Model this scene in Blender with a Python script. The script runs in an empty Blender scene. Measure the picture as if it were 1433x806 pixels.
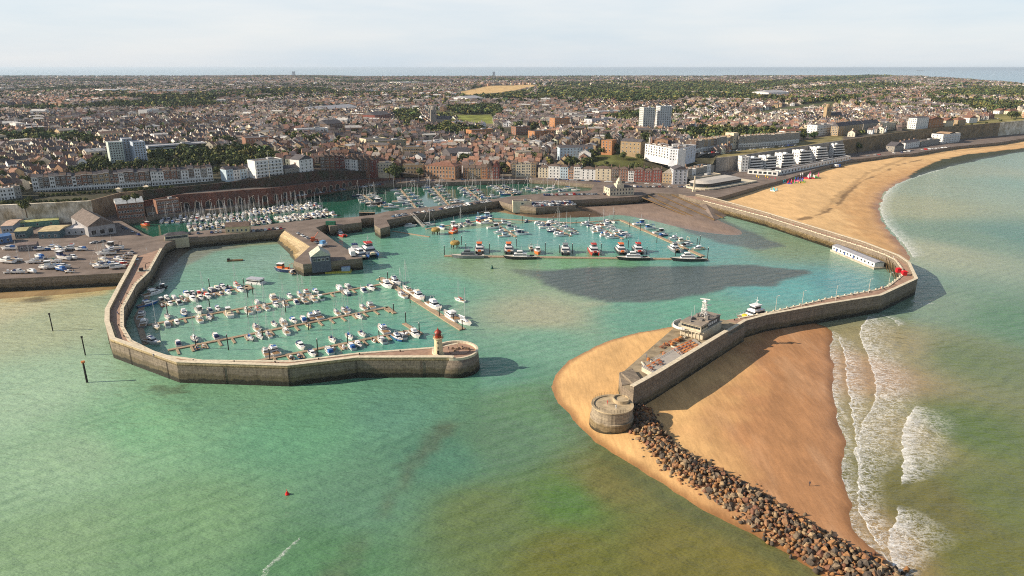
import bpy, bmesh, math, random
import numpy as np
from mathutils import Vector
from mathutils.geometry import tessellate_polygon
random.seed(7); rng=np.random.default_rng(7)
SC=bpy.context.scene; COL=SC.collection
# ---------------------------------------------------------------- camera
FPX=956.; CX=716.5; CY=403.; CH=120.; PIT=math.atan((403-94.5)/FPX)
cam=bpy.data.cameras.new('camera'); camo=bpy.data.objects.new('camera',cam); COL.objects.link(camo)
cam.sensor_width=36; cam.lens=36*FPX/1433; cam.clip_start=1; cam.clip_end=200000
camo.location=(0,0,CH); camo.rotation_euler=(math.pi/2-PIT,0,0); SC.camera=camo
# ---------------------------------------------------------------- world, sun, exposure
SUN_EL=math.radians(27); SUN_AZ=math.radians(186)     # direction towards the sun, ccw from +X
W=bpy.data.worlds.new('World'); SC.world=W; W.use_nodes=True
nt=W.node_tree; nt.nodes.clear()
o=nt.nodes.new('ShaderNodeOutputWorld'); bg=nt.nodes.new('ShaderNodeBackground'); bg.inputs[1].default_value=.074
sky=nt.nodes.new('ShaderNodeTexSky'); sky.sky_type='NISHITA'; sky.sun_disc=False
sky.sun_elevation=SUN_EL; sky.sun_rotation=math.pi/2-SUN_AZ; sky.air_density=1.1; sky.dust_density=1.2; sky.ozone_density=1.0; sky.altitude=120
tc=nt.nodes.new('ShaderNodeTexCoord'); mp=nt.nodes.new('ShaderNodeMapping'); mp.inputs['Scale'].default_value=(1.0,1.0,7.0)
nz=nt.nodes.new('ShaderNodeTexNoise'); nz.inputs['Scale'].default_value=2.3; nz.inputs['Detail'].default_value=7; nz.inputs['Roughness'].default_value=.55
rp=nt.nodes.new('ShaderNodeValToRGB'); rp.color_ramp.elements[0].position=.36; rp.color_ramp.elements[0].color=(0,0,0,1); rp.color_ramp.elements[1].position=.74; rp.color_ramp.elements[1].color=(1,1,1,1)
mx=nt.nodes.new('ShaderNodeMixRGB'); mx.inputs['Color1'].default_value=(6.9,7.9,8.9,1); mx.inputs['Color2'].default_value=(9.2,9.2,9.3,1); mx2=nt.nodes.new('ShaderNodeMixRGB'); mx2.inputs['Fac'].default_value=.78
L=nt.links.new
L(tc.outputs['Generated'],mp.inputs['Vector']); L(mp.outputs[0],nz.inputs['Vector']); L(nz.outputs['Fac'],rp.inputs[0])
L(rp.outputs[0],mx.inputs['Fac']); L(sky.outputs[0],mx2.inputs['Color1']); L(mx.outputs[0],mx2.inputs['Color2']); sx=nt.nodes.new('ShaderNodeSeparateXYZ'); mr=nt.nodes.new('ShaderNodeMapRange'); mr.interpolation_type='SMOOTHSTEP'
for i_,v_ in enumerate((.10,.42,.78,.10)): mr.inputs[i_+1].default_value=v_
L(tc.outputs['Generated'],sx.inputs[0]); L(sx.outputs['Z'],mr.inputs[0]); L(mr.outputs[0],mx2.inputs['Fac']); L(mx2.outputs[0],bg.inputs[0]); L(bg.outputs[0],o.inputs[0])
sl=bpy.data.lights.new('sun','SUN'); sl.energy=5.0; sl.angle=math.radians(.5); sl.color=(1,.87,.70)
so=bpy.data.objects.new('sun',sl); COL.objects.link(so)
sd=Vector((math.cos(SUN_AZ)*math.cos(SUN_EL),math.sin(SUN_AZ)*math.cos(SUN_EL),math.sin(SUN_EL)))
so.rotation_euler=sd.to_track_quat('Z','Y').to_euler(); so.location=(-300,0,300)
SC.view_settings.view_transform='Standard'; SC.view_settings.look='None'; SC.view_settings.exposure=0.58; SC.view_settings.gamma=1
SC.render.engine='CYCLES'; SC.cycles.max_bounces=5; SC.cycles.diffuse_bounces=2; SC.cycles.glossy_bounces=2; SC.cycles.transparent_max_bounces=6; SC.cycles.volume_bounces=0
SC.cycles.use_denoising=False; SC.cycles.use_adaptive_sampling=False; SC.render.filter_size=1.0; SC.cycles.pixel_filter_type='BLACKMAN_HARRIS'; SC.cycles.filter_width=1.05; SC.cycles.sample_clamp_indirect=3
# ---------------------------------------------------------------- survey helpers: plan position of a surveyed point at a known height
_c,_s=math.cos(PIT),math.sin(PIT)
def G(u,v,z=0.):
    dx=(u-CX)/FPX; dy=-(v-CY)/FPX; Y=_c+dy*_s; Z=-_s+dy*_c; t=(z-CH)/Z
    return (dx*t,Y*t,z)
def G2(u,v,z=0.): return G(u,v,z)[:2]
def PX(x,y,z):
    d=y*_c+(CH-z)*_s; return CX+FPX*x/d, CY-FPX*(y*_s-(CH-z)*_c)/d
def ZT(y,vt):
    dy=-(vt-CY)/FPX; return CH+y*(-_s+dy*_c)/(_c+dy*_s)
def GL(pts,z): return [G2(u,v,z) for u,v in pts]
def srgb(r,g,b):
    f=lambda c:(c/255/12.92 if c/255<=.04045 else ((c/255+.055)/1.055)**2.4)
    return (f(r),f(g),f(b))
# ---------------------------------------------------------------- materials
MATS={}
def nmat(name):
    m=bpy.data.materials.new(name); m.use_nodes=True; MATS[name]=m
    return m,m.node_tree,m.node_tree.nodes['Principled BSDF']
def noise(nt,scale,detail=4,vec=None,rough=.55,stretch=None):
    n=nt.nodes.new('ShaderNodeTexNoise'); n.inputs['Scale'].default_value=scale; n.inputs['Detail'].default_value=detail; n.inputs['Roughness'].default_value=rough
    g=vec
    if g is None:
        gn=nt.nodes.new('ShaderNodeNewGeometry'); g=gn.outputs['Position']
    if stretch:
        m=nt.nodes.new('ShaderNodeMapping'); m.inputs['Scale'].default_value=stretch[:3]
        if len(stretch)>3: m.inputs['Rotation'].default_value=(0,0,stretch[3])
        nt.links.new(g,m.inputs['Vector']); g=m.outputs[0]
    nt.links.new(g,n.inputs['Vector']); return n.outputs['Fac']
def ramp(nt,fac,stops):
    r=nt.nodes.new('ShaderNodeValToRGB'); e=r.color_ramp.elements
    while len(e)<len(stops): e.new(.5)
    for i,(p,c) in enumerate(stops):
        e[i].position=p; e[i].color=(*((c,c,c) if isinstance(c,(int,float)) else c),1)
    nt.links.new(fac,r.inputs[0]); return r.outputs[0]
def mix(nt,fac,a,b,mode='MIX'):
    m=nt.nodes.new('ShaderNodeMixRGB'); m.blend_type=mode
    for s,v in (('Fac',fac),('Color1',a),('Color2',b)):
        if isinstance(v,(int,float)): m.inputs[s].default_value=v if s=='Fac' else (v,v,v,1)
        elif isinstance(v,tuple): m.inputs[s].default_value=(*v[:3],1)
        else: nt.links.new(v,m.inputs[s])
    return m.outputs[0]
def mth(nt,op,a,b=None,c=None,clamp=False):
    m=nt.nodes.new('ShaderNodeMath'); m.operation=op; m.use_clamp=clamp
    for i,v in enumerate((a,b,c)):
        if v is None: continue
        if isinstance(v,(int,float)): m.inputs[i].default_value=v
        else: nt.links.new(v,m.inputs[i])
    return m.outputs[0]
def mrange(nt,v,a,b,c=0,d=1,smooth=False):
    m=nt.nodes.new('ShaderNodeMapRange'); m.interpolation_type='SMOOTHSTEP' if smooth else 'LINEAR'
    nt.links.new(v,m.inputs[0])
    for i,x in enumerate((a,b,c,d)): m.inputs[i+1].default_value=x
    return m.outputs[0]
def attr(nt,name,out='Color'):
    a=nt.nodes.new('ShaderNodeAttribute'); a.attribute_name=name; return a.outputs[out]
def bump(nt,p,h,strength,dist=.1):
    b=nt.nodes.new('ShaderNodeBump'); b.inputs['Strength'].default_value=strength; b.inputs['Distance'].default_value=dist
    nt.links.new(h,b.inputs['Height']); nt.links.new(b.outputs[0],p.inputs['Normal'])
def posz(nt):
    g=nt.nodes.new('ShaderNodeNewGeometry'); s=nt.nodes.new('ShaderNodeSeparateXYZ'); nt.links.new(g.outputs['Position'],s.inputs[0]); return s.outputs['Z']
def mat(name,col=(.5,.5,.5),rough=.8,var=.35,scale=.6,src=None,metal=0,bmp=0,spec=.3,detail=4):
    m,nt,p=nmat(name)
    if src=='attr': c=attr(nt,'Col')
    elif src=='obj':
        oi=nt.nodes.new('ShaderNodeObjectInfo'); c=oi.outputs['Color']
    else: c=tuple(col)
    n=noise(nt,scale,detail)
    if var: c=mix(nt,1.0,c,ramp(nt,n,[(.3,1-var),(.7,1+var*.35)]),'MULTIPLY')
    if isinstance(c,tuple): p.inputs['Base Color'].default_value=(*c,1)
    else: nt.links.new(c,p.inputs['Base Color'])
    p.inputs['Roughness'].default_value=rough; p.inputs['Metallic'].default_value=metal; p.inputs['Specular IOR Level'].default_value=spec
    if bmp: bump(nt,p,noise(nt,scale*3,4),bmp,.1)
    return m
# ---------------------------------------------------------------- mesh helpers
def fin(o,parent=None,label=None,cat=None,group=None,kind=None):
    if parent is not None: o.parent=parent
    if label: o['label']=label
    if cat: o['category']=cat
    if group: o['group']=group
    if kind: o['kind']=kind
    return o
class MB:
    def __init__(s): s.v=[]; s.f=[]; s.m=[]; s.c=[]
    def add(s,vs,fs,m=0,c=None):
        b=len(s.v); s.v+=[tuple(v) for v in vs]
        for f in fs: s.f.append(tuple(i+b for i in f)); s.m.append(m); s.c.append(c)
        return s
    def box(s,x,y,z0,sx,sy,h,rz=0,m=0,c=None,taper=1,bot=False):
        ca,sa=math.cos(rz),math.sin(rz); vs=[]
        for k,t in ((0,1),(1,taper)):
            for a,b in ((-1,-1),(1,-1),(1,1),(-1,1)):
                px,py=a*sx/2*t,b*sy/2*t; vs.append((x+px*ca-py*sa,y+px*sa+py*ca,z0+h*k))
        fs=[(0,1,5,4),(1,2,6,5),(2,3,7,6),(3,0,4,7),(4,5,6,7)]
        if bot: fs.append((3,2,1,0))
        return s.add(vs,fs,m,c)
    def prism(s,poly,z0,z1,m=0,c=None,mt=None,bot=False):
        n=len(poly)
        if sum(poly[i][0]*poly[(i+1)%n][1]-poly[(i+1)%n][0]*poly[i][1] for i in range(n))<0: poly=poly[::-1]
        s.add([(x,y,z0) for x,y in poly]+[(x,y,z1) for x,y in poly],[(i,(i+1)%n,n+(i+1)%n,n+i) for i in range(n)],m,c)
        t=tessellate_polygon([[Vector((x,y,0)) for x,y in poly]])
        fs=[]
        for a,b,c_ in t:
            A,B,C=poly[a],poly[b],poly[c_]
            fs.append((a,b,c_) if (B[0]-A[0])*(C[1]-A[1])-(B[1]-A[1])*(C[0]-A[0])>0 else (a,c_,b))
        s.add([(x,y,z1) for x,y in poly],fs,m if mt is None else mt,c)
        if bot: s.add([(x,y,z0) for x,y in poly],[f[::-1] for f in fs],m,c)
        return s
    def cyl(s,x,y,z0,r,h,n=12,r2=None,m=0,c=None,cap=True):
        r2=r if r2 is None else r2
        vs=[(x+r*math.cos(2*math.pi*i/n),y+r*math.sin(2*math.pi*i/n),z0) for i in range(n)]+[(x+r2*math.cos(2*math.pi*i/n),y+r2*math.sin(2*math.pi*i/n),z0+h) for i in range(n)]
        fs=[(i,(i+1)%n,n+(i+1)%n,n+i) for i in range(n)]
        if cap: fs.append(tuple(range(n,2*n)))
        return s.add(vs,fs,m,c)
    def tube(s,a,b,r,n=5,r2=None,m=0,c=None):
        a,b=Vector(a),Vector(b); d=(b-a).normalized(); u=d.orthogonal().normalized(); w=d.cross(u); r2=r if r2 is None else r2
        vs=[a+(u*math.cos(2*math.pi*i/n)+w*math.sin(2*math.pi*i/n))*r for i in range(n)]+[b+(u*math.cos(2*math.pi*i/n)+w*math.sin(2*math.pi*i/n))*r2 for i in range(n)]
        return s.add(vs,[(i,(i+1)%n,n+(i+1)%n,n+i) for i in range(n)]+[tuple(range(n,2*n)),tuple(range(n-1,-1,-1))],m,c)
    def lathe(s,x,y,prof,n=20,m=0,c=None,cap=True):
        b=[]
        for r,z in prof: b+=[(x+r*math.cos(2*math.pi*i/n),y+r*math.sin(2*math.pi*i/n),z) for i in range(n)]
        fs=[(k*n+i,k*n+(i+1)%n,(k+1)*n+(i+1)%n,(k+1)*n+i) for k in range(len(prof)-1) for i in range(n)]
        if cap: fs.append(tuple((len(prof)-1)*n+i for i in range(n)))
        return s.add(b,fs,m,c)
    def gable(s,x,y,z0,sx,sy,h,rz=0,m=0,c=None,over=.3,mg=None):   # ridge along local x
        ca,sa=math.cos(rz),math.sin(rz); X,Y=sx/2+over,sy/2+over
        P=[(-X,-Y,0),(X,-Y,0),(X,Y,0),(-X,Y,0),(-X,0,h),(X,0,h)]
        vs=[(x+a*ca-b*sa,y+a*sa+b*ca,z0+z) for a,b,z in P]
        s.add(vs,[(0,1,5,4),(2,3,4,5),(3,2,1,0)],m,c); return s.add(vs,[(1,2,5),(3,0,4)],m if mg is None else mg,c)
    def hip(s,x,y,z0,sx,sy,h,rz=0,m=0,c=None,over=.3,k=.5):
        ca,sa=math.cos(rz),math.sin(rz); X,Y=sx/2+over,sy/2+over; r=max(.05,X-Y*k*2) if X>Y*k*2 else .05
        P=[(-X,-Y,0),(X,-Y,0),(X,Y,0),(-X,Y,0),(-r,0,h),(r,0,h)]
        vs=[(x+a*ca-b*sa,y+a*sa+b*ca,z0+z) for a,b,z in P]
        return s.add(vs,[(0,1,5,4),(2,3,4,5),(1,2,5),(3,0,4),(3,2,1,0)],m,c)
    def mesh(s,name,mats,smooth=False):
        me=bpy.data.meshes.new(name); me.from_pydata(s.v,[],s.f)
        for m in (mats if isinstance(mats,(list,tuple)) else [mats]): me.materials.append(m)
        me.polygons.foreach_set('material_index',s.m)
        if any(c is not None for c in s.c):
            a=me.color_attributes.new('Col','FLOAT_COLOR','CORNER'); arr=[]
            for f,c in zip(s.f,s.c): arr+=[(*(c or (.5,.5,.5)),1)]*len(f)
            a.data.foreach_set('color',np.array(arr,dtype=np.float32).ravel())
        if smooth: me.polygons.foreach_set('use_smooth',[True]*len(s.f))
        me.update(); return me
    def build(s,name,mats,parent=None,smooth=False,**k):
        o=bpy.data.objects.new(name,s.mesh(name,mats,smooth)); COL.objects.link(o); return fin(o,parent,**k)
def empty(name,loc,rz=0,label=None,cat=None,group=None):
    o=bpy.data.objects.new(name,None); COL.objects.link(o); o.location=loc; o.rotation_euler=(0,0,rz); o.empty_display_size=.5
    return fin(o,None,label,cat,group)
def dup(root,loc,rz=0,label=None,group=None,cat=None,scale=None,colors=None,skip=(),name=None):
    r=root.copy(); COL.objects.link(r); r.location=loc; r.rotation_euler=(0,0,rz)
    if scale is not None: r.scale=scale if isinstance(scale,(tuple,list)) else (scale,)*3
    if label: r['label']=label
    if group: r['group']=group
    elif 'group' in r: del r['group']
    if cat: r['category']=cat
    colors=colors or {}
    if root.data is not None and '' in colors: r.color=(*colors[''],1)
    for ch in KIDS.get(root.name,[]):
        b=ch.name.split('.')[0]
        if b in skip: continue
        c=ch.copy(); COL.objects.link(c); c.parent=r
        if b in colors: c.color=(*colors[b],1)
        for g in KIDS.get(ch.name,[]):
            d=g.copy(); COL.objects.link(d); d.parent=c
            bb=g.name.split('.')[0]
            if bb in colors: d.color=(*colors[bb],1)
    return r
KIDS={}
def proto(root):
    L=[root]+list(root.children)
    for a in L: KIDS[a.name]=list(a.children)
    for c in root.children: KIDS[c.name]=list(c.children)
    PROTOS.append(root); return root
PROTOS=[]
def drop_protos():
    for r in PROTOS:
        for c in list(r.children):
            for g in list(c.children): bpy.data.objects.remove(g)
            bpy.data.objects.remove(c)
        bpy.data.objects.remove(r)
def npmesh(name,V,loops,sizes,mats,colors=None,midx=None,pattr=None,smooth=False,**k):
    me=bpy.data.meshes.new(name); nf=len(sizes)
    me.vertices.add(len(V)); me.vertices.foreach_set('co',np.asarray(V,dtype=np.float32).ravel())
    me.loops.add(len(loops)); me.loops.foreach_set('vertex_index',np.asarray(loops,dtype=np.int32))
    me.polygons.add(nf); st=np.concatenate([[0],np.cumsum(sizes)[:-1]]).astype(np.int32)
    me.polygons.foreach_set('loop_start',st)
    me.polygons.foreach_set('loop_total',np.asarray(sizes,dtype=np.int32))
    for m in (mats if isinstance(mats,(list,tuple)) else [mats]): me.materials.append(m)
    if midx is not None: me.polygons.foreach_set('material_index',np.asarray(midx,dtype=np.int32))
    if smooth: me.polygons.foreach_set('use_smooth',np.ones(nf,dtype=bool))
    me.update(calc_edges=True)
    if colors is not None:
        a=me.color_attributes.new('Col','FLOAT_COLOR','CORNER'); c=np.ones((len(loops),4),np.float32); c[:,:3]=np.repeat(colors,sizes,axis=0); a.data.foreach_set('color',c.ravel())
    for n,arr in (pattr or {}).items():
        if arr.ndim==2:
            a=me.attributes.new(n,'FLOAT_COLOR','POINT'); c=np.ones((len(V),4),np.float32); c[:,:3]=arr; a.data.foreach_set('color',c.ravel())
        else:
            a=me.attributes.new(n,'FLOAT','POINT'); a.data.foreach_set('value',arr.astype(np.float32))
    o=bpy.data.objects.new(name,me); COL.objects.link(o); return fin(o,**k)
def gridmesh(name,X,Y,Z,mats,pattr=None,keep=None,**k):      # X,Y,Z 2-D arrays
    n,m=X.shape; V=np.stack([X,Y,Z],-1).reshape(-1,3); idx=np.arange(n*m).reshape(n,m)
    q=np.stack([idx[:-1,:-1],idx[1:,:-1],idx[1:,1:],idx[:-1,1:]],-1)
    a=V[q[0,0]]; 
    if ((a[1]-a[0])[0]*(a[2]-a[0])[1]-(a[1]-a[0])[1]*(a[2]-a[0])[0])<0: q=q[...,::-1]
    q=q.reshape(-1,4)
    if keep is not None: q=q[(keep.reshape(-1)[q]).any(1)]
    return npmesh(name,V,q.ravel(),np.full(len(q),4),mats,pattr={k_:v.reshape((-1,)+v.shape[2:]) for k_,v in (pattr or {}).items()},smooth=True,**k)
def dist_poly(X,Y,pts,closed=False):
    D=np.full(X.shape,1e9); P=list(pts)+([pts[0]] if closed else [])
    for (ax,ay),(bx,by) in zip(P[:-1],P[1:]):
        dx,dy=bx-ax,by-ay; t=np.clip(((X-ax)*dx+(Y-ay)*dy)/(dx*dx+dy*dy+1e-9),0,1)
        D=np.minimum(D,np.hypot(X-ax-t*dx,Y-ay-t*dy))
    return D
def inside(X,Y,pts):
    I=np.zeros(np.shape(X),bool); n=len(pts)
    for i in range(n):
        ax,ay=pts[i]; bx,by=pts[(i+1)%n]
        if ay==by: continue
        c=((ay>Y)!=(by>Y))&(X<(bx-ax)*(Y-ay)/(by-ay)+ax); I^=c
    return I
def sdist(X,Y,pts):            # positive inside
    return np.where(inside(X,Y,pts),1,-1)*dist_poly(X,Y,pts,True)
def vnoise(X,Y,s,seed=0):
    r=np.random.default_rng(seed).random((64,64)); x=X/s; y=Y/s; xi=np.floor(x).astype(int); yi=np.floor(y).astype(int); fx=x-xi; fy=y-yi; fx=fx*fx*(3-2*fx); fy=fy*fy*(3-2*fy)
    g=lambda a,b:r[a%64,b%64]
    return (g(xi,yi)*(1-fx)+g(xi+1,yi)*fx)*(1-fy)+(g(xi,yi+1)*(1-fx)+g(xi+1,yi+1)*fx)*fy
def fbm(X,Y,s,seed=0,o=4): return sum(vnoise(X,Y,s/2**k,seed+k)*.5**k for k in range(o))/sum(.5**k for k in range(o))
def offset(pts,d):       # polyline offset to the left by d, mitred
    out=[]; n=len(pts)
    for i,p in enumerate(pts):
        a=Vector(pts[max(i-1,0)]); b=Vector(pts[i]); c=Vector(pts[min(i+1,n-1)])
        t1=(b-a).normalized() if i>0 else (c-b).normalized(); t2=(c-b).normalized() if i<n-1 else t1
        n1=Vector((-t1.y,t1.x)); n2=Vector((-t2.y,t2.x)); m=(n1+n2).normalized(); k=d/max(.35,m.dot(n1)); out.append((p[0]+m.x*k,p[1]+m.y*k))
    return out
def chaikin(P,n=2):
    for _ in range(n):
        Q=[P[0]]
        for a,b in zip(P,P[1:]): Q+=[(a[0]*.75+b[0]*.25,a[1]*.75+b[1]*.25),(a[0]*.25+b[0]*.75,a[1]*.25+b[1]*.75)]
        P=Q+[P[-1]]
    return P
def ribbon(mb,pts,dl,dr,z0,z1,m=0,c=None):
    mb.prism(offset(pts,dl)+offset(pts,-dr)[::-1],z0,z1,m,c); return mb
ORD='first second third fourth fifth sixth seventh eighth ninth tenth eleventh twelfth thirteenth fourteenth fifteenth sixteenth seventeenth eighteenth nineteenth twentieth'.split()
def ordw(i):
    if i<20: return ORD[i]
    t=['twenty','thirty','forty','fifty','sixty','seventy','eighty','ninety'][(i+1)//10-2]; r=(i+1)%10
    return t+('-'+ORD[r-1] if r else ('' )) if r else t[:-1]+'ieth'
# ---------------------------------------------------------------- materials used everywhere
def stone(name,top,mid,low,zt=(2.2,4.2),course=1.1):
    m,nt,p=nmat(name); z=posz(nt); n1=noise(nt,.25,5); n2=noise(nt,1.2,5,rough=.7); z2=mth(nt,'ADD',z,mth(nt,'MULTIPLY',mth(nt,'SUBTRACT',n1,.5),3.2))
    c=mix(nt,mrange(nt,z2,zt[0]-.5,zt[0]+.3,0,1,True),low,mid); c=mix(nt,mrange(nt,z2,zt[1]-.6,zt[1]+.6,0,1,True),c,top)
    g=nt.nodes.new('ShaderNodeNewGeometry'); 
    br=nt.nodes.new('ShaderNodeTexBrick'); br.inputs['Scale'].default_value=1; br.inputs['Mortar Size'].default_value=.05; br.inputs['Brick Width'].default_value=2.2; br.inputs['Row Height'].default_value=course; br.inputs['Color1'].default_value=(1,1,1,1); br.inputs['Color2'].default_value=(.74,.74,.76,1); br.inputs['Mortar'].default_value=(.45,.45,.45,1)
    s=nt.nodes.new('ShaderNodeSeparateXYZ'); nt.links.new(g.outputs['Position'],s.inputs[0]); cb=nt.nodes.new('ShaderNodeCombineXYZ')
    nt.links.new(mth(nt,'ADD',s.outputs[0],s.outputs[1]),cb.inputs[0]); nt.links.new(s.outputs[2],cb.inputs[1]); nt.links.new(cb.outputs[0],br.inputs['Vector'])
    c=mix(nt,1,c,br.outputs['Color'],'MULTIPLY'); c=mix(nt,1,c,ramp(nt,n2,[(.25,.55),(.7,1.2)]),'MULTIPLY')
    # rain and rust streaks running down the face
    st=noise(nt,.9,4,stretch=(1,1,.08)); c=mix(nt,mrange(nt,st,.52,.75,0,.55),c,mix(nt,1,c,(.45,.43,.40),'MULTIPLY'))
    nt.links.new(c,p.inputs['Base Color']); p.inputs['Roughness'].default_value=.85; bump(nt,p,n2,.5,.15); return m
M_WALL=stone('harbour_stone',srgb(140,126,108),srgb(110,98,74),srgb(46,44,30))
M_WALLB=stone('tan_harbour_stone',srgb(188,166,126),srgb(150,126,82),srgb(62,58,34),(1.6,3.4))
M_COPE=mat('coping_stone',srgb(214,200,174),.8,.3,.8)
M_BRICKPAVE=mat('pink_paving',srgb(164,134,114),.85,.3,.35,detail=8)
M_ASPH=mat('asphalt',srgb(104,96,90),.9,.35,.12,detail=8)
M_QUAYG=mat('quay_ground',srgb(122,108,98),.9,.4,.1,detail=9)
M_CONC=mat('concrete',srgb(176,168,150),.85,.35,.3,detail=7)
M_WOOD=mat('pontoon_boards',srgb(168,146,120),.85,.35,1.2)
M_PILE=mat('steel_pile',srgb(48,46,44),.7,.3,1)
M_GLASS=mat('dark_glass',(.03,.038,.045),.12,.2,1,spec=.6)
M_WFRAME=mat('white_paint',(.74,.73,.70),.5,.12,1)
M_GEL=mat('gelcoat',src='obj',rough=.3,var=.08,scale=.7,spec=.5)
M_WHITE=mat('white_gelcoat',(.84,.83,.81),.3,.1,.8,spec=.5)
M_DECK=mat('boat_deck',srgb(205,196,180),.6,.2,1)
M_TEAK=mat('teak',srgb(150,118,84),.7,.3,2)
M_ALU=mat('mast_aluminium',(.62,.62,.62),.4,.1,1,metal=.3)
M_OBJ=mat('painted_surface',src='obj',rough=.6,var=.22,scale=.5)
M_OWALL=mat('building_wall',src='obj',rough=.85,var=.24,scale=.35,detail=7)
M_OROOF=mat('roof_covering',src='obj',rough=.85,var=.4,scale=.5,detail=8)
M_ATTR=mat('house_mix',src='attr',rough=.85,var=.35,scale=.35,detail=6)
M_DARK=mat('dark_rubber',(.03,.03,.03),.6,.2,1)
# ================================================================ TERRAIN
ED=[(-700,318,21),(-400,300,23),(0,289,22.7),(125,283,22),(170,271,22.5),(254,263,23),(335,255,23.4),(380,248.5,26.5),(449,239.5,24.9),(524,241,15.5),(560,242.4,13.3),(600,247,8),(740,246,7.8),(830,244,8),(900,240,9),(998,239,8.3),(1003,222,22),(1030,219.5,22),(1180,197,26),(1230,190,27),(1287,182,27),(1433,169,30),(1700,150,32),(2200,120,34)]
_e=[G(u,v,z) for u,v,z in ED]; EA=np.array([p[0]/p[1] for p in _e]); EY=np.array([p[1] for p in _e]); EZ=np.array([p[2] for p in _e])
TT=np.array([0,25,70,150,400,1000,2500,6000,9000.])
def prof(z0,*r): return [z0]+list(r)
PU=[(-400,[0,1,2,3,7,15,17,12,6]),(520,[0,2,4,7,12,18,20,14,6]),(600,[0,.5,2,5,14,24,29,24,18]),(740,[0,.5,2,5,13,24,29,24,18]),(800,[0,3,9,14,17,24,29,24,18]),(860,[0,9,16,18,19,24,29,24,18]),(998,[0,11,16,17,19,24,29,24,18]),(1003,[0,1,2,3,5,10,16,14,8]),(1240,[0,.5,1,2,4,8,12,10,6]),(1500,[0,0,1,1,2,2,0,0,0])]
PA=np.interp([u for u,_ in PU],[e[0] for e in ED],EA); PV=np.array([p for _,p in PU],float)
_f=[G(u,v,z) for u,v,z in [(1205,103.8,30),(1240,105,26),(1290,108.5,22),(1330,112,20),(1380,117.5,18),(1433,122.5,16),(1520,132,12),(1700,150,12)]]
FARA=np.array([-1.4]+[p[0]/p[1] for p in _f]); FARY=np.array([7400.]+[min(7400.,p[1]) for p in _f])
def Hgt(x,y):
    x=np.asarray(x,float); y=np.asarray(y,float); a=x/y; t=np.clip(y-np.interp(a,EA,EY),0,9000)
    z0=np.interp(a,EA,EZ); cols=np.stack([np.interp(t,TT,PV[i]) for i in range(len(PA))],0)
    pa=np.clip(np.interp(a,PA,np.arange(len(PA))),0,len(PA)-1.001); i=pa.astype(int); f=pa-i
    d=np.take_along_axis(cols,i[None],0)[0]*(1-f)+np.take_along_axis(cols,(i+1)[None],0)[0]*f
    bump_=(fbm(x,y,900,3,3)-.5)*14*np.clip((t-250)/1200,0,1)
    fy=np.interp(a,FARA,FARY); cut=np.clip((fy-y)/(fy*.06),0,1)
    return np.where(cut>0,(z0+d+bump_)*np.clip(cut*1.4,0.0,1)**.7,-4)*1.0
def hz(x,y): return float(Hgt(np.array([x]),np.array([y]))[0])
# ground cover colour on the land, surveyed patches
def gz(u,v,z): return G2(u,v,z)
PATCH=[([(620,131),(650,126),(685,119),(754,117.5),(748,121.5),(705,128),(650,131.5)],38,(.56,.38,.17)),
 ([(505,128),(580,124),(580,128),(520,131)],38,(.22,.19,.08)),([(868,117),(888,117),(888,119.5),(868,119.5)],40,(.45,.34,.16)),
 ([(636,164),(690,163.5),(692,174),(640,174)],22,(.19,.21,.05)),([(600,158),(640,160),(636,166),(600,166)],24,(.10,.11,.05)),
 ([(826,218),(905,208),(900,226),(860,234),(828,230)],20,(.10,.105,.035)),
 ([(1003,222),(1030,219.5),(1180,197),(1176,190),(1110,199),(1040,207),(1005,214)],25,(.24,.20,.09)),
 ([(1287,182),(1433,169),(1433,158),(1380,168),(1300,178)],29,(.24,.21,.08)),
 ([(1040,158),(1100,150),(1170,143),(1172,150),(1110,157),(1050,163)],32,(.10,.11,.05)),
 ([(1370,160),(1433,152),(1433,160),(1380,165)],31,(.17,.16,.06))]
PW=[(GL(p,z),c) for p,z,c in PATCH]
aa=np.concatenate([np.linspace(-1.25,-.8,20),np.linspace(-.79,.82,330),np.linspace(.84,1.4,20)])
tt=np.concatenate([[0],np.geomspace(4,9600,150)])
A,T=np.meshgrid(aa,tt,indexing='ij'); Yt=np.interp(A,EA,EY)+T; Xt=A*Yt; Zt=Hgt(Xt,Yt)
n1=fbm(Xt,Yt,220,11,4); n2=fbm(Xt,Yt,60,15,3)
colT=np.where((n1+n2*.5>.78)[...,None],np.array([.075,.070,.045]),np.array([.12,.10,.085]))
colT=np.where(((n2>.6)&(n1<.5))[...,None],np.array([.20,.17,.13]),colT)
for P,c in PW: colT[inside(Xt,Yt,P)]=c
m,nt,p=nmat('land_cover'); c=mix(nt,1,attr(nt,'Cov'),ramp(nt,noise(nt,.05,8),[(.3,.5),(.7,1.4)]),'MULTIPLY'); nt.links.new(c,p.inputs['Base Color']); p.inputs['Roughness'].default_value=.95; p.inputs['Specular IOR Level'].default_value=.1
M_LAND=m
gridmesh('ground',Xt,Yt,Zt,M_LAND,{'Cov':colT},kind='structure')
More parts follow.
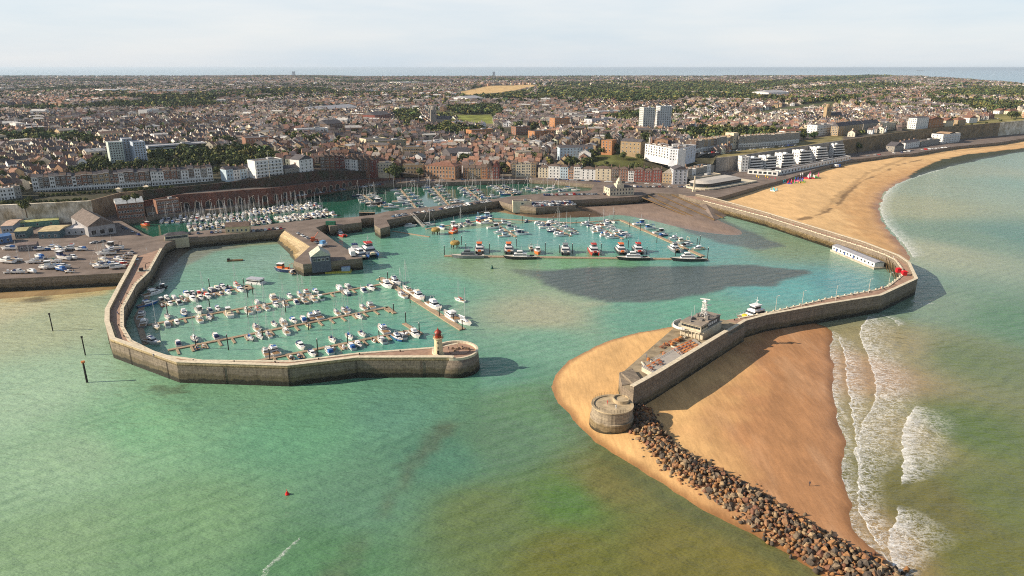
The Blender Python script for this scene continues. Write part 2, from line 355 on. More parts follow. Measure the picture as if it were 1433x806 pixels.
# ---------------------------------------------------------------- low quay ground with the basin left open
COAST=[(-700,440),(-300,408),(0,390.7),(178,381.5),(228,347),(232,341),(248,334.5),(320,328),(398,321.4),(434,344.5),(424,353.5),(411,365),(424,370),(507,361),(478.6,344.4),(442,318.5),(459,313),(461,317),(478.6,314.4),(506,311),(505,306),(523,304.5),(524,315),(532,320),(545.6,316.5),(541,307.8),(600,297),(644,289),(698,281),(716,286.5),(750,290.5),(806,287.5),(792,280.3),(850,277.5),(893,274.8),(915,270),(950,271.5),(985,279),(1009,275.5),(1060,260.5),(1104,249.5),(1149,234),(1194,223.5),(1250,216.5),(1275,215),(1336,205),(1399,199),(1433,193.5),(1700,170)]
BASIN=[(169,308.5),(180,307),(222,301),(263,297),(310,292),(344,286),(380,280.7),(405,274.5),(449,267),(498,259.6),(504,257.2),(560,256.6),(740,251.4),(779.6,253.6),(832,258.5),(826,266.5),(756,270.8),(716,274.5),(698,277.5),(632,286),(592,290.5),(540,296),(523,300.5),(505,302.5),(491,304),(444,306.5),(395,311.5),(360,316),(263,324.5),(234,327.5),(214,331.5),(202,327.5)]
QZ=7.5
coast=GL(COAST,QZ); basin=GL(BASIN,QZ)
back=[(1700,148),(1433,183),(1260,196),(1195,207),(1060,222),(1004,234),(900,233),(740,238),(600,240),(524,246),(449,256),(380,265),(254,280),(170,292),(125,306),(0,311),(-300,325),(-700,350)]
backw=GL(back,QZ)
outer=coast+backw
def ring(poly,holes,z0,z1,name,mats,**k):
    mb=MB()
    for P in [poly]+holes:
        n=len(P); a=sum(P[i][0]*P[(i+1)%n][1]-P[(i+1)%n][0]*P[i][1] for i in range(n)); Q=P if (a>0)==(P is poly) else P[::-1]
        mb.add([(x,y,z0) for x,y in Q]+[(x,y,z1) for x,y in Q],[(i,(i+1)%n,n+(i+1)%n,n+i) for i in range(n)],0)
    allp=[q for P in [poly]+holes for q in P]; fs=[]
    for a,b,c in tessellate_polygon([[Vector((x,y,0)) for x,y in P] for P in [poly]+holes]):
        A_,B_,C_=allp[a],allp[b],allp[c]; fs.append((a,b,c) if (B_[0]-A_[0])*(C_[1]-A_[1])-(B_[1]-A_[1])*(C_[0]-A_[0])>0 else (a,c,b))
    mb.add([(x,y,z1) for x,y in allp],fs,1); return mb.build(name,mats,**k)
ring(outer,[basin],-3,QZ,'quay_ground',[M_WALL,M_QUAYG],kind='structure')
# ================================================================ WATER
CP=[(0,430,(175,171,135)),(80,450,(152,160,126)),(0,560,(142,168,137)),(100,640,(130,158,125)),(60,780,(116,143,106)),(200,600,(111,155,115)),(250,740,(106,138,100)),(300,560,(99,138,107)),(420,600,(92,139,106)),(520,700,(88,124,98)),(450,790,(80,118,82)),(560,570,(86,128,106)),(620,640,(76,116,94)),(700,520,(86,130,108)),(760,480,(104,145,121)),(700,620,(84,114,86)),(680,720,(92,108,66)),(800,700,(79,108,54)),(800,780,(97,100,47)),(740,560,(88,121,86)),(850,680,(103,101,58)),(950,780,(102,99,49)),(1050,800,(107,101,49)),(300,400,(108,150,128)),(250,420,(108,150,130)),(400,360,(120,153,136)),(350,470,(104,148,126)),(480,430,(98,146,122)),(560,480,(80,136,120)),(600,400,(91,144,121)),(560,350,(94,144,119)),(650,330,(97,149,134)),(750,330,(96,145,138)),(900,340,(80,142,136)),(1000,345,(90,141,136)),(960,310,(120,150,130)),(680,375,(119,142,109)),(820,372,(99,141,101)),(760,440,(147,149,122)),(900,445,(93,141,120)),(1100,400,(84,147,144)),(1180,400,(75,133,137)),(1200,340,(120,150,130)),(1080,345,(111,132,100)),(960,440,(89,145,121)),(1290,420,(112,132,106)),(1250,480,(142,132,96)),(1200,520,(158,130,98)),(1260,600,(138,126,86)),(1350,500,(94,107,63)),(1350,600,(83,100,48)),(1300,700,(99,96,51)),(1400,700,(94,102,54)),(1380,790,(98,100,50)),(1220,760,(140,118,82)),(1433,450,(79,115,80)),(1290,350,(146,150,120)),(1350,330,(101,127,101)),(1430,330,(81,120,102)),(1270,290,(145,149,113)),(1330,260,(134,148,122)),(1433,230,(129,151,134)),(1433,260,(115,145,126)),(1380,240,(142,153,127))]
cpw=[(*G2(u,v),srgb(*c)) for u,v,c in CP]
def tcoord(x,y): d=np.hypot(x,y); return np.arctan2(x,y)*1.6, np.log(np.maximum(d,60))*1.5
cpa=np.array([tcoord(x,y) for x,y,_ in cpw]); cpc=np.array([c for *_,c in cpw])*1.14
def watercol(X,Y):
    a,b=tcoord(X,Y); sh=X.shape; a=a.ravel(); b=b.ravel(); out=np.zeros((a.size,3)); ws=np.zeros(a.size)
    for (pa,pb),c in zip(cpa,cpc):
        d2=(a-pa)**2+(b-pb)**2; w=1/(d2+.0012)**1.9; out+=w[:,None]*c; ws+=w
    C=(out/ws[:,None]).reshape(sh+(3,))
    far=np.clip((np.hypot(X,Y)-1300)/2500,0,1)[...,None]; deep=np.array([.10,.21,.27])
    return C*(1-far)+deep*far
def axis(segs):
    out=[]
    for a,b,st in segs: out.append(np.arange(a,b,st))
    return np.concatenate(out)
xs=np.concatenate([-np.geomspace(70000,420,45)[:],axis([(-400,112,3.5),(112,250,.8),(250,420,3)]),np.geomspace(425,70000,60)])
ys=np.concatenate([-np.geomspace(6000,60,10),axis([(-40,110,8),(110,345,.9),(345,760,3.5)]),np.geomspace(764,80000,70)])
Xw,Yw=np.meshgrid(xs,ys,indexing='ij'); Cw=watercol(Xw,Yw)
def blob(poly,z,soft,c,amt,nz=0,seed=1,ns=25):
    global Cw
    P=GL(poly,z); s=sdist(Xw,Yw,P)+(fbm(Xw,Yw,ns,seed,4)-.5)*nz; k=np.clip(s/soft+.5,0,1)[...,None]*amt
    Cw=Cw*(1-k)+np.array(srgb(*c))*k
# shoals of dark weed and silt seen through the water
blob([(720,378),(800,376),(900,374),(1060,372),(1130,377),(1140,384),(1080,398),(980,412),(900,421),(850,424),(800,414),(770,400)],0,3.5,(78,88,86),.97,12,4)
blob([(742,372),(690,380),(730,400),(790,424),(860,436),(800,414),(760,396)],0,12,(146,162,128),.35,10,5)
blob([(1000,300),(1040,320),(1100,345),(1060,350),(1000,338),(960,325),(930,300)],0,6,(86,98,98),.9,8,6)
blob([(800,424),(835,422),(850,426),(820,430)],0,4,(150,160,132),.8,3,6)
blob([(622,590),(612,600),(580,640),(540,690),(505,750),(470,806),(450,840),(478,840),(500,800),(530,745),(562,690),(600,642),(626,604)],0,3,(86,86,68),.5,12,8,12)
blob([(0,404),(160,400),(150,412),(80,420),(0,424)],0,5,(186,166,116),.75,6,10)
blob([(30,420),(60,414),(75,420),(40,424)],0,2,(90,84,66),.8,4,10)
blob([(220,345),(300,340),(345,345),(300,352),(260,372),(230,400),(212,402),(220,370)],0,5,(134,136,122),.9,5,11)
blob([(330,345),(440,338),(380,330),(310,338)],0,5,(150,140,96),.6,5,12)
blob([(206,542),(256,541),(262,548),(230,552)],0,1.0,(78,90,70),.6,14,13,4)
blob([(600,322),(700,308),(740,312),(640,322),(600,328)],0,3,(146,150,104),.5,4,14)
blob([(770,540),(760,560),(800,610),(870,670),(960,720),(1050,770),(1140,820),(1150,800),(1050,745),(960,700),(870,645),(800,585),(780,560)],0,4,(76,88,62),.5,7,15)
# surf fronts: signed distance, positive on the seaward side
FR=[[(1164.7,463),(1160,482),(1162,530),(1169.5,588),(1177,616),(1174,645),(1184,698),(1182.4,727),(1191,750),(1244,789),(1275,812)],
    [(1172,470),(1184,500),(1185,530),(1191,573),(1198,612),(1197,640),(1203,674),(1198,703),(1215,740),(1235,770)],
    [(1217,441),(1199,466),(1215,497),(1227,537),(1224.6,564),(1202,602),(1200.6,636),(1204,674)],
    [(1282,566),(1268,588),(1260.5,616),(1265,650),(1260.5,680)],
    [(1256,706),(1257,727),(1241,751),(1246,779),(1262,815)],
    [(1250,256),(1236,275),(1230,290),(1238,312),(1258,334),(1272,350),(1278,360)],
    [(1217,441),(1232,440),(1250,447),(1258,456)],[(1276,420),(1288,428),(1300,424)],[(418,752),(402,768),(388,780),(376,790),(362,810)],
    [(1331,233),(1300,241),(1262,254),(1246,264)]]
WID=[6,9,19,19,18,12,6,4,1.6,4.]
pat={}
for k,f in enumerate(FR):
    P=chaikin(GL(f,0)); dd=dist_poly(Xw,Yw,P); yy=np.array([q[1] for q in P]); xx=np.array([q[0] for q in P]); o_=np.argsort(yy)
    xf=np.interp(Yw,yy[o_],xx[o_]); sg=np.where(Xw>xf,1,-1); end=np.clip(np.minimum(Yw-yy.min(),yy.max()-Yw)/(14 if k in(2,3,4) else 6 if k<6 else 2.5),0,1)
    pat['f%d'%k]=sg*np.minimum(dd,40); pat['e%d'%k]=end*(dd<35)
pat['Wc']=Cw
m,nt,p=nmat('sea_water')
c=attr(nt,'Wc'); c=mix(nt,1,c,ramp(nt,noise(nt,.03,5,stretch=(1,2.2,1,.3)),[(.3,.93),(.7,1.05)]),'MULTIPLY')
foam=None; fln=noise(nt,.42,3,rough=.55,stretch=(.6,1.0,1,.1)); fil=mrange(nt,mth(nt,'ABSOLUTE',mth(nt,'SUBTRACT',fln,.5)),.0,.055,1,0); fl2=noise(nt,.95,3,rough=.6,stretch=(.7,1.0,1,-.2)); fil=mth(nt,'MAXIMUM',fil,mrange(nt,mth(nt,'ABSOLUTE',mth(nt,'SUBTRACT',fl2,.5)),.0,.05,.8,0)); fine=noise(nt,1.1,7,rough=.8,stretch=(.5,1.2,1)); wob=noise(nt,.22,4); lace=noise(nt,.5,6,rough=.72,stretch=(.55,1.2,1,.15))
for k,wd in enumerate(WID):
    d=mth(nt,'ADD',attr(nt,'f%d'%k,'Fac'),mth(nt,'MULTIPLY',mth(nt,'SUBTRACT',wob,.5),3.5 if k<5 else 5))
    ee=attr(nt,'e%d'%k,'Fac'); edge=mrange(nt,d,-.12,.12); fall=mrange(nt,mth(nt,'DIVIDE',d,mth(nt,'MAXIMUM',mth(nt,'POWER',ee,.6),.05)),0,wd,1,0)
    st=[.2,.55,.8,1.02,1.0,.95,.8,.7,-.2,.6][k]
    body=mth(nt,'MULTIPLY',edge,mrange(nt,mth(nt,'ADD',mth(nt,'MULTIPLY',fall,.42*st),mth(nt,'ADD',mth(nt,'MULTIPLY',fine,.55),mth(nt,'MULTIPLY',lace,.55))),.84,1.02,0,.85)); body=mth(nt,'MAXIMUM',body,mth(nt,'MULTIPLY',mth(nt,'MULTIPLY',edge,fil),mrange(nt,fall,.15,.85,0,.7)))
    line=mth(nt,'MULTIPLY',edge,mrange(nt,d,.25,.9 if k else .5,.9 if k!=8 else .25,0)); f_=mth(nt,'MULTIPLY',mth(nt,'MAXIMUM',body,mth(nt,'MULTIPLY',line,mrange(nt,lace,.38,.55))),mrange(nt,ee,.02,.2))
    foam=f_ if foam is None else mth(nt,'MAXIMUM',foam,f_)
# scattered flecks near the seaward corner of the arm
c=mix(nt,foam,c,(.88,.87,.84))
nt.links.new(c,p.inputs['Base Color']); p.inputs['IOR'].default_value=1.33; p.inputs['Specular IOR Level'].default_value=.5
nt.links.new(mrange(nt,foam,0,1,.16,.8),p.inputs['Roughness'])
w1=noise(nt,.22,3,stretch=(.7,1.6,1,.25)); w2=noise(nt,1.1,5,stretch=(.6,1.5,1,-.2)); w3=noise(nt,.06,2,stretch=(.6,1.6,1,.5)); wv=nt.nodes.new('ShaderNodeTexWave'); wv.inputs['Scale'].default_value=.045; wv.inputs['Distortion'].default_value=9; wv.inputs['Detail'].default_value=3; wv.inputs['Detail Scale'].default_value=.6; gg=nt.nodes.new('ShaderNodeNewGeometry'); mq=nt.nodes.new('ShaderNodeMapping'); mq.inputs['Rotation'].default_value=(0,0,1.1); nt.links.new(gg.outputs['Position'],mq.inputs[0]); nt.links.new(mq.outputs[0],wv.inputs[0]); w3=mth(nt,'ADD',w3,mth(nt,'MULTIPLY',wv.outputs['Fac'],.26))
h=mth(nt,'ADD',mth(nt,'ADD',mth(nt,'MULTIPLY',w1,1.7),mth(nt,'MULTIPLY',w2,.55)),mth(nt,'MULTIPLY',w3,1.6)); h=mth(nt,'ADD',h,mth(nt,'MULTIPLY',foam,.25)); bump(nt,p,h,.8,.55)
M_SEA=m
gridmesh('sea_water',Xw,Yw,np.zeros_like(Xw),M_SEA,pat,kind='structure')
m,nt,p=nmat('basin_water'); c=mix(nt,noise(nt,.02,3),srgb(26,74,56),srgb(34,92,74)); nt.links.new(c,p.inputs['Base Color']); p.inputs['Roughness'].default_value=.06; p.inputs['IOR'].default_value=1.33
bump(nt,p,noise(nt,.9,3,stretch=(.7,1.4,1)),.08,.2); M_BAS=m
mb=MB(); bz=GL(BASIN,3.5); bz=[(x*1.0,y) for x,y in basin]; mb.prism(bz,3.45,3.5); mb.build('basin_water',M_BAS,kind='structure')
# ================================================================ SAND, BEACH AND MUD
SPIT=[(1280,840),(1180,832),(1128,792),(1080,764),(1045,742),(1000,720),(960,699),(920,672),(880,648),(845,627),(820,603),(798,583),(778,561),(772,540),(777,524),(798,502),(830,486),(880,469),(930,459.5),(950,455),(1040,445),(1165,452),(1163,482),(1165,530),(1172,588),(1180,616),(1177,645),(1188,698),(1187,727),(1196,750),(1248,789)]
def sheet(name,x0,x1,y0,y1,st,zf,cf,m,**k):
    X,Y=np.meshgrid(np.arange(x0,x1,st),np.arange(y0,y1,st),indexing='ij'); Z=zf(X,Y); return gridmesh(name,X,Y,Z,m,{'Sc':cf(X,Y,Z)},keep=Z>-1.2,kind='structure')
def sandmat(name,wet=True):
    m,nt,p=nmat(name); z=posz(nt); n=noise(nt,.12,7,stretch=(1,.5,1,.35)); f=noise(nt,1.5,6); rip=noise(nt,.35,6,rough=.7,stretch=(2.2,.35,1,.05))
    c=mix(nt,1,attr(nt,'Sc'),ramp(nt,n,[(.3,.82),(.7,1.12)]),'MULTIPLY'); c=mix(nt,1,c,ramp(nt,f,[(.3,.9),(.7,1.06)]),'MULTIPLY'); c=mix(nt,1,c,ramp(nt,rip,[(.35,.84),(.66,1.1)]),'MULTIPLY')
    nt.links.new(c,p.inputs['Base Color']); nt.links.new(mrange(nt,z,.05,.9,.38,.9),p.inputs['Roughness']); p.inputs['Specular IOR Level'].default_value=.35; bump(nt,p,mth(nt,'ADD',rip,mth(nt,'MULTIPLY',f,.3)),.2,.3); return m
M_SAND=sandmat('sand')
spit=chaikin(GL(SPIT,0)+[GL(SPIT,0)[0]])[:-1]; swl=GL([(1165,452),(1163,482),(1165,530),(1172,588),(1180,616),(1177,645),(1188,698),(1187,727),(1196,750),(1248,789)],0)
def zsp(X,Y):
    s=sdist(X,Y,spit)+(fbm(X,Y,14,90,4)-.5)*4; r=dist_poly(X,Y,swl); z=np.where(s>0,1-np.exp(-s/5.),s*.12)*1.1
    z=np.where(s>0,np.minimum(z,.05+r*.045),z); z+=np.where(s>1,(fbm(X,Y,30,22,4)-.5)*np.clip(s/8,0,1)*1.1,0)*np.clip(r/60,0,1)
    return z
def csp(X,Y,Z):
    r=dist_poly(X,Y,swl); s=sdist(X,Y,spit)+(fbm(X,Y,14,90,4)-.5)*4; n=fbm(X,Y,14,31,4); w=np.clip((48+26*(n-.5)-r)/22,0,1); e=np.clip((3.4-s)/2.6,0,1)
    dry=np.array(srgb(216,172,114)); wet=np.array(srgb(176,128,86)); lt=np.array(srgb(196,152,112))
    c=dry*(1-w[...,None])+wet*w[...,None]; st=np.clip((fbm(X*2.2,Y*.5,12,40,4)-.5)*5,0,1)*w*.5; c=c*(1-st[...,None])+lt*st[...,None]
    return c*(1-e[...,None]*.75)+np.array(srgb(134,92,52))*e[...,None]*.75
sheet('sand_spit',8,170,120,345,.9,zsp,csp,M_SAND)
# main beach
WLN=[(1700,182),(1500,203),(1433,212),(1390,220),(1350,228),(1331,233),(1300,241),(1280,247),(1262,254),(1240,268),(1228,285),(1232,305),(1254,334),(1268,350),(1276,362)]
BEACH=WLN+[(1262,372),(1200,352),(1073,314),(985,292),(960,270),(1020,262),(1060,240),(1200,205),(1433,184),(1700,160)]
bw=GL(BEACH,0); wl=chaikin(GL(WLN,0)); bw=wl+GL(BEACH[len(WLN):],0); weed=GL([(1272,247),(1288,237),(1315,225.5),(1354,217.5),(1433,208),(1500,200),(1500,225),(1433,230),(1350,245),(1300,255),(1280,256)],0)
tide=GL([(1120,313),(1150,303),(1172,290),(1186,272),(1205,256),(1228,247),(1258,233),(1290,226)],0); tide2=GL([(1150,300),(1180,272),(1212,246),(1270,224),(1340,214),(1433,203)],0)
def zb(X,Y):
    j_=(fbm(X,Y,22,91,4)-.5)*7; s=sdist(X,Y,bw)+j_; r=np.maximum(dist_poly(X,Y,wl)+np.where(s>0,j_,0),0); return np.where(s>0,np.minimum(r*.055,3.6+.4*np.sin(X*.05)),-np.minimum(r,40)*.08)+np.where(s>2,(fbm(X,Y,18,50,3)-.5)*.35,0)
def cb(X,Y,Z):
    r=dist_poly(X,Y,wl); n=fbm(X,Y,9,60,4); c=np.array(srgb(218,178,124))*np.ones(X.shape+(3,)); w=np.clip((38+30*(n-.5)-r)/20,0,1)[...,None]; c=c*(1-w)+np.array(srgb(200,156,104))*w
    w=np.clip((9+8*(n-.5)-r)/8,0,1)[...,None]; c=c*(1-w)+np.array(srgb(156,112,72))*w
    for t,a,b in ((tide,2.2,.75),(tide2,3.5,.35)):
        d=dist_poly(X,Y,t)+(n-.5)*9; w=np.clip((a-d)/1.6,0,1)[...,None]*b; c=c*(1-w)+np.array(srgb(104,78,50))*w
    w=np.clip((sdist(X,Y,weed)+(n-.5)*8)/3+.5,0,1)[...,None]; c=c*(1-w)+np.array((.045,.05,.022))*w
    return c
sheet('beach_sand',160,1150,330,1350,2.2,zb,cb,M_SAND)
# tidal mud inside the harbour
MUD=[(590,309),(640,301),(700,296),(716,300),(760,306),(800,304),(846,303.5),(858,300),(880,302),(910,308),(945,317),(985,326),(1030,330),(1042,326),(1020,314),(990,302),(975,282),(900,268),(850,270),(800,280),(700,276),(600,294),(560,306)]
mud=chaikin(GL(MUD,0)+[GL(MUD,0)[0]])[:-1]; bank=GL([(742,292),(816,289),(850,303),(800,306),(745,305),(700,297),(716,289)],0)
def zm(X,Y):
    s=sdist(X,Y,mud); b=sdist(X,Y,bank); return np.where(s>0,np.minimum(s*.05,.9)+np.clip(b*.13,0,3),s*.12)+(fbm(X,Y,12,70,4)-.5)*.25
def cm(X,Y,Z):
    n=fbm(X,Y,16,71,4); c=np.array(srgb(150,128,112))*(1-n[...,None]*.3); b=np.clip(sdist(X,Y,bank)/3,0,1)[...,None]; c=c*(1-b)+np.array(srgb(86,68,48))*b
    t=np.clip((Z-2.6)/.8,0,1)[...,None]*b; c=c*(1-t)+np.array(srgb(176,148,104))*t
    l=np.clip((G2(640,300)[0]+60-X)/40,0,1)[...,None]; return c*(1-l)+np.array(srgb(150,126,84))*l
sheet('mud_flat',-90,330,470,720,1.6,zm,cm,M_SAND)
mudl=GL([(216,372),(224,350),(240,339),(290,334),(262,352),(236,376),(224,392),(212,400)],0)
sheet('mud_bank',-300,-120,370,560,1.5,lambda X,Y:np.minimum(sdist(X,Y,mudl)*.09,1.0)+(fbm(X,Y,7,80,3)-.5)*.2,lambda X,Y,Z:np.array(srgb(96,84,66))*np.ones(X.shape+(3,)),M_SAND)
fore=GL([(-80,412),(0,409),(160,401),(176,395),(160,405),(90,412),(30,416),(-80,424)],0)
sheet('foreshore_sand',-420,-200,330,440,1.5,lambda X,Y:np.minimum(sdist(X,Y,fore)*.12,.8)+(fbm(X,Y,7,81,3)-.5)*.2,lambda X,Y,Z:np.array(srgb(150,124,82))*np.ones(X.shape+(3,))*(.7+.5*fbm(X,Y,5,82)[...,None]),M_SAND)
# ================================================================ WEST PIER
wo=GL([(188,357),(175.5,381),(167,395.6),(147,433),(146.5,450),(154,474),(247,507),(402,512),(500,500.5),(606,498.5)],8.9)
wi=GL([(227,348),(208.5,381),(191,398),(173,431),(173,457),(184,476),(214,491),(234,497.5),(283,504),(411,505),(500,494),(604,485.5)],7.5)
HC=G2(637,488.2,8.7); HR=9.6; wo[-1:]=[(HC[0]-3,HC[1]-HR+.3),(HC[0],HC[1]-HR)]; wi[-1:]=[(HC[0]-8,HC[1]+HR*.5),(HC[0],HC[1]+HR-.3)]
pier=empty('harbour_pier',(wo[7][0],wo[7][1],0),0,'curved stone pier with the lighthouse on its round head','pier')
def local(o,root): o.location=tuple(-a for a in root.location); return o
mb=MB(); mb.prism(wo+wi[::-1],-3,7.52,0,None,1); local(mb.build('pier_wall',[M_WALL,M_BRICKPAVE],pier),pier)
mb=MB(); ribbon(mb,wo,1.7,0,7.4,8.9); ribbon(mb,wo[4:],3.0,0,7.4,8.0); local(mb.build('parapet',[M_WALLB],pier),pier)
mb=MB(); ribbon(mb,wo,1.95,.12,8.9,9.05); ribbon(mb,wi,.1,1.4,7.5,7.72); local(mb.build('coping',M_COPE,pier),pier)
mb=MB(); mb.lathe(HC[0],HC[1],[(HR+.8,-3),(HR+.5,1),(HR,7.6)],32); local(mb.build('pier_head',M_WALL,pier,smooth=True),pier)
mb=MB(); mb.cyl(HC[0],HC[1],7.6,HR-.6,.06,32); mb.cyl(HC[0]+1.5,HC[1]+.5,7.66,4.4,.25,24); local(mb.build('head_deck',M_BRICKPAVE,pier),pier)
mb=MB(); mb.lathe(HC[0],HC[1],[(HR,7.6),(HR,8.6),(HR-.9,8.6),(HR-.9,7.6)],40,cap=False); local(mb.build('head_parapet',M_COPE,pier),pier)
mb=MB(); LG=G2(151,456,7.5)
for i in range(9):
    t=i/8; x=wi[9][0]*(1-t)+wi[11][0]*t; y=wi[9][1]*(1-t)+wi[11][1]*t
for i in range(34):   # low stones along the inner edge of the deck
    L_=sum(math.dist(wi[j],wi[j+1]) for j in range(6)); d=L_*i/34
    for j in range(6):
        s=math.dist(wi[j],wi[j+1])
        if d<=s: break
        d-=s
    x=wi[j][0]+(wi[j+1][0]-wi[j][0])*d/s; y=wi[j][1]+(wi[j+1][1]-wi[j][1])*d/s
    b=MB(); b.box(0,0,0,1.0,.6,.45,taper=.8); 
    if i==0: stn=b.mesh('edge_stone',M_COPE)
    o=bpy.data.objects.new('edge_stone',stn); COL.objects.link(o); o.parent=pier; o.location=(x-pier.location.x-1.4,y-pier.location.y,7.55)
# lighthouse
lx,ly=G2(614,496,7.6); lh=empty('lighthouse',(lx,ly,7.6),0,'cream stone lighthouse with red lantern on the round pier head','lighthouse')
MB().lathe(0,0,[(2.7,0),(2.7,.5),(2.2,.55),(2.05,1.2),(1.75,6.4),(1.95,6.5),(1.95,6.7),(2.5,6.9),(2.5,7.1)],24).build('tower',mat('cream_stone',srgb(214,198,160),.75,.25,.7),lh,smooth=False)
M_RED=mat('lantern_red',srgb(150,56,38),.4,.25,1); M_RUST=mat('gallery_rust',srgb(176,112,60),.6,.3,1)
mb=MB()
for i in range(16):
    a=i*math.pi/8; mb.tube((2.35*math.cos(a),2.35*math.sin(a),7.1),(2.35*math.cos(a),2.35*math.sin(a),8.0),.05,4)
for z in (7.55,8.0):
    for i in range(16):
        a,b=i*math.pi/8,(i+1)*math.pi/8; mb.tube((2.35*math.cos(a),2.35*math.sin(a),z),(2.35*math.cos(b),2.35*math.sin(b),z),.04,4)
mb.build('gallery_rail',M_RUST,lh)
ln=MB().lathe(0,0,[(1.5,7.1),(1.5,8.1),(1.55,8.15)],16).build('lantern_base',M_RED,lh)
MB().lathe(0,0,[(1.35,8.15),(1.35,9.3)],16).build('lantern_glass',mat('lantern_panes',srgb(120,60,50),.2,.4,3),lh)
MB().lathe(0,0,[(1.75,9.25),(1.6,9.45),(1.2,9.9),(.6,10.35),(.25,10.5),(.25,10.9),(.05,11.3)],16).build('lantern_dome',M_RED,lh)
MB().box(0,-2.15,.3,.9,.5,2,m=0).build('door',M_DARK,lh)
for z in (2.9,5.0): MB().box(0,-1.98+(z-2.9)*.09,z,.45,.3,.8).build('window',M_GLASS,lh)
lh.scale=(.88,.88,1.06)
# stones on the head
for i in range(9):
    a=random.random()*6.3; r=1.5+random.random()*3; b=MB().box(0,0,0,1.3,.8,.8,random.random(),taper=.7)
    o=b.build('stone_block',mat('block_stone',srgb(150,122,98),.9,.3,1) if i==0 else MATS['block_stone'],label='weathered stone block lying on the round pier head deck',cat='stone block',group='loose stone blocks on the pier head'); o.location=(HC[0]+2+r*math.cos(a)*.9,HC[1]+.5+r*math.sin(a)*.8,7.92)
# ================================================================ EAST PIER
eo=GL([(975,271.5),(1000,277),(1073,297),(1209.5,338),(1258.6,356.8),(1273.6,367),(1284.5,389.6),(1234,413),(1154.9,425.6),(1073,440.6),(1044,448.6),(1019,464)],9.6)
ei=GL([(955,274),(985,281.5),(1073,304),(1155,330),(1205,345),(1238,356.5),(1252,363.5),(1260,374),(1262,385),(1242,400.5),(1226,405.5),(1155,418.5),(1073,438),(1033,445),(1010,449)],7.5)
ep=empty('harbour_pier',(eo[6][0],eo[6][1],0),0,'long angular stone pier arm curving out from the beach to the restaurant fort','pier')
mb=MB(); mb.prism(eo+ei[::-1],-3,7.52,0,None,1); local(mb.build('pier_wall',[M_WALL,M_BRICKPAVE],ep),ep)
mb=MB(); mb.prism(offset(ei[:6],-.0)+offset(ei[:6],.9)[::-1],-3,1.6); mb.prism(offset(ei[:6],0)+offset(ei[:6],.45)[::-1],1.6,4.6); local(mb.build('footing_ledge',M_WALLB,ep),ep)
mb=MB(); ribbon(mb,eo,0,1.3,7.4,9.5); local(mb.build('parapet',M_WALL,ep),ep)
mb=MB(); ribbon(mb,eo,.15,1.5,9.5,9.68); local(mb.build('parapet_coping',M_COPE,ep),ep)
mb=MB(); ribbon(mb,ei[1:14],1.0,.1,7.5,7.8); local(mb.build('edge_coping',M_COPE,ep),ep)
mb=MB()
acc=0; spots=[]
for a,b in zip(ei[1:13],ei[2:14]):
    L_=math.dist(a,b); n=int(L_/4.5)
    for k in range(n): spots.append((a[0]+(b[0]-a[0])*k/n,a[1]+(b[1]-a[1])*k/n,math.atan2(b[1]-a[1],b[0]-a[0])))
bl=MB().box(0,0,0,.9,.55,.5,taper=.8).mesh('edge_stone',M_COPE)
for x,y,r in spots[:95]:
    o=bpy.data.objects.new('edge_stone',bl); COL.objects.link(o); o.parent=ep; o.location=(x-ep.location.x,y-ep.location.y,7.78); o.rotation_euler=(0,0,r)
M_TIMB=mat('weathered_timber',srgb(110,88,58),.9,.4,1)
mb=MB()   # timber fender frames on the tan inner corner
for i in range(9):
    t=i/8; x,y=G2(1241+t*16,368+t*16,3.5); mb.box(x-.6,y,-1,.35,.35,8.2)
local(mb.build('timber_fender',M_TIMB,ep),ep)
# ================================================================ FORT AT THE END OF THE EAST ARM
ft=empty('harbour_fort',(G2(930,500,8)[0],G2(930,500,8)[1],0),0,'old stone fort platform with round bastion at the end of the east pier','fort')
fo=GL([(1044,448.6),(1019,464),(924,521.5),(887,542)],11.0); fi=GL([(1012,447),(975,446),(950,451),(937,464),(902,494),(869,523),(871,540)],8.4)
mb=MB(); mb.prism(fo+fi[::-1],-3,8.4,0,None,1); local(mb.build('platform',[M_WALL,mat('mottled_paving',srgb(158,142,116),.9,.55,.22,detail=9)],ft),ft)
mb=MB(); ribbon(mb,fo[1:],0,1.6,8.3,11.2); local(mb.build('parapet',M_WALL,ft),ft)
mb=MB(); ribbon(mb,fo[1:],.15,1.75,11.2,11.4); local(mb.build('parapet_coping',M_COPE,ft),ft)
rc=G2(857,566.5,8.2); RR=7.1
mb=MB(); mb.lathe(rc[0],rc[1],[(RR+.9,-2),(RR+.7,1.5),(RR+.5,4.2),(RR+.1,4.3),(RR,8.2)],36); local(mb.build('bastion',stone('bastion_stone',srgb(170,154,130),srgb(132,114,82),srgb(60,52,30),(1.8,4.0)),ft,smooth=False),ft)
mb=MB(); mb.lathe(rc[0],rc[1],[(RR+.25,8.2),(RR+.25,8.55),(RR-.7,8.55),(RR-.7,8.1)],36,cap=False); mb.cyl(rc[0],rc[1],8.2,RR-.7,.04,36); mb.lathe(rc[0]+3.5,rc[1]+3.0,[(3.0,8.2),(3.0,9.4),(2.5,9.4),(2.5,8.9)],24); local(mb.build('bastion_deck',mat('mottled_stone',srgb(186,166,134),.9,.5,.4,detail=9),ft),ft)
mb=MB()
for i in range(30):
    a=math.pi*.25+i*.155; mb.tube((rc[0]+(RR-.2)*math.cos(a),rc[1]+(RR-.2)*math.sin(a),8.5),(rc[0]+(RR-.2)*math.cos(a),rc[1]+(RR-.2)*math.sin(a),9.8),.05,4)
local(mb.build('fence_post_row',M_PILE,ft),ft)
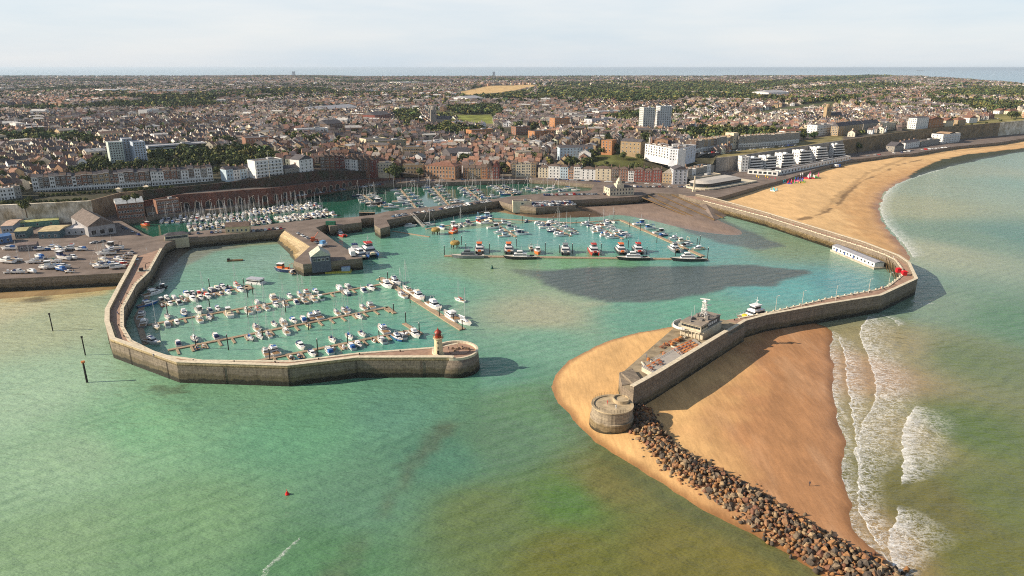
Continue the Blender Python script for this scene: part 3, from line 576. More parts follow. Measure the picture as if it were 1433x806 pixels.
# step block between bastion and platform
mb=MB(); a=G2(869,523,9); b=G2(889,541,9); mb.prism([a,G2(886,519,9),G2(897,533,9),b],8.4,9.6,0); mb.prism([G2(866,530,6),G2(884,524,6),G2(890,545,6),G2(870,548,6)],0,8.6,0); local(mb.build('gatehouse_step',M_WALL,ft),ft)
# raised terrace
tr=GL([(898,514),(915,523.5),(955,499.5),(942,489)],10.0); mb=MB(); mb.prism(tr,8.4,10.2,0,None,1); mb.prism(GL([(942,489),(956,499.5),(984,483.5),(972,474)],9.3),8.4,9.4,0,None,1)
local(mb.build('raised_terrace',[mat('terrace_wall',srgb(196,186,164),.8,.2,1),mat('terrace_decking',srgb(168,160,150),.7,.15,.4)],ft),ft)
mb=MB()
for a,b in zip(tr,tr[1:]+tr[:1]):
    for z in (10.7,11.2): mb.tube((*a,z),(*b,z),.05,4)
    n=5
    for k in range(n): x=a[0]+(b[0]-a[0])*k/n; y=a[1]+(b[1]-a[1])*k/n; mb.tube((x,y,10.2),(x,y,11.2),.05,4)
local(mb.build('terrace_railing',M_ALU,ft),ft)
# ramp building: restaurant with radar mast
M_CREAM=mat('cream_render',srgb(196,184,160),.8,.25,.6); M_GREYR=mat('grey_roof_felt',srgb(150,138,124),.8,.25,.5)
fx,fy=G2(978,476,8.4); dirv=Vector((G2(1019,464,8.4)[0]-G2(924,521.5,8.4)[0],G2(1019,464,8.4)[1]-G2(924,521.5,8.4)[1])); ra=math.atan2(dirv.y,dirv.x)
rs=empty('restaurant_building',(fx-1.6,fy+3.0,8.4),ra,'cream restaurant with bridge-like upper floor and radar mast on the fort','restaurant')
# local +x runs inland along the wall, +y towards the harbour
MB().box(8.5,1,0,17,11,3.2,m=0).build('ground_floor',M_CREAM,rs)
mb=MB().box(9.5,.8,3.2,18,10,.35); mb.box(-.5,1,3.2,2.6,9,.35); mb.build('floor_slab',M_COPE,rs)
MB().box(2.6,1.2,3.55,6.4,9.2,2.6).build('bridge_room',M_CREAM,rs)
MB().box(2.4,1.2,6.15,7.4,10,.35).build('bridge_roof',M_GREYR,rs)
w=MB().box(0,0,0,.12,.95,.95,bot=True).mesh('window',M_GLASS)
for i in range(8):
    o=bpy.data.objects.new('window',w); COL.objects.link(o); o.parent=rs; o.location=(-.64,-2.6+i*1.12,4.5)
for s,y in ((1,-3.42),(-1,5.82)):
    for i in range(4):
        o=bpy.data.objects.new('window',w); COL.objects.link(o); o.parent=rs; o.location=(.9+i*1.4,y,4.5); o.rotation_euler=(0,0,math.pi/2)
for i in range(6): MB().cyl(-1.4,-3.2+i*1.7,0,.16,3.2,8).build('column',M_COPE,rs)
MB().box(11.5,.6,3.55,11.4,8,3.0).build('upper_block',mat('slate_cladding',srgb(96,94,92),.7,.3,1),rs)
MB().box(11.5,.6,6.55,12,8.6,.25).build('upper_roof',M_GREYR,rs)
for i in range(5): MB().box(6.6+i*1.7,-3.46,4.5,1.0,.14,1.1).build('window',M_WFRAME,rs)
mb=MB()
for k in range(13):
    a=math.pi*.35+k*.2; mb.box(3+6.4*math.cos(a),5.5+5.2*math.sin(a),3.5,1.35,.25,1.1,a+math.pi/2)
mb.build('balcony_wall',M_WFRAME,rs); MB().cyl(3,5.5,3.2,6.3,.3,20).build('balcony_floor',M_CONC,rs)
mb=MB().box(4,4,6.5,2.4,1.6,1.1); mb.box(5.2,-.5,6.5,1.4,1.4,.9); mb.box(1,2.5,6.5,1.2,1.0,.6); mb.cyl(8,3,6.8,.7,1.5,10); mb.box(11,2,6.8,2.8,2.2,1.3); mb.box(7.6,-2,6.8,1.8,1.2,1.8); mb.build('roof_plant',mat('plant_grey',srgb(128,122,116),.6,.3,1),rs)
mb=MB(); bx,by=9.8,.8
LEG=[(-1.1,-1.1),(1.1,-1.1),(1.1,1.1),(-1.1,1.1)]
def lv(i,k): t=k/4; a,b=LEG[i]; return (bx+a*(1-.5*t),by+b*(1-.5*t),6.8+7.0*t)
for i in range(4):
    for k in range(4):
        mb.tube(lv(i,k),lv(i,k+1),.14,5); mb.tube(lv(i,k),lv((i+1)%4,k+1),.08,4); mb.tube(lv(i,k+1),lv((i+1)%4,k+1),.08,4)
mb.build('lattice_mast',M_WFRAME,rs)
mb=MB().box(bx,by,10.4,2.4,2.4,.15); mb.box(bx,by,13.8,2.0,2.0,.2); mb.box(bx,by,14,.8,.8,.7); mb.build('mast_platform',M_WFRAME,rs)
mb=MB().box(bx,by,14.8,.7,4.2,.35,.35,bot=True); mb.build('radar_scanner',M_WFRAME,rs); MB().box(bx+.9,by-1.4,12.2,.5,2.4,.3,.8,bot=True).build('radar_scanner',M_WFRAME,rs)
mb=MB(); mb.tube((3,3.2,6.5),(3,3.2,11.2),.09,5); mb.tube((2.2,3.2,9.5),(3.8,3.2,9.5),.05,4); mb.tube((6.8,4,6.5),(6.8,4,12.4),.06,4); mb.build('aerial',M_ALU,rs)
# picnic tables on the terrace
M_TT=mat('table_orange',src='obj',rough=.6,var=.25,scale=1)
tb=empty('picnic_table',(0,0,0),0,'x','table')
mb=MB().box(0,0,.72,1.6,.75,.06,bot=True); mb.build('table_top',M_TT,tb)
for s in (-1,1): MB().box(0,s*.72,.42,1.6,.28,.05,bot=True).build('bench',M_TT,tb)
for s in (-1,1):
    mb=MB(); mb.tube((s*.6,-.75,0),(s*.6,.25,.74),.05,4); mb.tube((s*.6,.75,0),(s*.6,-.25,.74),.05,4); mb.build('leg',M_TT,tb)
proto(tb)
rows=[(943,490,966,479.5,9.4),(946,492.5,970,482,9.4),(950,495,974,484.5,9.4),(954,497,977,486,9.4),(931,483,952,474,8.4),(926,487,948,478,8.4),(908,514,922,506,10.2),(911,518,924,510,10.2)]
RN=['back row of lower terrace','second row of lower terrace','third row of lower terrace','row under the outer parapet','row at platform harbour edge','platform row beside lower terrace','back row of raised terrace','front row of raised terrace']
for r,(u0,v0,u1,v1,z) in enumerate(rows):
    a=G2(u0,v0,z); b=G2(u1,v1,z); n=int(math.dist(a,b)/2.35)
    for i in range(n):
        t=i/max(1,n-1); c=random.choice([srgb(196,116,54),srgb(186,104,50),srgb(204,140,84),srgb(150,88,56)])
        dup(tb,(a[0]+(b[0]-a[0])*t,a[1]+(b[1]-a[1])*t,z),ra+random.uniform(-.3,.3),'orange picnic table, %s from left, %s'%(ordw(i),RN[r]),'picnic tables on the fort terraces',colors={k:c for k in ('table_top','bench','leg')},scale=1.15)
# small white tower craft moored behind the arm is made with the boats
# ================================================================ BOATS
def hullmb(L_,B,fb,tr=.8,full=2.2,sheer=.35,m=0,md=1,keel=.5,y0=0):
    mb=MB(); N=9; rings=[]
    for i in range(N):
        s=i/(N-1); w=B/2*(tr+(1-tr)*math.sin(math.pi*min(s,.45)/.9)) if s<.45 else B/2*(1-((s-.45)/.55)**full)
        w=max(w,.04); x=-L_/2+L_*s; z=fb*(1+sheer*s*s); xb=x-(.10*L_*(s-.6)/.4 if s>.6 else 0)
        rings.append([(x,y0-w,z),(xb,y0-w*.86,.12*fb),(xb,y0,-keel),(xb,y0+w*.86,.12*fb),(x,y0+w,z)])
    vs=[p for r in rings for p in r]; fs=[]
    for i in range(N-1):
        for k in range(4): fs.append((i*5+k,i*5+k+1,(i+1)*5+k+1,(i+1)*5+k))
    fs.append((4,3,2,1,0)); mb.add(vs,[f[::-1] for f in fs],m)
    dk=[(r[0][0],r[0][1]*1.0,r[0][2]-.06) for r in rings]+[(r[4][0],r[4][1],r[4][2]-.06) for r in rings]
    mb.add(dk,[(i,i+1,N+i+1,N+i) for i in range(N-1)],md); return mb
def loftbox(mb,x0,x1,w0,w1,z0,z1,rk=.4,rb=.1,tp=.85,m=0,y0=0):     # cabin with raked front
    vs=[(x0,y0-w0/2,z0),(x1,y0-w1/2,z0),(x1,y0+w1/2,z0),(x0,y0+w0/2,z0),(x0+rb,y0-w0/2*tp,z1),(x1-rk,y0-w1/2*tp,z1),(x1-rk,y0+w1/2*tp,z1),(x0+rb,y0+w0/2*tp,z1)]
    return mb.add(vs,[(0,1,5,4),(1,2,6,5),(2,3,7,6),(3,0,4,7),(4,5,6,7)],m)
def sail_yacht(name='sailing_yacht',L_=10,B=3.2,mast=14,boomcol=True):
    r=empty(name,(0,0,0),0,'x','sailing yacht')
    hullmb(L_,B,1.05,.62,1.9,.3).build('hull',[M_GEL,M_DECK],r)
    c=loftbox(MB(),-L_*.12,L_*.27,B*.56,B*.3,.95,1.55,1.0,.1).build('coachroof',M_WHITE,r)
    for s in (-1,1): MB().box(L_*.06,s*B*.235,1.16,L_*.22,.06,.22,s*-.11,bot=True).build('cabin_window',M_GLASS,c)
    MB().box(-L_*.29,0,1.0,L_*.26,B*.44,.06).build('cockpit',M_TEAK,r)
    mk=MB(); mk.tube((L_*.09,0,1.5),(L_*.09,0,mast),.11,6,.07)
    for z,w in ((mast*.45,1.0),(mast*.7,.8)): mk.tube((L_*.09,-w,z),(L_*.09,w,z),.04,4)
    for a in ((L_*.48,0,1.3),(-L_*.48,0,1.1),(L_*.07,B*.46,1.1),(L_*.07,-B*.46,1.1)): mk.tube(a,(L_*.09,0,mast*.97),.02,3)
    mk.build('mast',M_ALU,r)
    bo=MB(); bo.tube((L_*.08,0,2.3),(-L_*.32,0,2.2),.07,5); bo.build('boom',M_ALU,r)
    sc=MB(); sc.tube((L_*.07,0,2.5),(-L_*.31,0,2.4),.26,6,.14); sc.build('sail_cover',M_OBJ,r)
    sh=MB(); sh.add([(-L_*.02,-B*.26,1.5),(-L_*.02,B*.26,1.5),(-L_*.14,B*.28,2.15),(-L_*.14,-B*.28,2.15),(-L_*.22,-B*.26,2.0),(-L_*.22,B*.26,2.0)],[(0,1,2,3),(3,2,5,4)]); sh.build('spray_hood',M_OBJ,r)
    return proto(r)
def motor_cruiser(name='motor_cruiser',L_=9,B=3.1,fly=False):
    r=empty(name,(0,0,0),0,'x','motor boat')
    hullmb(L_,B,1.15,.9,2.6,.4).build('hull',[M_GEL,M_DECK],r)
    mb=MB(); loftbox(mb,-L_*.18,L_*.30,B*.72,B*.5,1.1,1.75,.9,.05); cb=mb.build('cabin',M_WHITE,r)
    loftbox(MB(),-L_*.16,L_*.16,B*.68,B*.6,1.75,2.3,.7,.15,.88).build('windscreen',M_GLASS,cb)
    mb=MB(); loftbox(mb,-L_*.2,L_*.09,B*.66,B*.6,2.3,2.42,.15,.05,.95); mb.build('roof',M_WHITE,r)
    MB().box(-L_*.33,0,1.12,L_*.27,B*.68,.06).build('cockpit_floor',M_TEAK,r)
    if fly:
        mb=MB(); loftbox(mb,-L_*.22,L_*.05,B*.62,B*.5,2.42,3.1,.5,.0,.95); mb.build('flybridge',M_WHITE,r); MB().box(-L_*.08,0,3.1,L_*.16,B*.46,.08,bot=True).build('canopy',M_OBJ,r)
        mk=MB(); mk.tube((-L_*.18,-.9,3.1),(-L_*.2,-.5,4.2),.05,4); mk.tube((-L_*.18,.9,3.1),(-L_*.2,.5,4.2),.05,4); mk.tube((-L_*.2,-.5,4.2),(-L_*.2,.5,4.2),.05,4); mk.build('radar_arch',M_WHITE,r)
    else:
        mb=MB(); loftbox(mb,-L_*.46,-L_*.17,B*.7,B*.7,1.15,2.3,.05,.5,.8); mb.build('canopy',M_OBJ,r)
    return proto(r)
def open_boat():
    r=empty('open_boat',(0,0,0),0,'x','small boat'); L_,B=6,2.2
    hullmb(L_,B,.7,.85,2.4,.3).build('hull',[M_GEL,M_TEAK],r)
    MB().box(.3,0,.7,1.1,.9,.7,taper=.8).build('console',M_WHITE,r); mb=MB().box(-L_*.5,0,.4,.5,.5,.9,taper=.7); mb.build('outboard_motor',M_DARK,r)
    MB().box(-1.2,0,.66,.5,1.7,.25).build('thwart',M_OBJ,r); return proto(r)
def fishing_boat():
    r=empty('fishing_boat',(0,0,0),0,'x','fishing boat'); L_,B=11,4
    hullmb(L_,B,1.5,.85,2.2,.5,keel=.8).build('hull',[M_GEL,M_DECK],r)
    w=loftbox(MB(),.4,3.2,2.4,2.0,1.5,3.9,.3,0,.92).build('wheelhouse',M_OBJ,r); MB().box(1.8,0,3.0,2.85,2.28,.6).build('window_band',M_GLASS,w)
    MB().box(1.7,0,3.9,3.2,2.5,.15).build('wheelhouse_roof',M_WHITE,r)
    mk=MB(); mk.tube((1,0,4),(1,0,8),.08,5); mk.tube((1,0,5.2),(-3.4,0,4.4),.06,4); mk.build('mast',M_ALU,r)
    gn=MB(); gn.tube((-4,-1.5,1.5),(-4.2,-1.5,4.2),.09,5); gn.tube((-4,1.5,1.5),(-4.2,1.5,4.2),.09,5); gn.tube((-4.2,-1.5,4.2),(-4.2,1.5,4.2),.09,5); gn.build('stern_gantry',M_OBJ,r)
    MB().box(-1.6,0,1.5,1.6,1.6,.7).build('fish_hatch',M_OBJ,r); return proto(r)
def catamaran(L_=19,B=7.4):
    r=empty('crew_catamaran',(0,0,0),0,'x','workboat')
    for s in (-1,1): hullmb(L_,2.3,1.9,.9,2.6,.25,keel=.6,y0=s*(B/2-1.15)).build('hull',[M_GEL,M_GEL],r)
    MB().box(-1,0,1.75,L_*.82,B-1.4,.35,bot=True).build('deck',M_DECK,r)
    w=loftbox(MB(),-L_*.26,L_*.16,B*.78,B*.7,2.1,4.7,1.0,.2,.92).build('deckhouse',M_WHITE,r); loftbox(MB(),-L_*.24,L_*.163,B*.79,B*.71,3.1,4.0,.35,.08,.965).build('window_band',M_GLASS,w)
    w=loftbox(MB(),-L_*.14,L_*.08,B*.52,B*.46,4.7,6.8,.5,.1,.9).build('wheelhouse',M_WHITE,r); loftbox(MB(),-L_*.125,L_*.085,B*.53,B*.47,5.35,6.25,.3,.05,.95).build('window_band',M_GLASS,w)
    loftbox(MB(),-L_*.18,L_*.10,B*.6,B*.5,6.8,7.15,.3,.2,.9).build('wheelhouse_roof',M_OBJ,r)
    mk=MB(); mk.tube((-1.5,-.7,7.1),(-1.6,0,9.2),.07,4); mk.tube((-1.5,.7,7.1),(-1.6,0,9.2),.07,4); mk.tube((-1.6,0,9),(-1.6,0,11),.06,4); mk.tube((-1.6,-1,9.2),(-1.6,1,9.2),.08,4); mk.build('mast',M_WHITE,r)
    mb=MB(); mb.box(L_*.33,0,2.1,2.2,2.2,1.0); mb.build('cargo_crate',M_OBJ,r)
    rl=MB()
    for s in (-1,1):
        rl.tube((-L_*.45,s*B*.46,3.1),(L_*.44,s*B*.44,3.2),.06,4)
        for i in range(8): x=-L_*.45+i*L_*.127; rl.tube((x,s*B*.46,2.1),(x,s*B*.46,3.1),.05,4)
    rl.build('railing',M_ALU,r); return proto(r)
def patrol(L_=26,B=6.4):
    r=empty('patrol_vessel',(0,0,0),0,'x','workboat')
    hullmb(L_,B,2.2,.86,2.4,.35,keel=1).build('hull',[M_GEL,M_DECK],r)
    w=loftbox(MB(),-L_*.22,L_*.2,B*.74,B*.6,2.2,4.6,1.6,.3,.9).build('deckhouse',M_OBJ,r); loftbox(MB(),-L_*.2,L_*.19,B*.735,B*.6,3.4,4.1,.6,.1,.965).build('window_band',M_GLASS,w)
    w=loftbox(MB(),-L_*.1,L_*.1,B*.56,B*.5,4.6,6.6,.9,.4,.88).build('wheelhouse',M_OBJ,r); loftbox(MB(),-L_*.09,L_*.1,B*.57,B*.5,5.3,6.1,.4,.1,.94).build('window_band',M_GLASS,w)
    mk=MB(); mk.tube((-1,-.9,6.6),(-1.6,0,9.4),.09,4); mk.tube((-1,.9,6.6),(-1.6,0,9.4),.09,4); mk.tube((-1.6,0,9),(-1.6,0,12),.07,4); mk.tube((-1.6,-1.3,9.2),(-1.6,1.3,9.2),.1,4); mk.build('mast',M_ALU,r)
    MB().box(-L_*.37,0,2.2,3.6,2.2,.8,taper=.9).build('dinghy_rack',M_DARK,r); return proto(r)
YA=sail_yacht(); MC=motor_cruiser(); MF=motor_cruiser('flybridge_cruiser',11.5,3.8,True); OB=open_boat(); FB=fishing_boat(); CT=catamaran(); PT=patrol()
WH=(.80,.79,.77); CRM=srgb(226,212,180); NAVY=srgb(38,52,92); BLU=srgb(44,96,160); RDD=srgb(176,52,42); GRN=srgb(60,110,88); ORG=srgb(222,112,52); GRY=srgb(120,124,128); BLK=srgb(40,40,44); TANC=srgb(150,116,84); LBL=srgb(130,168,200)
CN={WH:'white',CRM:'cream',NAVY:'navy',BLU:'blue',RDD:'red',GRN:'green',ORG:'orange',GRY:'grey',BLK:'black',TANC:'tan',LBL:'pale blue'}
def pick(cs,ws): return random.choices(cs,ws)[0]
def moor(kind,x,y,z,rz,where,group,hull=None,trim=None,sc=None):
    hull=hull or pick([WH,CRM,NAVY,BLU,GRY,RDD],[78,6,6,4,3,2]); trim=trim or pick([NAVY,BLU,WH,CRM,GRY,BLK,RDD,GRN],[26,18,22,10,10,8,3,3])
    P,nm,tn,s={'y':(YA,'sailing yacht','sail cover',random.uniform(.78,1.08)),'m':(MC,'motor cruiser','canopy',random.uniform(.72,1.0)),'f':(MF,'flybridge cruiser','canopy',random.uniform(.85,1.05)),'o':(OB,'open boat','seat',random.uniform(.8,1.1)),'b':(FB,'fishing boat','wheelhouse',random.uniform(.8,1.05))}[kind]
    s=sc or s*1.04
    cl={'hull':hull}
    for k in ('sail_cover','spray_hood','canopy','thwart','wheelhouse','stern_gantry','fish_hatch'): cl[k]=trim
    return dup(P,(x,y,z),rz,'%s %s with %s %s, %s'%(CN[hull],nm,CN[trim],tn,where),group,colors=cl,scale=(s,s,s))
M_DECKP=M_WOOD
def pontoon(a,b,z,w,label,fingers=0,flen=6,fside=(-1,),name='pontoon',curve=True):
    A_=G2(*a,z); B_=G2(*b,z); L_=math.dist(A_,B_); an=math.atan2(B_[1]-A_[1],B_[0]-A_[0]); r=empty(name,(*A_,z),an,label,'pontoon')
    mb=MB().box(L_/2,0,-.55,L_,w,.55); mb.build('walkway',M_DECKP,r)
    for i in range(int(fingers)):
        for s in fside:
            x=(i+.6)*L_/fingers; mb=MB().box(x,s*(w/2+flen/2),-.5,1.0,flen,.45); mb.build('finger',M_DECKP,r)
    return A_,B_,an,L_,r
def pile(u,v,h=5,zb=0,label=None,grp='black mooring piles'):
    x,y=G2(u,v,zb); o=PILE.copy(); COL.objects.link(o); o.location=(x,y,zb-2); o.scale=(1,1,(h+2)/7.); o['label']=label or 'slender black mooring pile standing at the pontoon edge'; o['category']='pile'; o['group']=grp; return o
mb=MB(); mb.cyl(0,0,0,.24,6.7,8); mb.cyl(0,0,6.7,.27,.3,8,.03,m=1); PILE=mb.build('mooring_pile',[M_PILE,M_WFRAME]); PILE['label']='x'; PILE['category']='pile'; PROTOS.append(PILE)
cnt=[0]
def berth(P,us,side,kinds,row,group,z=0,gap=None,ang=None,head=None):
    A_,B_,an,L_,r=P
    for i,u in enumerate(us):
        if isinstance(u,tuple): k,u=u
        else: k=pick(list(kinds),[1]*len(kinds))
        # distance along the pontoon where the survey column u meets it
        k_=(u-CX)/FPX; d=[B_[0]-A_[0],B_[1]-A_[1]]; q=lambda x,y:x-k_*(y*_c+(CH-z)*_s)
        t=-q(*A_)/(q(*B_)-q(*A_)); t=min(max(t,0),1); x,y=A_[0]+d[0]*t,A_[1]+d[1]*t
        half={'y':4.9,'m':4.2,'f':5.6,'o':3.0,'b':5.2}[k]; off=(half+1.3)*side
        nx,ny=-math.sin(an),math.cos(an); rz=an+side*math.pi/2+(math.pi if random.random()<.45 else 0)+random.uniform(-.05,.05)
        moor(k,x+nx*off,y+ny*off,z,rz,'%s from left %s'%(ordw(i),row),group)
# --- west marina
P1=pontoon((222,424.5),(347,400.5),.45,2.0,'long floating wooden pontoon at the back of the west marina',9,5.5)
P2=pontoon((207,454),(541,396),.45,2.0,'longest floating pontoon, second from the back in the west marina',20,6)
P3=pontoon((235,489.5),(543,429.5),.45,2.0,'floating pontoon with a T end, third from the back in the west marina',18,6.5)
P4=pontoon((352,506),(578,461),.45,2.0,'floating pontoon nearest the lighthouse pier in the west marina',13,6)
P5=pontoon((533,388.5),(647,460.5),.5,3.2,'wide diagonal pontoon closing the seaward side of the west marina')
PW_=pontoon((213,402),(191,444),.45,2.6,'narrow walkway pontoon along the foot of the curved pier'); pontoon((191,444),(204,481),.45,2.6,'lower walkway pontoon under the corner of the curved pier')
pontoon((541,429),(552.5,438),.45,2,'short T end of the third marina pontoon'); pontoon((565,452),(590,467),.45,2,'short T end of the pontoon nearest the lighthouse'); pontoon((344,398.5),(352,404),.45,3,'end platform of the rearmost marina pontoon'); pontoon((528,391),(536,388),.45,2,'short link at the top of the diagonal pontoon')
gm='boats berthed in the west marina'
berth(P1,[229,238,247,257,266,274,282,290,300,309,317,325,336],1,'mmmoy','behind rearmost west marina pontoon',gm)
berth(P1,[224,235,246,256,267,277,287,296,306,316,333],-1,'mmmo','before rearmost west marina pontoon',gm)
berth(P2,[237,('f',261),('b',282),296,308,363,('f',387),410,424,('f',434),447,479,491],1,'mmy','behind the second marina pontoon',gm)
berth(P2,[217,232,246,('y',276),290,('b',317),('y',343),('y',356),('y',368),383,394,410,421,433,444,480,503,515],-1,'mmyy','before the second marina pontoon',gm)
berth(P3,[('m',252),276,('m',305),363,389,('y',401),('m',416),429,('f',441),('f',450),477,('y',488),('y',493),514,('f',525)],1,'yym','behind the third marina pontoon',gm)
berth(P3,[('o',273),('o',282),('y',346),359,('y',371),395,('o',428),('y',497)],-1,'my','before the third marina pontoon',gm)
berth(P4,[('f',377),('f',388),('m',426),('y',471),('y',495),('y',513),('f',543)],1,'my','behind pontoon nearest lighthouse',gm)
berth(P4,[366,('o',404),('o',415),('m',433),('m',455),('o',462),('o',477),('m',486),('m',497),('o',519),('m',528),('f',549),('m',556),('o',564),('f',573)],-1,'mo','before pontoon nearest lighthouse',gm)
def alongside(P,items,side,row,group,z=0,off=2.9):
    A_,B_,an,L_,r=P
    for i,(k,t,s) in enumerate(items):
        nx,ny=-math.sin(an),math.cos(an); o_=(off+(s-1)*1.5)*side; moor(k,A_[0]+(B_[0]-A_[0])*t+nx*o_,A_[1]+(B_[1]-A_[1])*t+ny*o_,z,an+math.pi*(i%3==1),'%s from top %s'%(ordw(i),row),group,hull=WH,sc=s)
alongside(P5,[('f',.14,1.25),('y',.30,1.3),('f',.45,1.3),('f',.64,1.35),('f',.82,1.35)],1,'outside the diagonal pontoon',gm)
alongside(P5,[('f',.17,1.2),('y',.37,1.15)],-1,'inside the diagonal pontoon',gm)
moor('y',*G2(649,452,0),0,-.9,'largest, at the foot of the diagonal pontoon',gm,WH,WH,1.35)
moor('y',*G2(643,421,0),0,2.4,'anchored alone outside the diagonal pontoon','boats lying apart in the harbour',WH,RDD,.85)
for q_,(u,v,k,h,tr_,rz,s) in enumerate([(199,443,'f',WH,NAVY,1.9,1.0),(202,454,'f',GRY,WH,1.9,1.0),(208,427,'f',BLU,BLU,.9,1.0),(216,412,'f',WH,WH,1.0,1.15),(224,405,'b',BLK,BLK,.4,.8),(214,480,'f',WH,NAVY,-.5,1.0)]):
    moor(k,*G2(u,v,0),0,rz,'%s along foot of curved pier'%ordw(q_),gm,h,tr_,s)
hbt=empty('houseboat',(*G2(358,396.5,0),0),-.3,'large white flat-roofed houseboat at the end of the rearmost pontoon','houseboat')
MB().box(0,0,-.4,11,5,1.2).build('hull',M_WFRAME,hbt); w=MB().box(0,0,.8,9,4.4,2.2).build('deckhouse',M_WFRAME,hbt); MB().box(0,0,3.0,9.6,5,.2).build('roof',mat('roof_tarp',srgb(176,178,186),.6,.2,1),hbt); MB().box(0,0,1.6,9.05,4.45,.7).build('window_band',M_GLASS,w)
for u,v,h in [(238,397,0),(294,406,7),(342,405,7),(347,417,6),(354,412,7),(347,444,6),(294,432,6),(235,441,6.5),(275,489,7),(320,490,8),(400,437,7),(368,473,5),(432,462,7),(445,494,7),(378,505,6),(487,484,6),(433,408,0),(493,405,0),(532,398,5),(543,396,7),(531,478,6),(568,452,6),(587,469,6.5),(574,424,5.5),(595,426,5),(615,443,5),(635,451,5),(647,462,5.5),(556,398,5),(531,432,0),(551,437,5)]:
    if h: pile(u,v,h)
# --- tall navigation posts and buoys outside the pier
M_CAP=mat('post_head_ochre',srgb(196,120,70),.7,.2,1)
for i,(u,v,vt,lab) in enumerate([(122,535,505,'black navigation post nearest the camera, with a red topped head'),(119.5,497,470,'middle black navigation post left of the curved pier'),(74,463,438,'farthest black navigation post left of the curved pier')]):
    x,y=G2(u,v,0); h=ZT(y,vt); r=empty('navigation_post',(x,y,0),0,lab,'navigation post'); MB().cyl(0,0,-2,.42 if i==0 else .26,h+1.4,10,.34 if i==0 else .24).build('pile',M_PILE,r); mb=MB(); mb.cyl(0,0,h-.8,.7 if i==0 else .45,.7,10); mb.build('post_head',M_CAP if i==0 else M_PILE,r)
bu=empty('channel_buoy',(*G2(402,692,0),0),0,'red conical channel buoy floating alone in the open water','buoy'); MB().lathe(0,0,[(.5,-.4),(1.0,-.1),(1.0,.6),(.75,.8),(.45,1.7),(.12,1.9)],14).build('float',mat('buoy_red',srgb(206,22,24),.4,.15,1),bu); mb=MB(); mb.tube((0,0,1.9),(0,0,2.7),.05,4); mb.cyl(0,0,2.6,.22,.35,8); mb.build('topmark',MATS['buoy_red'],bu); bu.scale=(.62,.62,.55)
bu=empty('channel_buoy',(*G2(688.5,376,0),0),0,'small dark green buoy floating before the workboat pontoon','buoy'); MB().lathe(0,0,[(.5,-.4),(.9,-.1),(.9,.5),(.3,1.9)],12).build('float',mat('buoy_green',srgb(30,80,66),.5,.2,1),bu); MB().cyl(0,0,1.9,.3,.5,8).build('topmark',MATS['buoy_green'],bu)
# --- east harbour
E1=pontoon((622,357.5),(990,362.5),.6,3.4,'very long workboat pontoon crossing the outer harbour'); E2=pontoon((869,307.5),(984,358),.6,3,'diagonal pontoon closing the east side of the outer harbour')
E3=pontoon((596,320),(690,305.5),.5,2.2,'back pontoon below the basin wall, left length'); E3b=pontoon((690,305.5),(800,311.5),.5,2.2,'back pontoon below the mud bank, middle length'); E3c=pontoon((800,311.5),(869,307.5),.5,2.2,'back pontoon below the mud bank, right length')
E4=pontoon((687,308),(722,331),.5,2,'branch pontoon of the outer harbour, leftmost'); E5=pontoon((760,309.5),(799,330),.5,2,'branch pontoon of the outer harbour, in the middle'); E6=pontoon((828,312),(872,334),.5,2,'branch pontoon of the outer harbour, rightmost')
ED_=pontoon((549,323),(601,331),.4,1.6,'low dark pontoon strung with tyres beside the lock entrance')
gw='workboats along the long pontoon'; ge='boats on the branch pontoons of the outer harbour'
for u,v,rc_,hc,dsc in [(671,352.5,ORG,BLK,'orange roofed wind farm catamaran, first of a pair left of centre'),(712,352.5,ORG,BLK,'orange roofed wind farm catamaran beside the second grey patrol vessel'),(791,354,GRY,BLK,'grey roofed crew catamaran alone near the middle of the long pontoon'),(831,354,RDD,RDD,'crew catamaran with red hull, red roof and white deckhouse'),(869,353.5,ORG,BLK,'orange roofed catamaran, left of the rightmost red roofed one'),(893,353,RDD,BLK,'red roofed catamaran behind the third patrol vessel')]:
    dup(CT,(*G2(u,v,0),0),-math.pi/2+random.uniform(-.06,.06),dsc,gw,colors={'hull':hc,'wheelhouse_roof':rc_,'cargo_crate':rc_,'deck':WH},scale=.92)
moor('b',*G2(752,354,0),0,-1.5,'moored bow outward on the long workboat pontoon',gw,ORG,WH,1.15); moor('b',*G2(743,350,0),0,-1.5,'small, behind the long pontoon',gw,GRY,CRM,.8)
dup(CT,(*G2(944,351,0),0),-1.45,'pale grey crew catamaran at the right end of the long pontoon',gw,colors={'hull':GRY,'wheelhouse_roof':GRY,'cargo_crate':TANC},scale=.8)
for u,v,rz,h,dc,lab in [(654,360.8,math.pi,GRY,GRY,'grey patrol vessel at the left end of the long pontoon'),(727,362.2,math.pi,BLK,WH,'white wheelhouse patrol vessel, second from the left along the long pontoon'),(885,363.6,math.pi,BLK,WH,'white wheelhouse patrol vessel, third from the left along the long pontoon'),(961,365,math.pi,BLK,WH,'white and black patrol vessel at the right end of the long pontoon')]:
    dup(PT,(*G2(u,v,0),0),rz+.03,lab,gw,colors={'hull':h,'deckhouse':dc,'wheelhouse':dc},scale=.86)
berth(E2,[('b',885),('b',898),('b',912),('m',920),('f',931),('b',944),('m',952),('f',964)],1,'bf','outside east diagonal pontoon',ge)
berth(E3,[('b',612),('b',630),('y',640),('b',650),('b',664),('b',678)],-1,'bm','on left back pontoon',ge)
berth(E3b,[('m',738),('o',772),('o',790)],-1,'om','on middle back pontoon',ge)
berth(E4,[('f',695),('b',704),('f',712),('b',718)],1,'fb','right of leftmost branch pontoon',ge); berth(E4,[('f',692),('b',702),('f',712),('f',719)],-1,'fb','left of leftmost branch pontoon',ge)
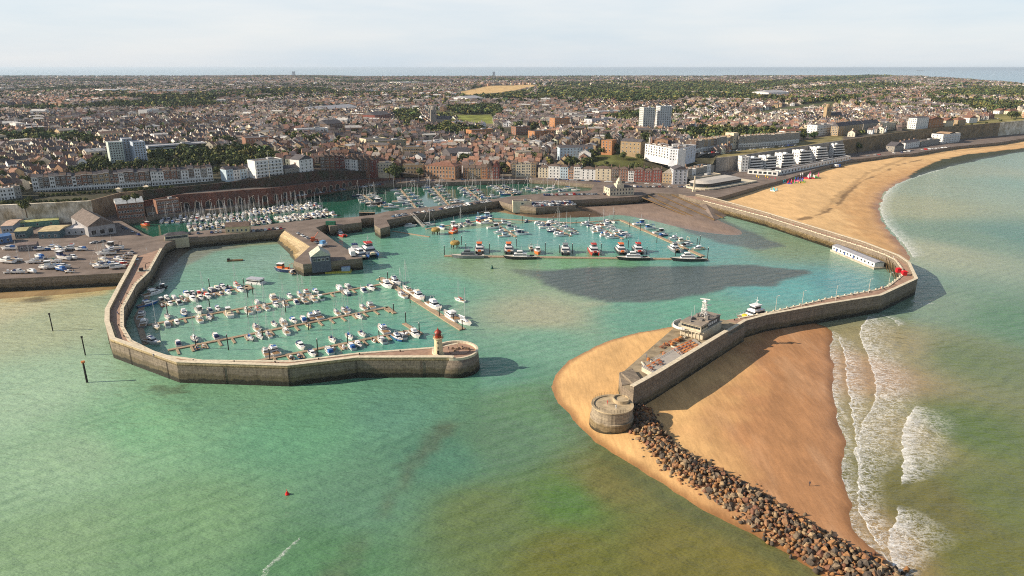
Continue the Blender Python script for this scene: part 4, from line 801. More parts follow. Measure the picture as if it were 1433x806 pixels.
berth(E5,[764,769,774,779,784,789,795],1,'my','right of middle branch pontoon',ge); berth(E5,[763,769,('b',775),780,785,790,796],-1,'mf','left of middle branch pontoon',ge)
berth(E6,[833,838,843,848,853,858,863,868],1,'mfy','right of rightmost branch pontoon',ge); berth(E6,[831,836,841,846,851,856,861,867],-1,'mf','left of rightmost branch pontoon',ge)
berth(E3c,[('o',812),('m',846),('y',853)],-1,'m','on right back pontoon',ge)
moor('b',*G2(636,325,0),0,1.2,'moored on the left dolphin among the piles',ge,ORG,RDD,1.2); moor('b',*G2(678,306,0),0,.3,'moored on the left back pontoon',ge,BLU,LBL,1.3)
moor('m',*G2(575,317,0),0,.1,'by foot of the footbridge',ge,WH,GRY,1.1); moor('y',*G2(600,316,0),0,.2,'at the footbridge landing',ge,WH,WH,1.1)
for i,(u,v) in enumerate([(610,325),(637,344)]):
    x,y=G2(u,v+3,0); r=empty('round_dolphin',(x,y,0),0,['round yellow-brown dolphin platform on piles, the farther of the pair','round yellow-brown dolphin platform on piles, the nearer of the pair'][i],'dolphin'); MB().lathe(0,0,[(3.0,2.6),(3.4,3.2),(3.3,4.2),(2.6,5.0)],18).build('platform',mat('ochre_fender',srgb(160,132,72),.8,.35,1) if i==0 else MATS['ochre_fender'],r)
    for k in range(6): MB().cyl(2.6*math.cos(k*1.05),2.6*math.sin(k*1.05),-2,.25,4.8,7).build('pile',M_PILE,r)
for u,v,h in [(622,357,7),(652,352,6),(685,354,7),(723,345,6),(743,352,6),(763,353,7),(783,354,6),(801,354,7),(841,354,7),(879,347,6),(905,355,5),(919,340,6),(945,358,6),(975,346,7),(979,343,7),(990,362,8),(646,343,7),(609,318,6),(655,316,7),(690,310,6),(731,312,6),(774,313,6),(806,317,6),(825,310,6),(859,307,7),(881,318,6),(896,323,6),(877,334,5),(636,342,5)]:
    pile(u,v,h,grp='black mooring piles')
for nm_,sel_ in (('in the west marina',lambda o:PX(*o.location)[1]>372 and PX(*o.location)[0]<660),('in the outer harbour',lambda o:not(PX(*o.location)[1]>372 and PX(*o.location)[0]<660))):
    for i,o in enumerate(sorted([o for o in COL.objects if o.name.startswith('mooring_pile.') and sel_(o)],key=lambda o:PX(*o.location)[0])): o['label']='slender black mooring pile, %s from left %s'%(ordw(i),nm_); o['group']='black mooring piles '+nm_
# footbridge from the basin wall
a=Vector(G(576,300,7.7)); b=Vector(G(593,318,1.0)); br=empty('access_bridge',tuple(a),0,'grey sloping footbridge from the basin wall down to the pontoons','footbridge'); d=b-a; w=Vector((-d.y,d.x,0)).normalized()*1.1
MB().add([w*-1,w,d+w,d-w],[(0,1,2,3)]).build('walkway',M_CONC,br)
for s in (-1,1):
    mb=MB(); mb.tube(w*s+Vector((0,0,1.2)),d+w*s+Vector((0,0,1.2)),.1,4)
    for k in range(10): q=d*(k/9)+w*s; mb.tube(q,q+Vector((0,0,1.2)),.06,4)
    mb.build('handrail',M_ALU,br)
# --- inner basin
gb='boats packed in the inner basin'; z=3.5
BL=[((508,272),(532,289),'leftmost finger pontoon of the inner basin'),((560,264),(585,294),'second finger pontoon of the inner basin'),((604,259.5),(632,291),'third finger pontoon of the inner basin'),((650,262),(680,285),'fourth finger pontoon of the inner basin'),((695,259.5),(718,273),'fifth finger pontoon of the inner basin')]
for i,(a,b,lab) in enumerate(BL):
    P=pontoon(a,b,z+.45,1.8,'%s'%lab); n=[6,6,8,8,6][i]; us=[a[0]+(b[0]-a[0])*(k+.4)/n for k in range(n)]
    berth(P,us,1,'yym','right of %s'%lab.replace(' of the inner basin','').replace(' pontoon',''),gb,z); berth(P,us,-1,'yym','left of %s'%lab.replace(' of the inner basin','').replace(' pontoon',''),gb,z)
R=[((224,309.5),(345,302),15,'back row pontoon of the west basin'),((262,319.5),(380,308.5),15,'middle row pontoon of the west basin'),((345,299),(448,287.5),16,'upper right row pontoon of the west basin'),((388,308),(464,298),12,'front right row pontoon of the west basin')]
for a,b,n,lab in R:
    P=pontoon(a,b,z+.45,1.8,'floating '+lab); us=[a[0]+(b[0]-a[0])*(k+.4)/n for k in range(n)]
    berth(P,us,1,'yymf','behind %s'%lab.replace(' pontoon of the',','),gb,z); berth(P,us,-1,'yymf','before %s'%lab.replace(' pontoon of the',','),gb,z)
for i,u in enumerate([737,742,748,753,759,765,772,780,788,796,806]):
    moor(random.choice('mfyb'),*G2(u,264.5+(i%3)*1.8,z),z,random.uniform(-.3,.3),'%s from left against basin quay'%ordw(i),gb)
for i,u in enumerate([548,640,690,722]): moor('f',*G2(u,[291,284,277,270][i],z),z,.15,'lying along dividing wall, %s from left'%ordw(i),gb,sc=1.2)
moor('f',*G2(562,284,z),z,.05,'across head of second finger pontoon',gb,WH,WH,1.5); moor('b',*G2(205,316,z),z,-.5,'alone in the west corner of the basin',gb,ORG,RDD,.9)
moor('b',*G2(525,287,z),z,.1,'at foot of leftmost finger pontoon',gb,BLK,GRY,1.5)
sb=empty('sailing_barge',(*G2(478,267,z),z),.62,'long brown wooden sailing barge moored along the far basin quay','barge'); hullmb(30,6.4,2.0,.8,2.2,.35,keel=.8).build('hull',[mat('barge_hull',srgb(92,70,54),.6,.3,1),M_TEAK],sb); MB().box(-4,0,2,7,3,1).build('deckhouse',M_WFRAME,sb); mk=MB(); mk.tube((5,0,2),(5,0,17),.2,6,.1); mk.tube((-9,0,2),(-9,0,12),.15,6,.1); mk.tube((15,0,2.6),(21,0,3.6),.12,5); mk.build('mast',M_TIMB,sb)
# --- vessels by the central quay
def ferry(u,v,rz,hull,roof,lab,s=1):
    return dup(CT,(*G2(u,v,0),0),rz,lab,'large workboats beside the central quay',colors={'hull':hull,'wheelhouse_roof':roof,'cargo_crate':CRM},scale=s)
ferry(497,355,1.9,WH,NAVY,'white ferry-like catamaran with navy roof at the central quay',1.0); ferry(517,357,-1.1,BLU,RDD,'blue hulled supply vessel with large red roof at the central quay',1.25); ferry(505,361,-1.0,NAVY,WH,'navy hulled workboat between the quay corner and the red roofed vessel',.9)
moor('b',*G2(398,380,0),0,2.9,'moored left of the timber quay end','large workboats beside the central quay',NAVY,ORG,1.3); moor('o',*G2(408,383,0),0,2.2,'beside the fishing boat at timber quay end','large workboats beside the central quay',GRY,GRY,1.4)
yb=empty('dredging_barge',(*G2(472,381,0),0),.12,'low yellow barge with a small blue cabin under the central quay','barge'); MB().box(0,0,-.4,17,5.5,1.5).build('hull',mat('barge_yellow',srgb(186,176,70),.7,.35,.6),yb); MB().box(5.4,0,1.1,5,4,2.4).build('cabin',mat('cabin_blue',srgb(150,168,190),.6,.2,1),yb); MB().box(-4,0,1.1,5,3,.6).build('deck_gear',M_TIMB,yb)
rb=dup(CT,(*G2(476,329,0),0),-.95,'long narrow vessel with bright red stern in the slipway recess','large workboats beside the central quay',colors={'hull':RDD,'wheelhouse_roof':GRY,'cargo_crate':RDD},scale=(1.1,.6,.6))
pb=empty('work_pontoon',(*G2(329,365,0),0),.2,'old low wooden raft floating alone in the west harbour','raft'); MB().box(0,0,-.3,9.5,3,1).build('deck',M_TIMB,pb); MB().box(-4,0,.7,1.4,2,1).build('locker',M_PILE,pb)
# long white houseboat by the east arm and the white research vessel
a=G2(1169,351,0); b=G2(1231,377,0); an=math.atan2(b[1]-a[1],b[0]-a[0]); L_=math.dist(a,b)
hv=empty('floating_clubhouse',((a[0]+b[0])/2,(a[1]+b[1])/2,0),an,'long white floating building with grey roof moored inside the east pier','houseboat')
MB().box(0,0,-.5,L_,8,1.7).build('hull',M_CONC,hv); w=MB().box(0,0,1.2,L_-2,6.6,3.0).build('deckhouse',M_WFRAME,hv); MB().gable(0,0,4.2,L_-1.6,6.8,.9).build('roof',mat('grey_metal_roof',srgb(150,150,156),.6,.2,.5),hv)
for i in range(12): MB().box(-L_/2+3+i*(L_-6)/11,-3.36,2.1,1.3,.12,1.1).build('window',M_GLASS,hv)
for i in range(3): MB().box(-L_/2+6+i*9,-3.38,1.25,1.2,.12,2.1).build('door',mat('door_blue',srgb(60,84,140),.6,.2,1) if i==0 else MATS['door_blue'],hv)
dup(CT,(*G2(1054,445,0),0),-2.6,'white survey catamaran with tall mast behind the east pier','large workboats beside the pier',colors={'hull':WH,'wheelhouse_roof':WH,'cargo_crate':srgb(230,200,60)},scale=1.0)
# ================================================================ ROCK GROYNE
GR=GL([(886,574),(910,608),(937,634),(972,656),(1027,687),(1066,711),(1105,736),(1162,770),(1215,797),(1268,826)],1.5); GW=[8,6.0,6.4,7,7,7,7.2,7,6.8,6.5]
segL=[math.dist(a,b) for a,b in zip(GR,GR[1:])]; TL=sum(segL)
icb=bmesh.new(); bmesh.ops.create_icosphere(icb,subdivisions=1,radius=1); icv=np.array([v.co[:] for v in icb.verts]); icf=np.array([[v.index for v in f.verts] for f in icb.faces]); icb.free()
def rockshape(r):
    v=icv*r.uniform(.8,1.15,(len(icv),1)); 
    for _ in range(7):
        n=r.normal(size=3); n/=np.linalg.norm(n); d=v@n; cut=r.uniform(.42,.75); v=v-np.outer(np.maximum(d-cut,0),n)
    return v*r.uniform(.7,1.25,3)
m,nt,p=nmat('granite_boulder'); oi=nt.nodes.new('ShaderNodeObjectInfo'); c=mix(nt,1,oi.outputs['Color'],ramp(nt,noise(nt,1.3,6),[(.3,.6),(.7,1.2)]),'MULTIPLY'); nt.links.new(c,p.inputs['Base Color']); p.inputs['Roughness'].default_value=.85; bump(nt,p,noise(nt,3,5),.5,.1)
m2=mat('granite_mix',src='attr',rough=.85,var=.4,scale=1.3,bmp=.3)
RC=[(srgb(142,104,72),'rust brown'),(srgb(100,86,70),'dark grey'),(srgb(126,108,86),'grey'),(srgb(150,108,68),'orange brown'),(srgb(156,132,100),'pale tan'),(srgb(122,84,62),'reddish brown'),(srgb(82,72,62),'charcoal')]
rk=[]; r_=np.random.default_rng(5)
def gpos(d):
    for j,s in enumerate(segL):
        if d<=s or j==len(segL)-1: break
        d-=s
    t=min(d/s,1); a,b=GR[j],GR[j+1]; w=GW[j]*(1-t)+GW[j+1]*t; tx,ty=(b[0]-a[0])/s,(b[1]-a[1])/s; return a[0]+(b[0]-a[0])*t,a[1]+(b[1]-a[1])*t,-ty,tx,w,j
d=0
while d<TL:
    x,y,nx,ny,w,j=gpos(d)
    q=-w
    while q<w:
        s=(.45+.62*r_.random()**1.5)*(1.0 if d<25 else 1.05); zz=.2+2.6*(1-(q/w)**2)*(.8 if d>20 else 1.3)+r_.uniform(-.4,.5)
        rk.append((x+nx*q+r_.uniform(-.6,.6),y+ny*q+r_.uniform(-.6,.6),zz,s,d)); q+=s*1.12+.1
    d+=1.05
for k in range(90):
    d=r_.uniform(0,TL); x,y,nx,ny,w,j=gpos(d); q=w*r_.uniform(1.0,1.35)*(1 if r_.random()<.75 else -1); rk.append((x+nx*-q,y+ny*-q,.6,r_.uniform(.4,.8),d))
order=sorted(range(len(rk)),key=lambda i:-rk[i][3]/math.dist((0,0,120),rk[i][:3])*(1 if PX(*rk[i][:3])[1]<806 else .01)); top=set(order[:300])
protos=[]
for k in range(12):
    v=rockshape(r_); me=bpy.data.meshes.new('boulder'); me.from_pydata(v.tolist(),[],icf.tolist()); me.materials.append(MATS['granite_boulder']); protos.append(me)
V=[];F_=[];C_=[];nb=0
sect=['at the near seaward end','in the near half','in the middle stretch','towards the bastion']
for i,(x,y,z,s,d) in enumerate(rk):
    col,cn=RC[r_.integers(len(RC))]
    if i in top:
        o=bpy.data.objects.new('boulder',protos[i%12]); COL.objects.link(o); o.location=(x,y,z); o.scale=(s*1.15,)*3; o.rotation_euler=tuple(r_.uniform(0,6.3,3)); o.color=(*col,1)
        se=sect[3-min(3,int(d/TL*4))]; o['label']='%s granite boulder of the rock groyne, %s'%(cn,se); o['category']='boulder'; o['group']='%s armour boulders %s'%(cn,se)
    else:
        v=rockshape(r_)*s*1.15; a=r_.uniform(0,6.3); R_=np.array([[math.cos(a),-math.sin(a),0],[math.sin(a),math.cos(a),0],[0,0,1]]); V.append(v@R_.T+np.array([x,y,z])); F_.append(icf+nb); nb+=len(v); C_.append(np.tile(col,(len(icf),1)))
F_=np.concatenate(F_); npmesh('groyne_boulders',np.concatenate(V),F_.ravel(),np.full(len(F_),3),m2,colors=np.concatenate(C_),kind='stuff',label='mass of smaller brown and grey boulders filling the rock groyne')
# ================================================================ TOWN: retaining walls, cliffs
EXC=[]      # oriented footprints (cx,cy,angle,half width,half depth) kept free of the street rows
def excl(cx,cy,an,hw,hd): EXC.append((cx,cy,math.cos(an),math.sin(an),hw,hd))
def varwall(pts,zb,thick,name,m,label,cat,z_extra=0,kids=None):     # pts: (x,y,ztop)
    P=[(p[0],p[1]) for p in pts]; Q=offset(P,thick); n=len(P); o=Vector((P[0][0],P[0][1],0)); mb=MB()
    zb=zb if isinstance(zb,(list,tuple)) else [zb]*n
    vs=[(P[i][0],P[i][1],zb[i]) for i in range(n)]+[(P[i][0],P[i][1],pts[i][2]+z_extra) for i in range(n)]+[(Q[i][0],Q[i][1],pts[i][2]+z_extra) for i in range(n)]+[(Q[i][0],Q[i][1],zb[i]) for i in range(n)]
    fs=[]
    for i in range(n-1):
        for k in range(3): fs.append((k*n+i,k*n+i+1,(k+1)*n+i+1,(k+1)*n+i))
    fs+=[(0,n,2*n,3*n),(n-1,4*n-1,3*n-1,2*n-1)]; mb.add(vs,fs); return mb.build(name,m,label=label,cat=cat) 
def ed(u0,u1,dz=0,n=None):
    us=sorted([u0,u1]+[e[0] for e in ED if u0<e[0]<u1]); out=[]
    for u in us:
        v=np.interp(u,[e[0] for e in ED],[e[1] for e in ED]); z=np.interp(u,[e[0] for e in ED],[e[2] for e in ED]); x,y,_=G(u,v,z); out.append((x,y-.4,z+dz))
    return out
def brickm(name,col,col2,sc=1):
    m,nt,p=nmat(name); c=mix(nt,ramp(nt,noise(nt,.12,7),[(.35,0),(.65,1)]),col,col2); c=mix(nt,1,c,ramp(nt,noise(nt,.9,5,stretch=(1,1,.25)),[(.3,.6),(.7,1.2)]),'MULTIPLY'); nt.links.new(c,p.inputs['Base Color']); p.inputs['Roughness'].default_value=.9; return m
M_RBRICK=brickm('red_brick_wall',srgb(124,78,62),srgb(96,66,56)); M_DBRICK=brickm('dark_planted_brick',srgb(84,58,48),srgb(52,56,36)); M_CHALK=brickm('chalk_face',srgb(238,228,208),srgb(170,156,128)); M_GWALL=brickm('grey_render_wall',srgb(168,160,150),srgb(146,138,128)); M_TANW=brickm('tan_concrete_cliff_wall',srgb(150,126,92),srgb(112,98,76))
varwall(ed(-400,128,1.0),3,3,'chalk_cliff',M_CHALK,'pale chalk cliff face with scrub behind the boatyard','cliff')
varwall(ed(128,200,1.0),3,1.4,'retaining_wall',brickm('tan_cliff_wall',srgb(158,134,104),srgb(120,100,80)),'tan cliff wall crossed by zigzag steps beside the boatyard','wall')
varwall(ed(200,560,1.0),3,1.2,'retaining_wall',M_DBRICK,'dark upper brick retaining wall with shrubs below the clifftop promenade','wall')
varwall(ed(1003,1180,1.0),3,1.2,'retaining_wall',M_GWALL,'pale grey rendered retaining wall behind the white beach apartments','wall')
varwall(ed(1180,1400,1.0),2,1.5,'retaining_wall',M_TANW,'tan ribbed concrete cliff wall above the eastern promenade','wall')
varwall(ed(1400,1700,.6),2,2,'chalk_cliff',M_CHALK,'pale chalk cliff at the far right of the bay','cliff')
# arched red wall carrying the sloping road
AW=[(196,297,16),(254,293,20),(300,289.5,19.8),(344,285,19.5),(380,281.5,19),(405,276,18),(449,268.5,16.8),(494,259.5,13),(530,254,10.5),(566,250,8.4)]
aw=[(*G2(u,v,7.5),z) for u,v,z in AW]; lo=varwall(aw,5,1.2,'arched_wall',M_RBRICK,'long red brick wall of arches carrying the sloping road above the quay','wall')
mb=MB(); inner=[]
for i,(x,y,z) in enumerate(aw): inner.append((x,y+1))
outr=[]
edp=ed(150,600)
for i,(x,y,z) in enumerate(aw):
    a=(x)/(y+15); yy=float(np.interp(a,[q[0]/q[1] for q in edp],[q[1] for q in edp])); outr.append((a*yy,yy+1,z-1.0))
n=len(aw); mb.add([(x,y+.6,z-1.0) for x,y,z in aw]+outr,[(i,i+1,n+i+1,n+i) for i in range(n-1)]); mb.build('sloping_road',M_ASPH,kind='structure')
arch=MB(); arch.add([(-2.1,-.35,0),(2.1,-.35,0),(2.1,-.35,3.2),(1.5,-.35,4.7),(0,-.35,5.4),(-1.5,-.35,4.7),(-2.1,-.35,3.2)],[(0,1,2,3,4,5,6)],0)  # flat dark panel, painted shade in place of a real arch recess
for (a0,b0),(a1,b1) in [((-2.4,0),(-2.4,3.3)),((-2.4,3.3),(-1.7,5.0)),((-1.7,5.0),(0,5.8)),((0,5.8),(1.7,5.0)),((1.7,5.0),(2.4,3.3)),((2.4,3.3),(2.4,0))]: arch.tube((a0,-.35,b0),(a1,-.35,b1),.28,4,m=1)
arch=arch.mesh('arch',[M_DARK,mat('arch_surround',srgb(180,160,140),.85,.3,1)])
k=0
for i in range(1,7):
    a,b=aw[i],aw[i+1]; L_=math.dist(a[:2],b[:2]); n=int(L_/8.0); an=math.atan2(b[1]-a[1],b[0]-a[0])
    for j in range(n):
        t=(j+.5)/n; o=bpy.data.objects.new('arch',arch); COL.objects.link(o); o.parent=lo; o.location=(a[0]+(b[0]-a[0])*t,a[1]+(b[1]-a[1])*t,7.5); o.rotation_euler=(0,0,an); o.scale=(1,1,1.0 if i<5 else .8)
# sea wall step along the east promenade
sw=GL([(1104,251),(1149,235.5),(1194,225),(1250,218),(1275,216.5),(1336,206.5),(1399,200.5),(1433,195),(1600,180)],5.2)
mb=MB(); mb.prism(offset(sw,14)+offset(sw,0)[::-1],0,5.2); mb.build('sea_wall',M_WALLB,label='low stepped sea wall between the beach and eastern promenade',cat='wall')
# ================================================================ BUILDINGS
def wmesh(w,h,fr=.14):
    mb=MB(); mb.box(0,0,0,w+fr*2,.10,h+fr*2,m=1,bot=True); mb.box(0,-.04,fr,w,.10,h,m=0,bot=True); return mb.mesh('window',[M_GLASS,M_WFRAME])
WM={}
def win(w,h):
    k=(round(w,1),round(h,1))
    if k not in WM: WM[k]=wmesh(*k)
    return WM[k]
M_STUFFW=M_GLASS
def facade(root,x0,x1,y,z0,floors,fh,bays,w,h,rot=0,budget=[100]):
    # windows of one face: rot 0 front (-y), +1 right side, -1 left side
    for f in range(floors):
        for b in range(bays):
            t=(b+.5)/bays; s=x0+(x1-x0)*t; budget[0]-=1
            if budget[0]<0: EXTRA.setdefault(root.name,(root,[]))[1].append((s,y,z0+f*fh+.8,rot,w,h)); continue
            o=bpy.data.objects.new('window',win(w,h)); COL.objects.link(o); o.parent=root
            if rot==0: o.location=(s,y,z0+f*fh+.8)
            else: o.location=(y,s,z0+f*fh+.8); o.rotation_euler=(0,0,rot*math.pi/2)
EXTRA={}
def block(name,label,cat,pl,pr,z,depth,h,wall=(.6,.55,.45),roof='flat',rh=2.5,rc_=(.14,.12,.11),floors=3,bays=4,sb=2,ch=0,group=None,ww=1.1,wh=1.5,band=None,exc=True,balc=False,az=None):
    A_=G2(*pl,z); B_=G2(*pr,z); W_=math.dist(A_,B_); an=math.atan2(B_[1]-A_[1],B_[0]-A_[0])
    r=empty(name,((A_[0]+B_[0])/2,(A_[1]+B_[1])/2,z),an,label,cat,group)
    if exc: excl((A_[0]+B_[0])/2-math.sin(an)*depth/2,(A_[1]+B_[1])/2+math.cos(an)*depth/2,an,W_/2+3,depth/2+3)
    o=MB().box(0,depth/2,-6,W_,depth,h+6).build('walls',M_OWALL,r); o.color=(*wall,1)
    mb=MB()
    if roof=='flat':
        o=MB().box(0,depth/2,h,W_-.8,depth-.8,.15).build('roof',M_OROOF,r); o.color=(*rc_,1)
        for x,y,sx,sy in ((0,.2,W_,.4),(0,depth-.2,W_,.4),(-W_/2+.2,depth/2,.4,depth-.8),(W_/2-.2,depth/2,.4,depth-.8)): mb.box(x,y,h,sx,sy,.6)
        o=mb.build('parapet',M_OWALL,r); o.color=(*wall,1)
        if W_>14:
            o=MB().box(W_*.18,depth*.55,h+.15,W_*.16,depth*.3,1.6).build('plant_room',M_OROOF,r); o.color=(.4,.4,.4,1)
    elif roof=='gable': mb.gable(0,depth/2,h,W_,depth,rh,mg=1); o=mb.build('roof',[M_OROOF,M_OROOF],r); o.color=(*rc_,1)
    elif roof=='cross': mb.gable(0,depth/2,h,depth,W_,rh,math.pi/2); o=mb.build('roof',M_OROOF,r); o.color=(*rc_,1)
    else: mb.hip(0,depth/2,h,W_,depth,rh); o=mb.build('roof',M_OROOF,r); o.color=(*rc_,1)
    for i in range(ch):
        x=-W_/2+(i+.5)*W_/ch if ch>1 else W_/2-.5; c=MB().box(x,depth*.5,h+(0 if roof=='flat' else rh*.4),.8,1.7,1.6 if roof=='flat' else rh*.6+1.3); 
        for q in (-.45,.45): c.cyl(x,depth*.5+q,h+(1.6 if roof=='flat' else rh+1.3),.16,.5,6)
        o=c.build('chimney',M_OWALL,r); o.color=(.26,.17,.12,1)
    bud=[100]; fh=(h-.4)/floors
    facade(r,-W_/2+.6,W_/2-.6,-.03,.1,floors,fh,bays,ww,min(wh,fh-1.0),0,bud)
    if sb:
        s=-1 if (A_[0]+B_[0])/2>0 else 1; facade(r,.8,depth-.8,s*(W_/2+.03),.1,floors,fh,sb,ww,min(wh,fh-1.0),s,bud)
    if band:
        o=MB().box(0,-.25,fh-.25,W_,.5,.25,bot=True).build('balcony',M_OWALL,r); o.color=(*band,1)
    if balc:
        for f in range(1,floors):
            o=MB().box(0,-.7,f*fh-.1,W_*.96,1.4,.2,bot=True); o.box(0,-1.35,f*fh+.1,W_*.96,.1,.8,bot=True); o=o.build('balcony',M_OWALL,r); o.color=(.75,.74,.72,1)
    return r
CREAM=(.62,.53,.38); WHT=(.74,.72,.68); BRK=(.25,.13,.085); YBK=(.36,.26,.15); DRD=(.20,.065,.05); ORB=(.42,.20,.09); GRB=(.30,.27,.23); PBL=(.46,.56,.62); SLA=(.11,.10,.105); TIL=(.24,.115,.075); LEAD=(.38,.38,.40); TANR=(.34,.29,.23); DBR=(.15,.105,.08)
WN={CREAM:'cream',WHT:'white',BRK:'brown brick',YBK:'yellow brick',DRD:'dark red',ORB:'orange brick',GRB:'grey stone',PBL:'pale blue',DBR:'dark brown'}
def terrace(items,pa,pb,z,depth,where,group,roof='gable',h0=11,floors=4,rc_=SLA,var=.8,rh=2.6,bays=2,band=None,zb=None):
    tot=sum(w for w,_ in items); acc=0; z1=z if zb is None else zb
    for i,(w,c) in enumerate(items):
        t0=acc/tot; acc+=w; t1=acc/tot; zz=z+(z1-z)*(t0+t1)/2
        p=lambda t:(pa[0]+(pb[0]-pa[0])*t,pa[1]+(pb[1]-pa[1])*t)
        h=h0+random.uniform(-var,var)
        r=block('terrace_house','%s terraced house, %s from left %s'%(WN[c],ordw(i),where),'house',p(t0),p(t1),zz,depth,h,c,roof,rh,random.choice([rc_,rc_,DBR]),floors,bays,1 if i in(0,len(items)-1) else 0,1,group,.95,1.5,band)
        if band:
            A_,B_=G2(*p(t0),zz),G2(*p(t1),zz); W_=math.dist(A_,B_); fh=(h-.4)/floors; o=MB().box(0,-.06,0,W_-.1,.12,fh*1.55).build('stucco_base',M_OWALL,r); o.color=(.66,.65,.62,1)
            for b in range(bays): o=bpy.data.objects.new('window',win(1.1,1.5)); COL.objects.link(o); o.parent=r; o.location=((b+.5-bays/2)*W_/bays,-.15,.6)
            o=MB().box(0,.6,h-.1,W_+.05,1.2,.5).build('cornice',M_OWALL,r); o.color=(.5,.48,.42,1)
R_=random.choice
def mixc(n,cs,ws): return [(random.uniform(.85,1.25),pick(cs,ws)) for _ in range(n)]
terrace([(1.3,WHT),(1,GRB)]+mixc(5,[DBR,BRK,CREAM,WHT],[4,2,2,2])+mixc(15,[DBR,BRK,WHT,YBK],[5,3,3,2]),(48,271.5),(212,260.5),23,11,'on west clifftop promenade','houses on the west clifftop promenade',band=(.6,.62,.62),zb=24,h0=12.5)
terrace(mixc(3,[WHT],[1]),(196,261.5),(214,260.4),24,10,'in white clifftop trio','white houses in the clifftop terrace',h0=13.5,roof='flat') if 0 else None
terrace([(1,WHT),(1,WHT),(1,BRK),(1,BRK),(.6,DBR),(1.2,WHT),(.8,DBR),(1,WHT),(1,GRB),(.8,WHT)],(213,260.4),(299,253.5),24,11,'in clifftop row by brick shelter','houses on the west clifftop, right part',h0=11.5,band=(.6,.6,.6))
terrace([(1,PBL),(1,WHT),(1,PBL),(1,WHT)],(318,253.5),(356,248.5),24.5,10,'of the pale blue clifftop row','pale clifftop houses left of the glazed hotel',h0=9.5,floors=3)
terrace(mixc(4,[WHT,GRB],[1,1]),(-6,283),(32,278),23,10,'at far left cliff edge','houses at the far left cliff edge',h0=9,floors=3,roof='flat')
block('hotel_building','white clifftop hotel with tiers of green-tinted balconies','hotel',(359,250),(397,245.5),25.5,14,15,WHT,'flat',floors=5,bays=7,sb=3,balc=True)
block('clifftop_house','white gabled clifftop building with stacked bay windows','house',(420,243.5),(439,240.5),24.5,13,13,WHT,'cross',4,SLA,4,3,2,1)
block('clifftop_house','low grey building between the two white clifftop buildings','house',(399,245.5),(419,242.5),25,9,6,GRB,'gable',2.5,SLA,2,4,1,1)
terrace(mixc(5,[BRK,DRD,DBR],[2,2,2]),(449,240),(483,239),24.5,13,'of dark red sloping-road row','dark red houses above the sloping road',h0=14,roof='hip',rh=3,zb=19,rc_=DBR)
terrace([(1,WHT),(1,WHT),(1,DBR),(1,BRK),(1,DRD)],(483,240),(524,241.5),19,12,'of mixed row above sloping road','mixed houses above the sloping road',h0=12,roof='cross',rh=3.5,zb=16,rc_=DBR)
block('clubhouse','pale cream and glass clubhouse with a flat roof above the basin','building',(524,242.3),(549,242.3),14.5,12,10,CREAM,'flat',floors=3,bays=6,sb=2)
block('town_building','low tan brick building between trees behind the basin','building',(564,243),(592,243),11,12,9,YBK,'flat',floors=2,bays=6,sb=2)
block('customs_building','large orange-brown brick building with tall window bays','building',(597,248),(637,250),8.5,18,12.5,(.36,.20,.11),'hip',3,TIL,3,9,4,2,wh=2.6)
terrace([(1,ORB),(1.2,YBK),(1.2,YBK),(1,ORB)],(648,249),(681,249.5),8,12,'of orange row facing the basin','orange brick houses facing the basin',h0=11,rc_=DBR,roof='gable')
terrace([(1.3,BRK),(1.3,DRD)],(681,249.8),(698,250),8,16,'of gabled dark red pair','dark red gabled houses',h0=12,roof='cross',rh=5,rc_=DRD)
terrace(mixc(5,[CREAM,GRB,YBK],[1,2,1]),(716,246),(750,246.5),9,12,'of grey row facing the basin','grey houses facing the basin end',h0=12,roof='flat')
terrace([(1.5,CREAM),(1.7,WHT),(1.2,PBL),(.8,ORB),(1,WHT),(2.2,WHT),(2.3,CREAM),(1.2,DBR),(1.3,BRK),(.9,WHT),(1.4,DRD),(1.3,DRD),(1.3,DRD)],(753,248.5),(925,255.5),7.6,12,'of the coloured harbour parade','coloured houses along the harbour parade',h0=12,roof='hip',rh=2.2,bays=3,rc_=DBR,var=1.3)
block('parade_building','tan hipped-roof building at the right end of the red parade','building',(926,256),(940,257),7.6,14,10,YBK,'hip',4,TANR,3,3,3,1)
block('parade_building','tall pale grey gabled building beside the tan hipped one','building',(941,258),(961,258),7.6,16,15,(.5,.5,.52),'cross',3,SLA,5,3,4,1)
terrace(mixc(7,[GRB,WHT],[1,1]),(962,253),(999,245),8,12,'of grey row under the cliff road','grey houses under the east cliff road',h0=11,roof='flat',floors=3)
# east cliff
block('seaview_block','long white four-storey block on the green bank, lit by the sun','building',(902,216.5),(948,226),24,10,12,WHT,'flat',floors=4,bays=12,sb=3,ch=6,rc_=TANR,ww=1.6,wh=1.9,band=(.35,.34,.33))
block('seaview_block','white end block of the sunlit bank row, turned to the sea','building',(949,225.8),(973,219),24,11,12.5,(.62,.64,.68),'flat',floors=4,bays=6,sb=3,ch=2)
block('town_building','brown gable-ended building left of the sunlit white block','building',(868,213),(896,215),25,14,13,YBK,'gable',3,SLA,3,5,3,2)
block('town_building','orange rendered building above the garden bank','building',(841,212),(856,213),25,13,13,ORB,'flat',floors=4,bays=3,sb=4)
block('town_building','pale blue sided houses block above the garden bank','building',(783,219),(830,218),20,12,10,PBL,'gable',3,SLA,3,10,2,4)
cr=[(973,214),(985,211.5),(998,209.5),(1011,207.8),(1025,206.5)]
for i in range(4): terrace(mixc(3,[GRB,DBR,YBK],[3,1,1]),cr[i],cr[i+1],25.5,13,'of %s crescent stretch'%ORD[i],'crescent houses, %s stretch'%ORD[i],h0=13,roof='flat',band=(.5,.5,.5),rc_=TANR)
block('crescent_end','tall cream end building splitting the two clifftop crescents','building',(1025,206.5),(1032,206),25.5,14,17,CREAM,'flat',floors=4,bays=2,sb=3)
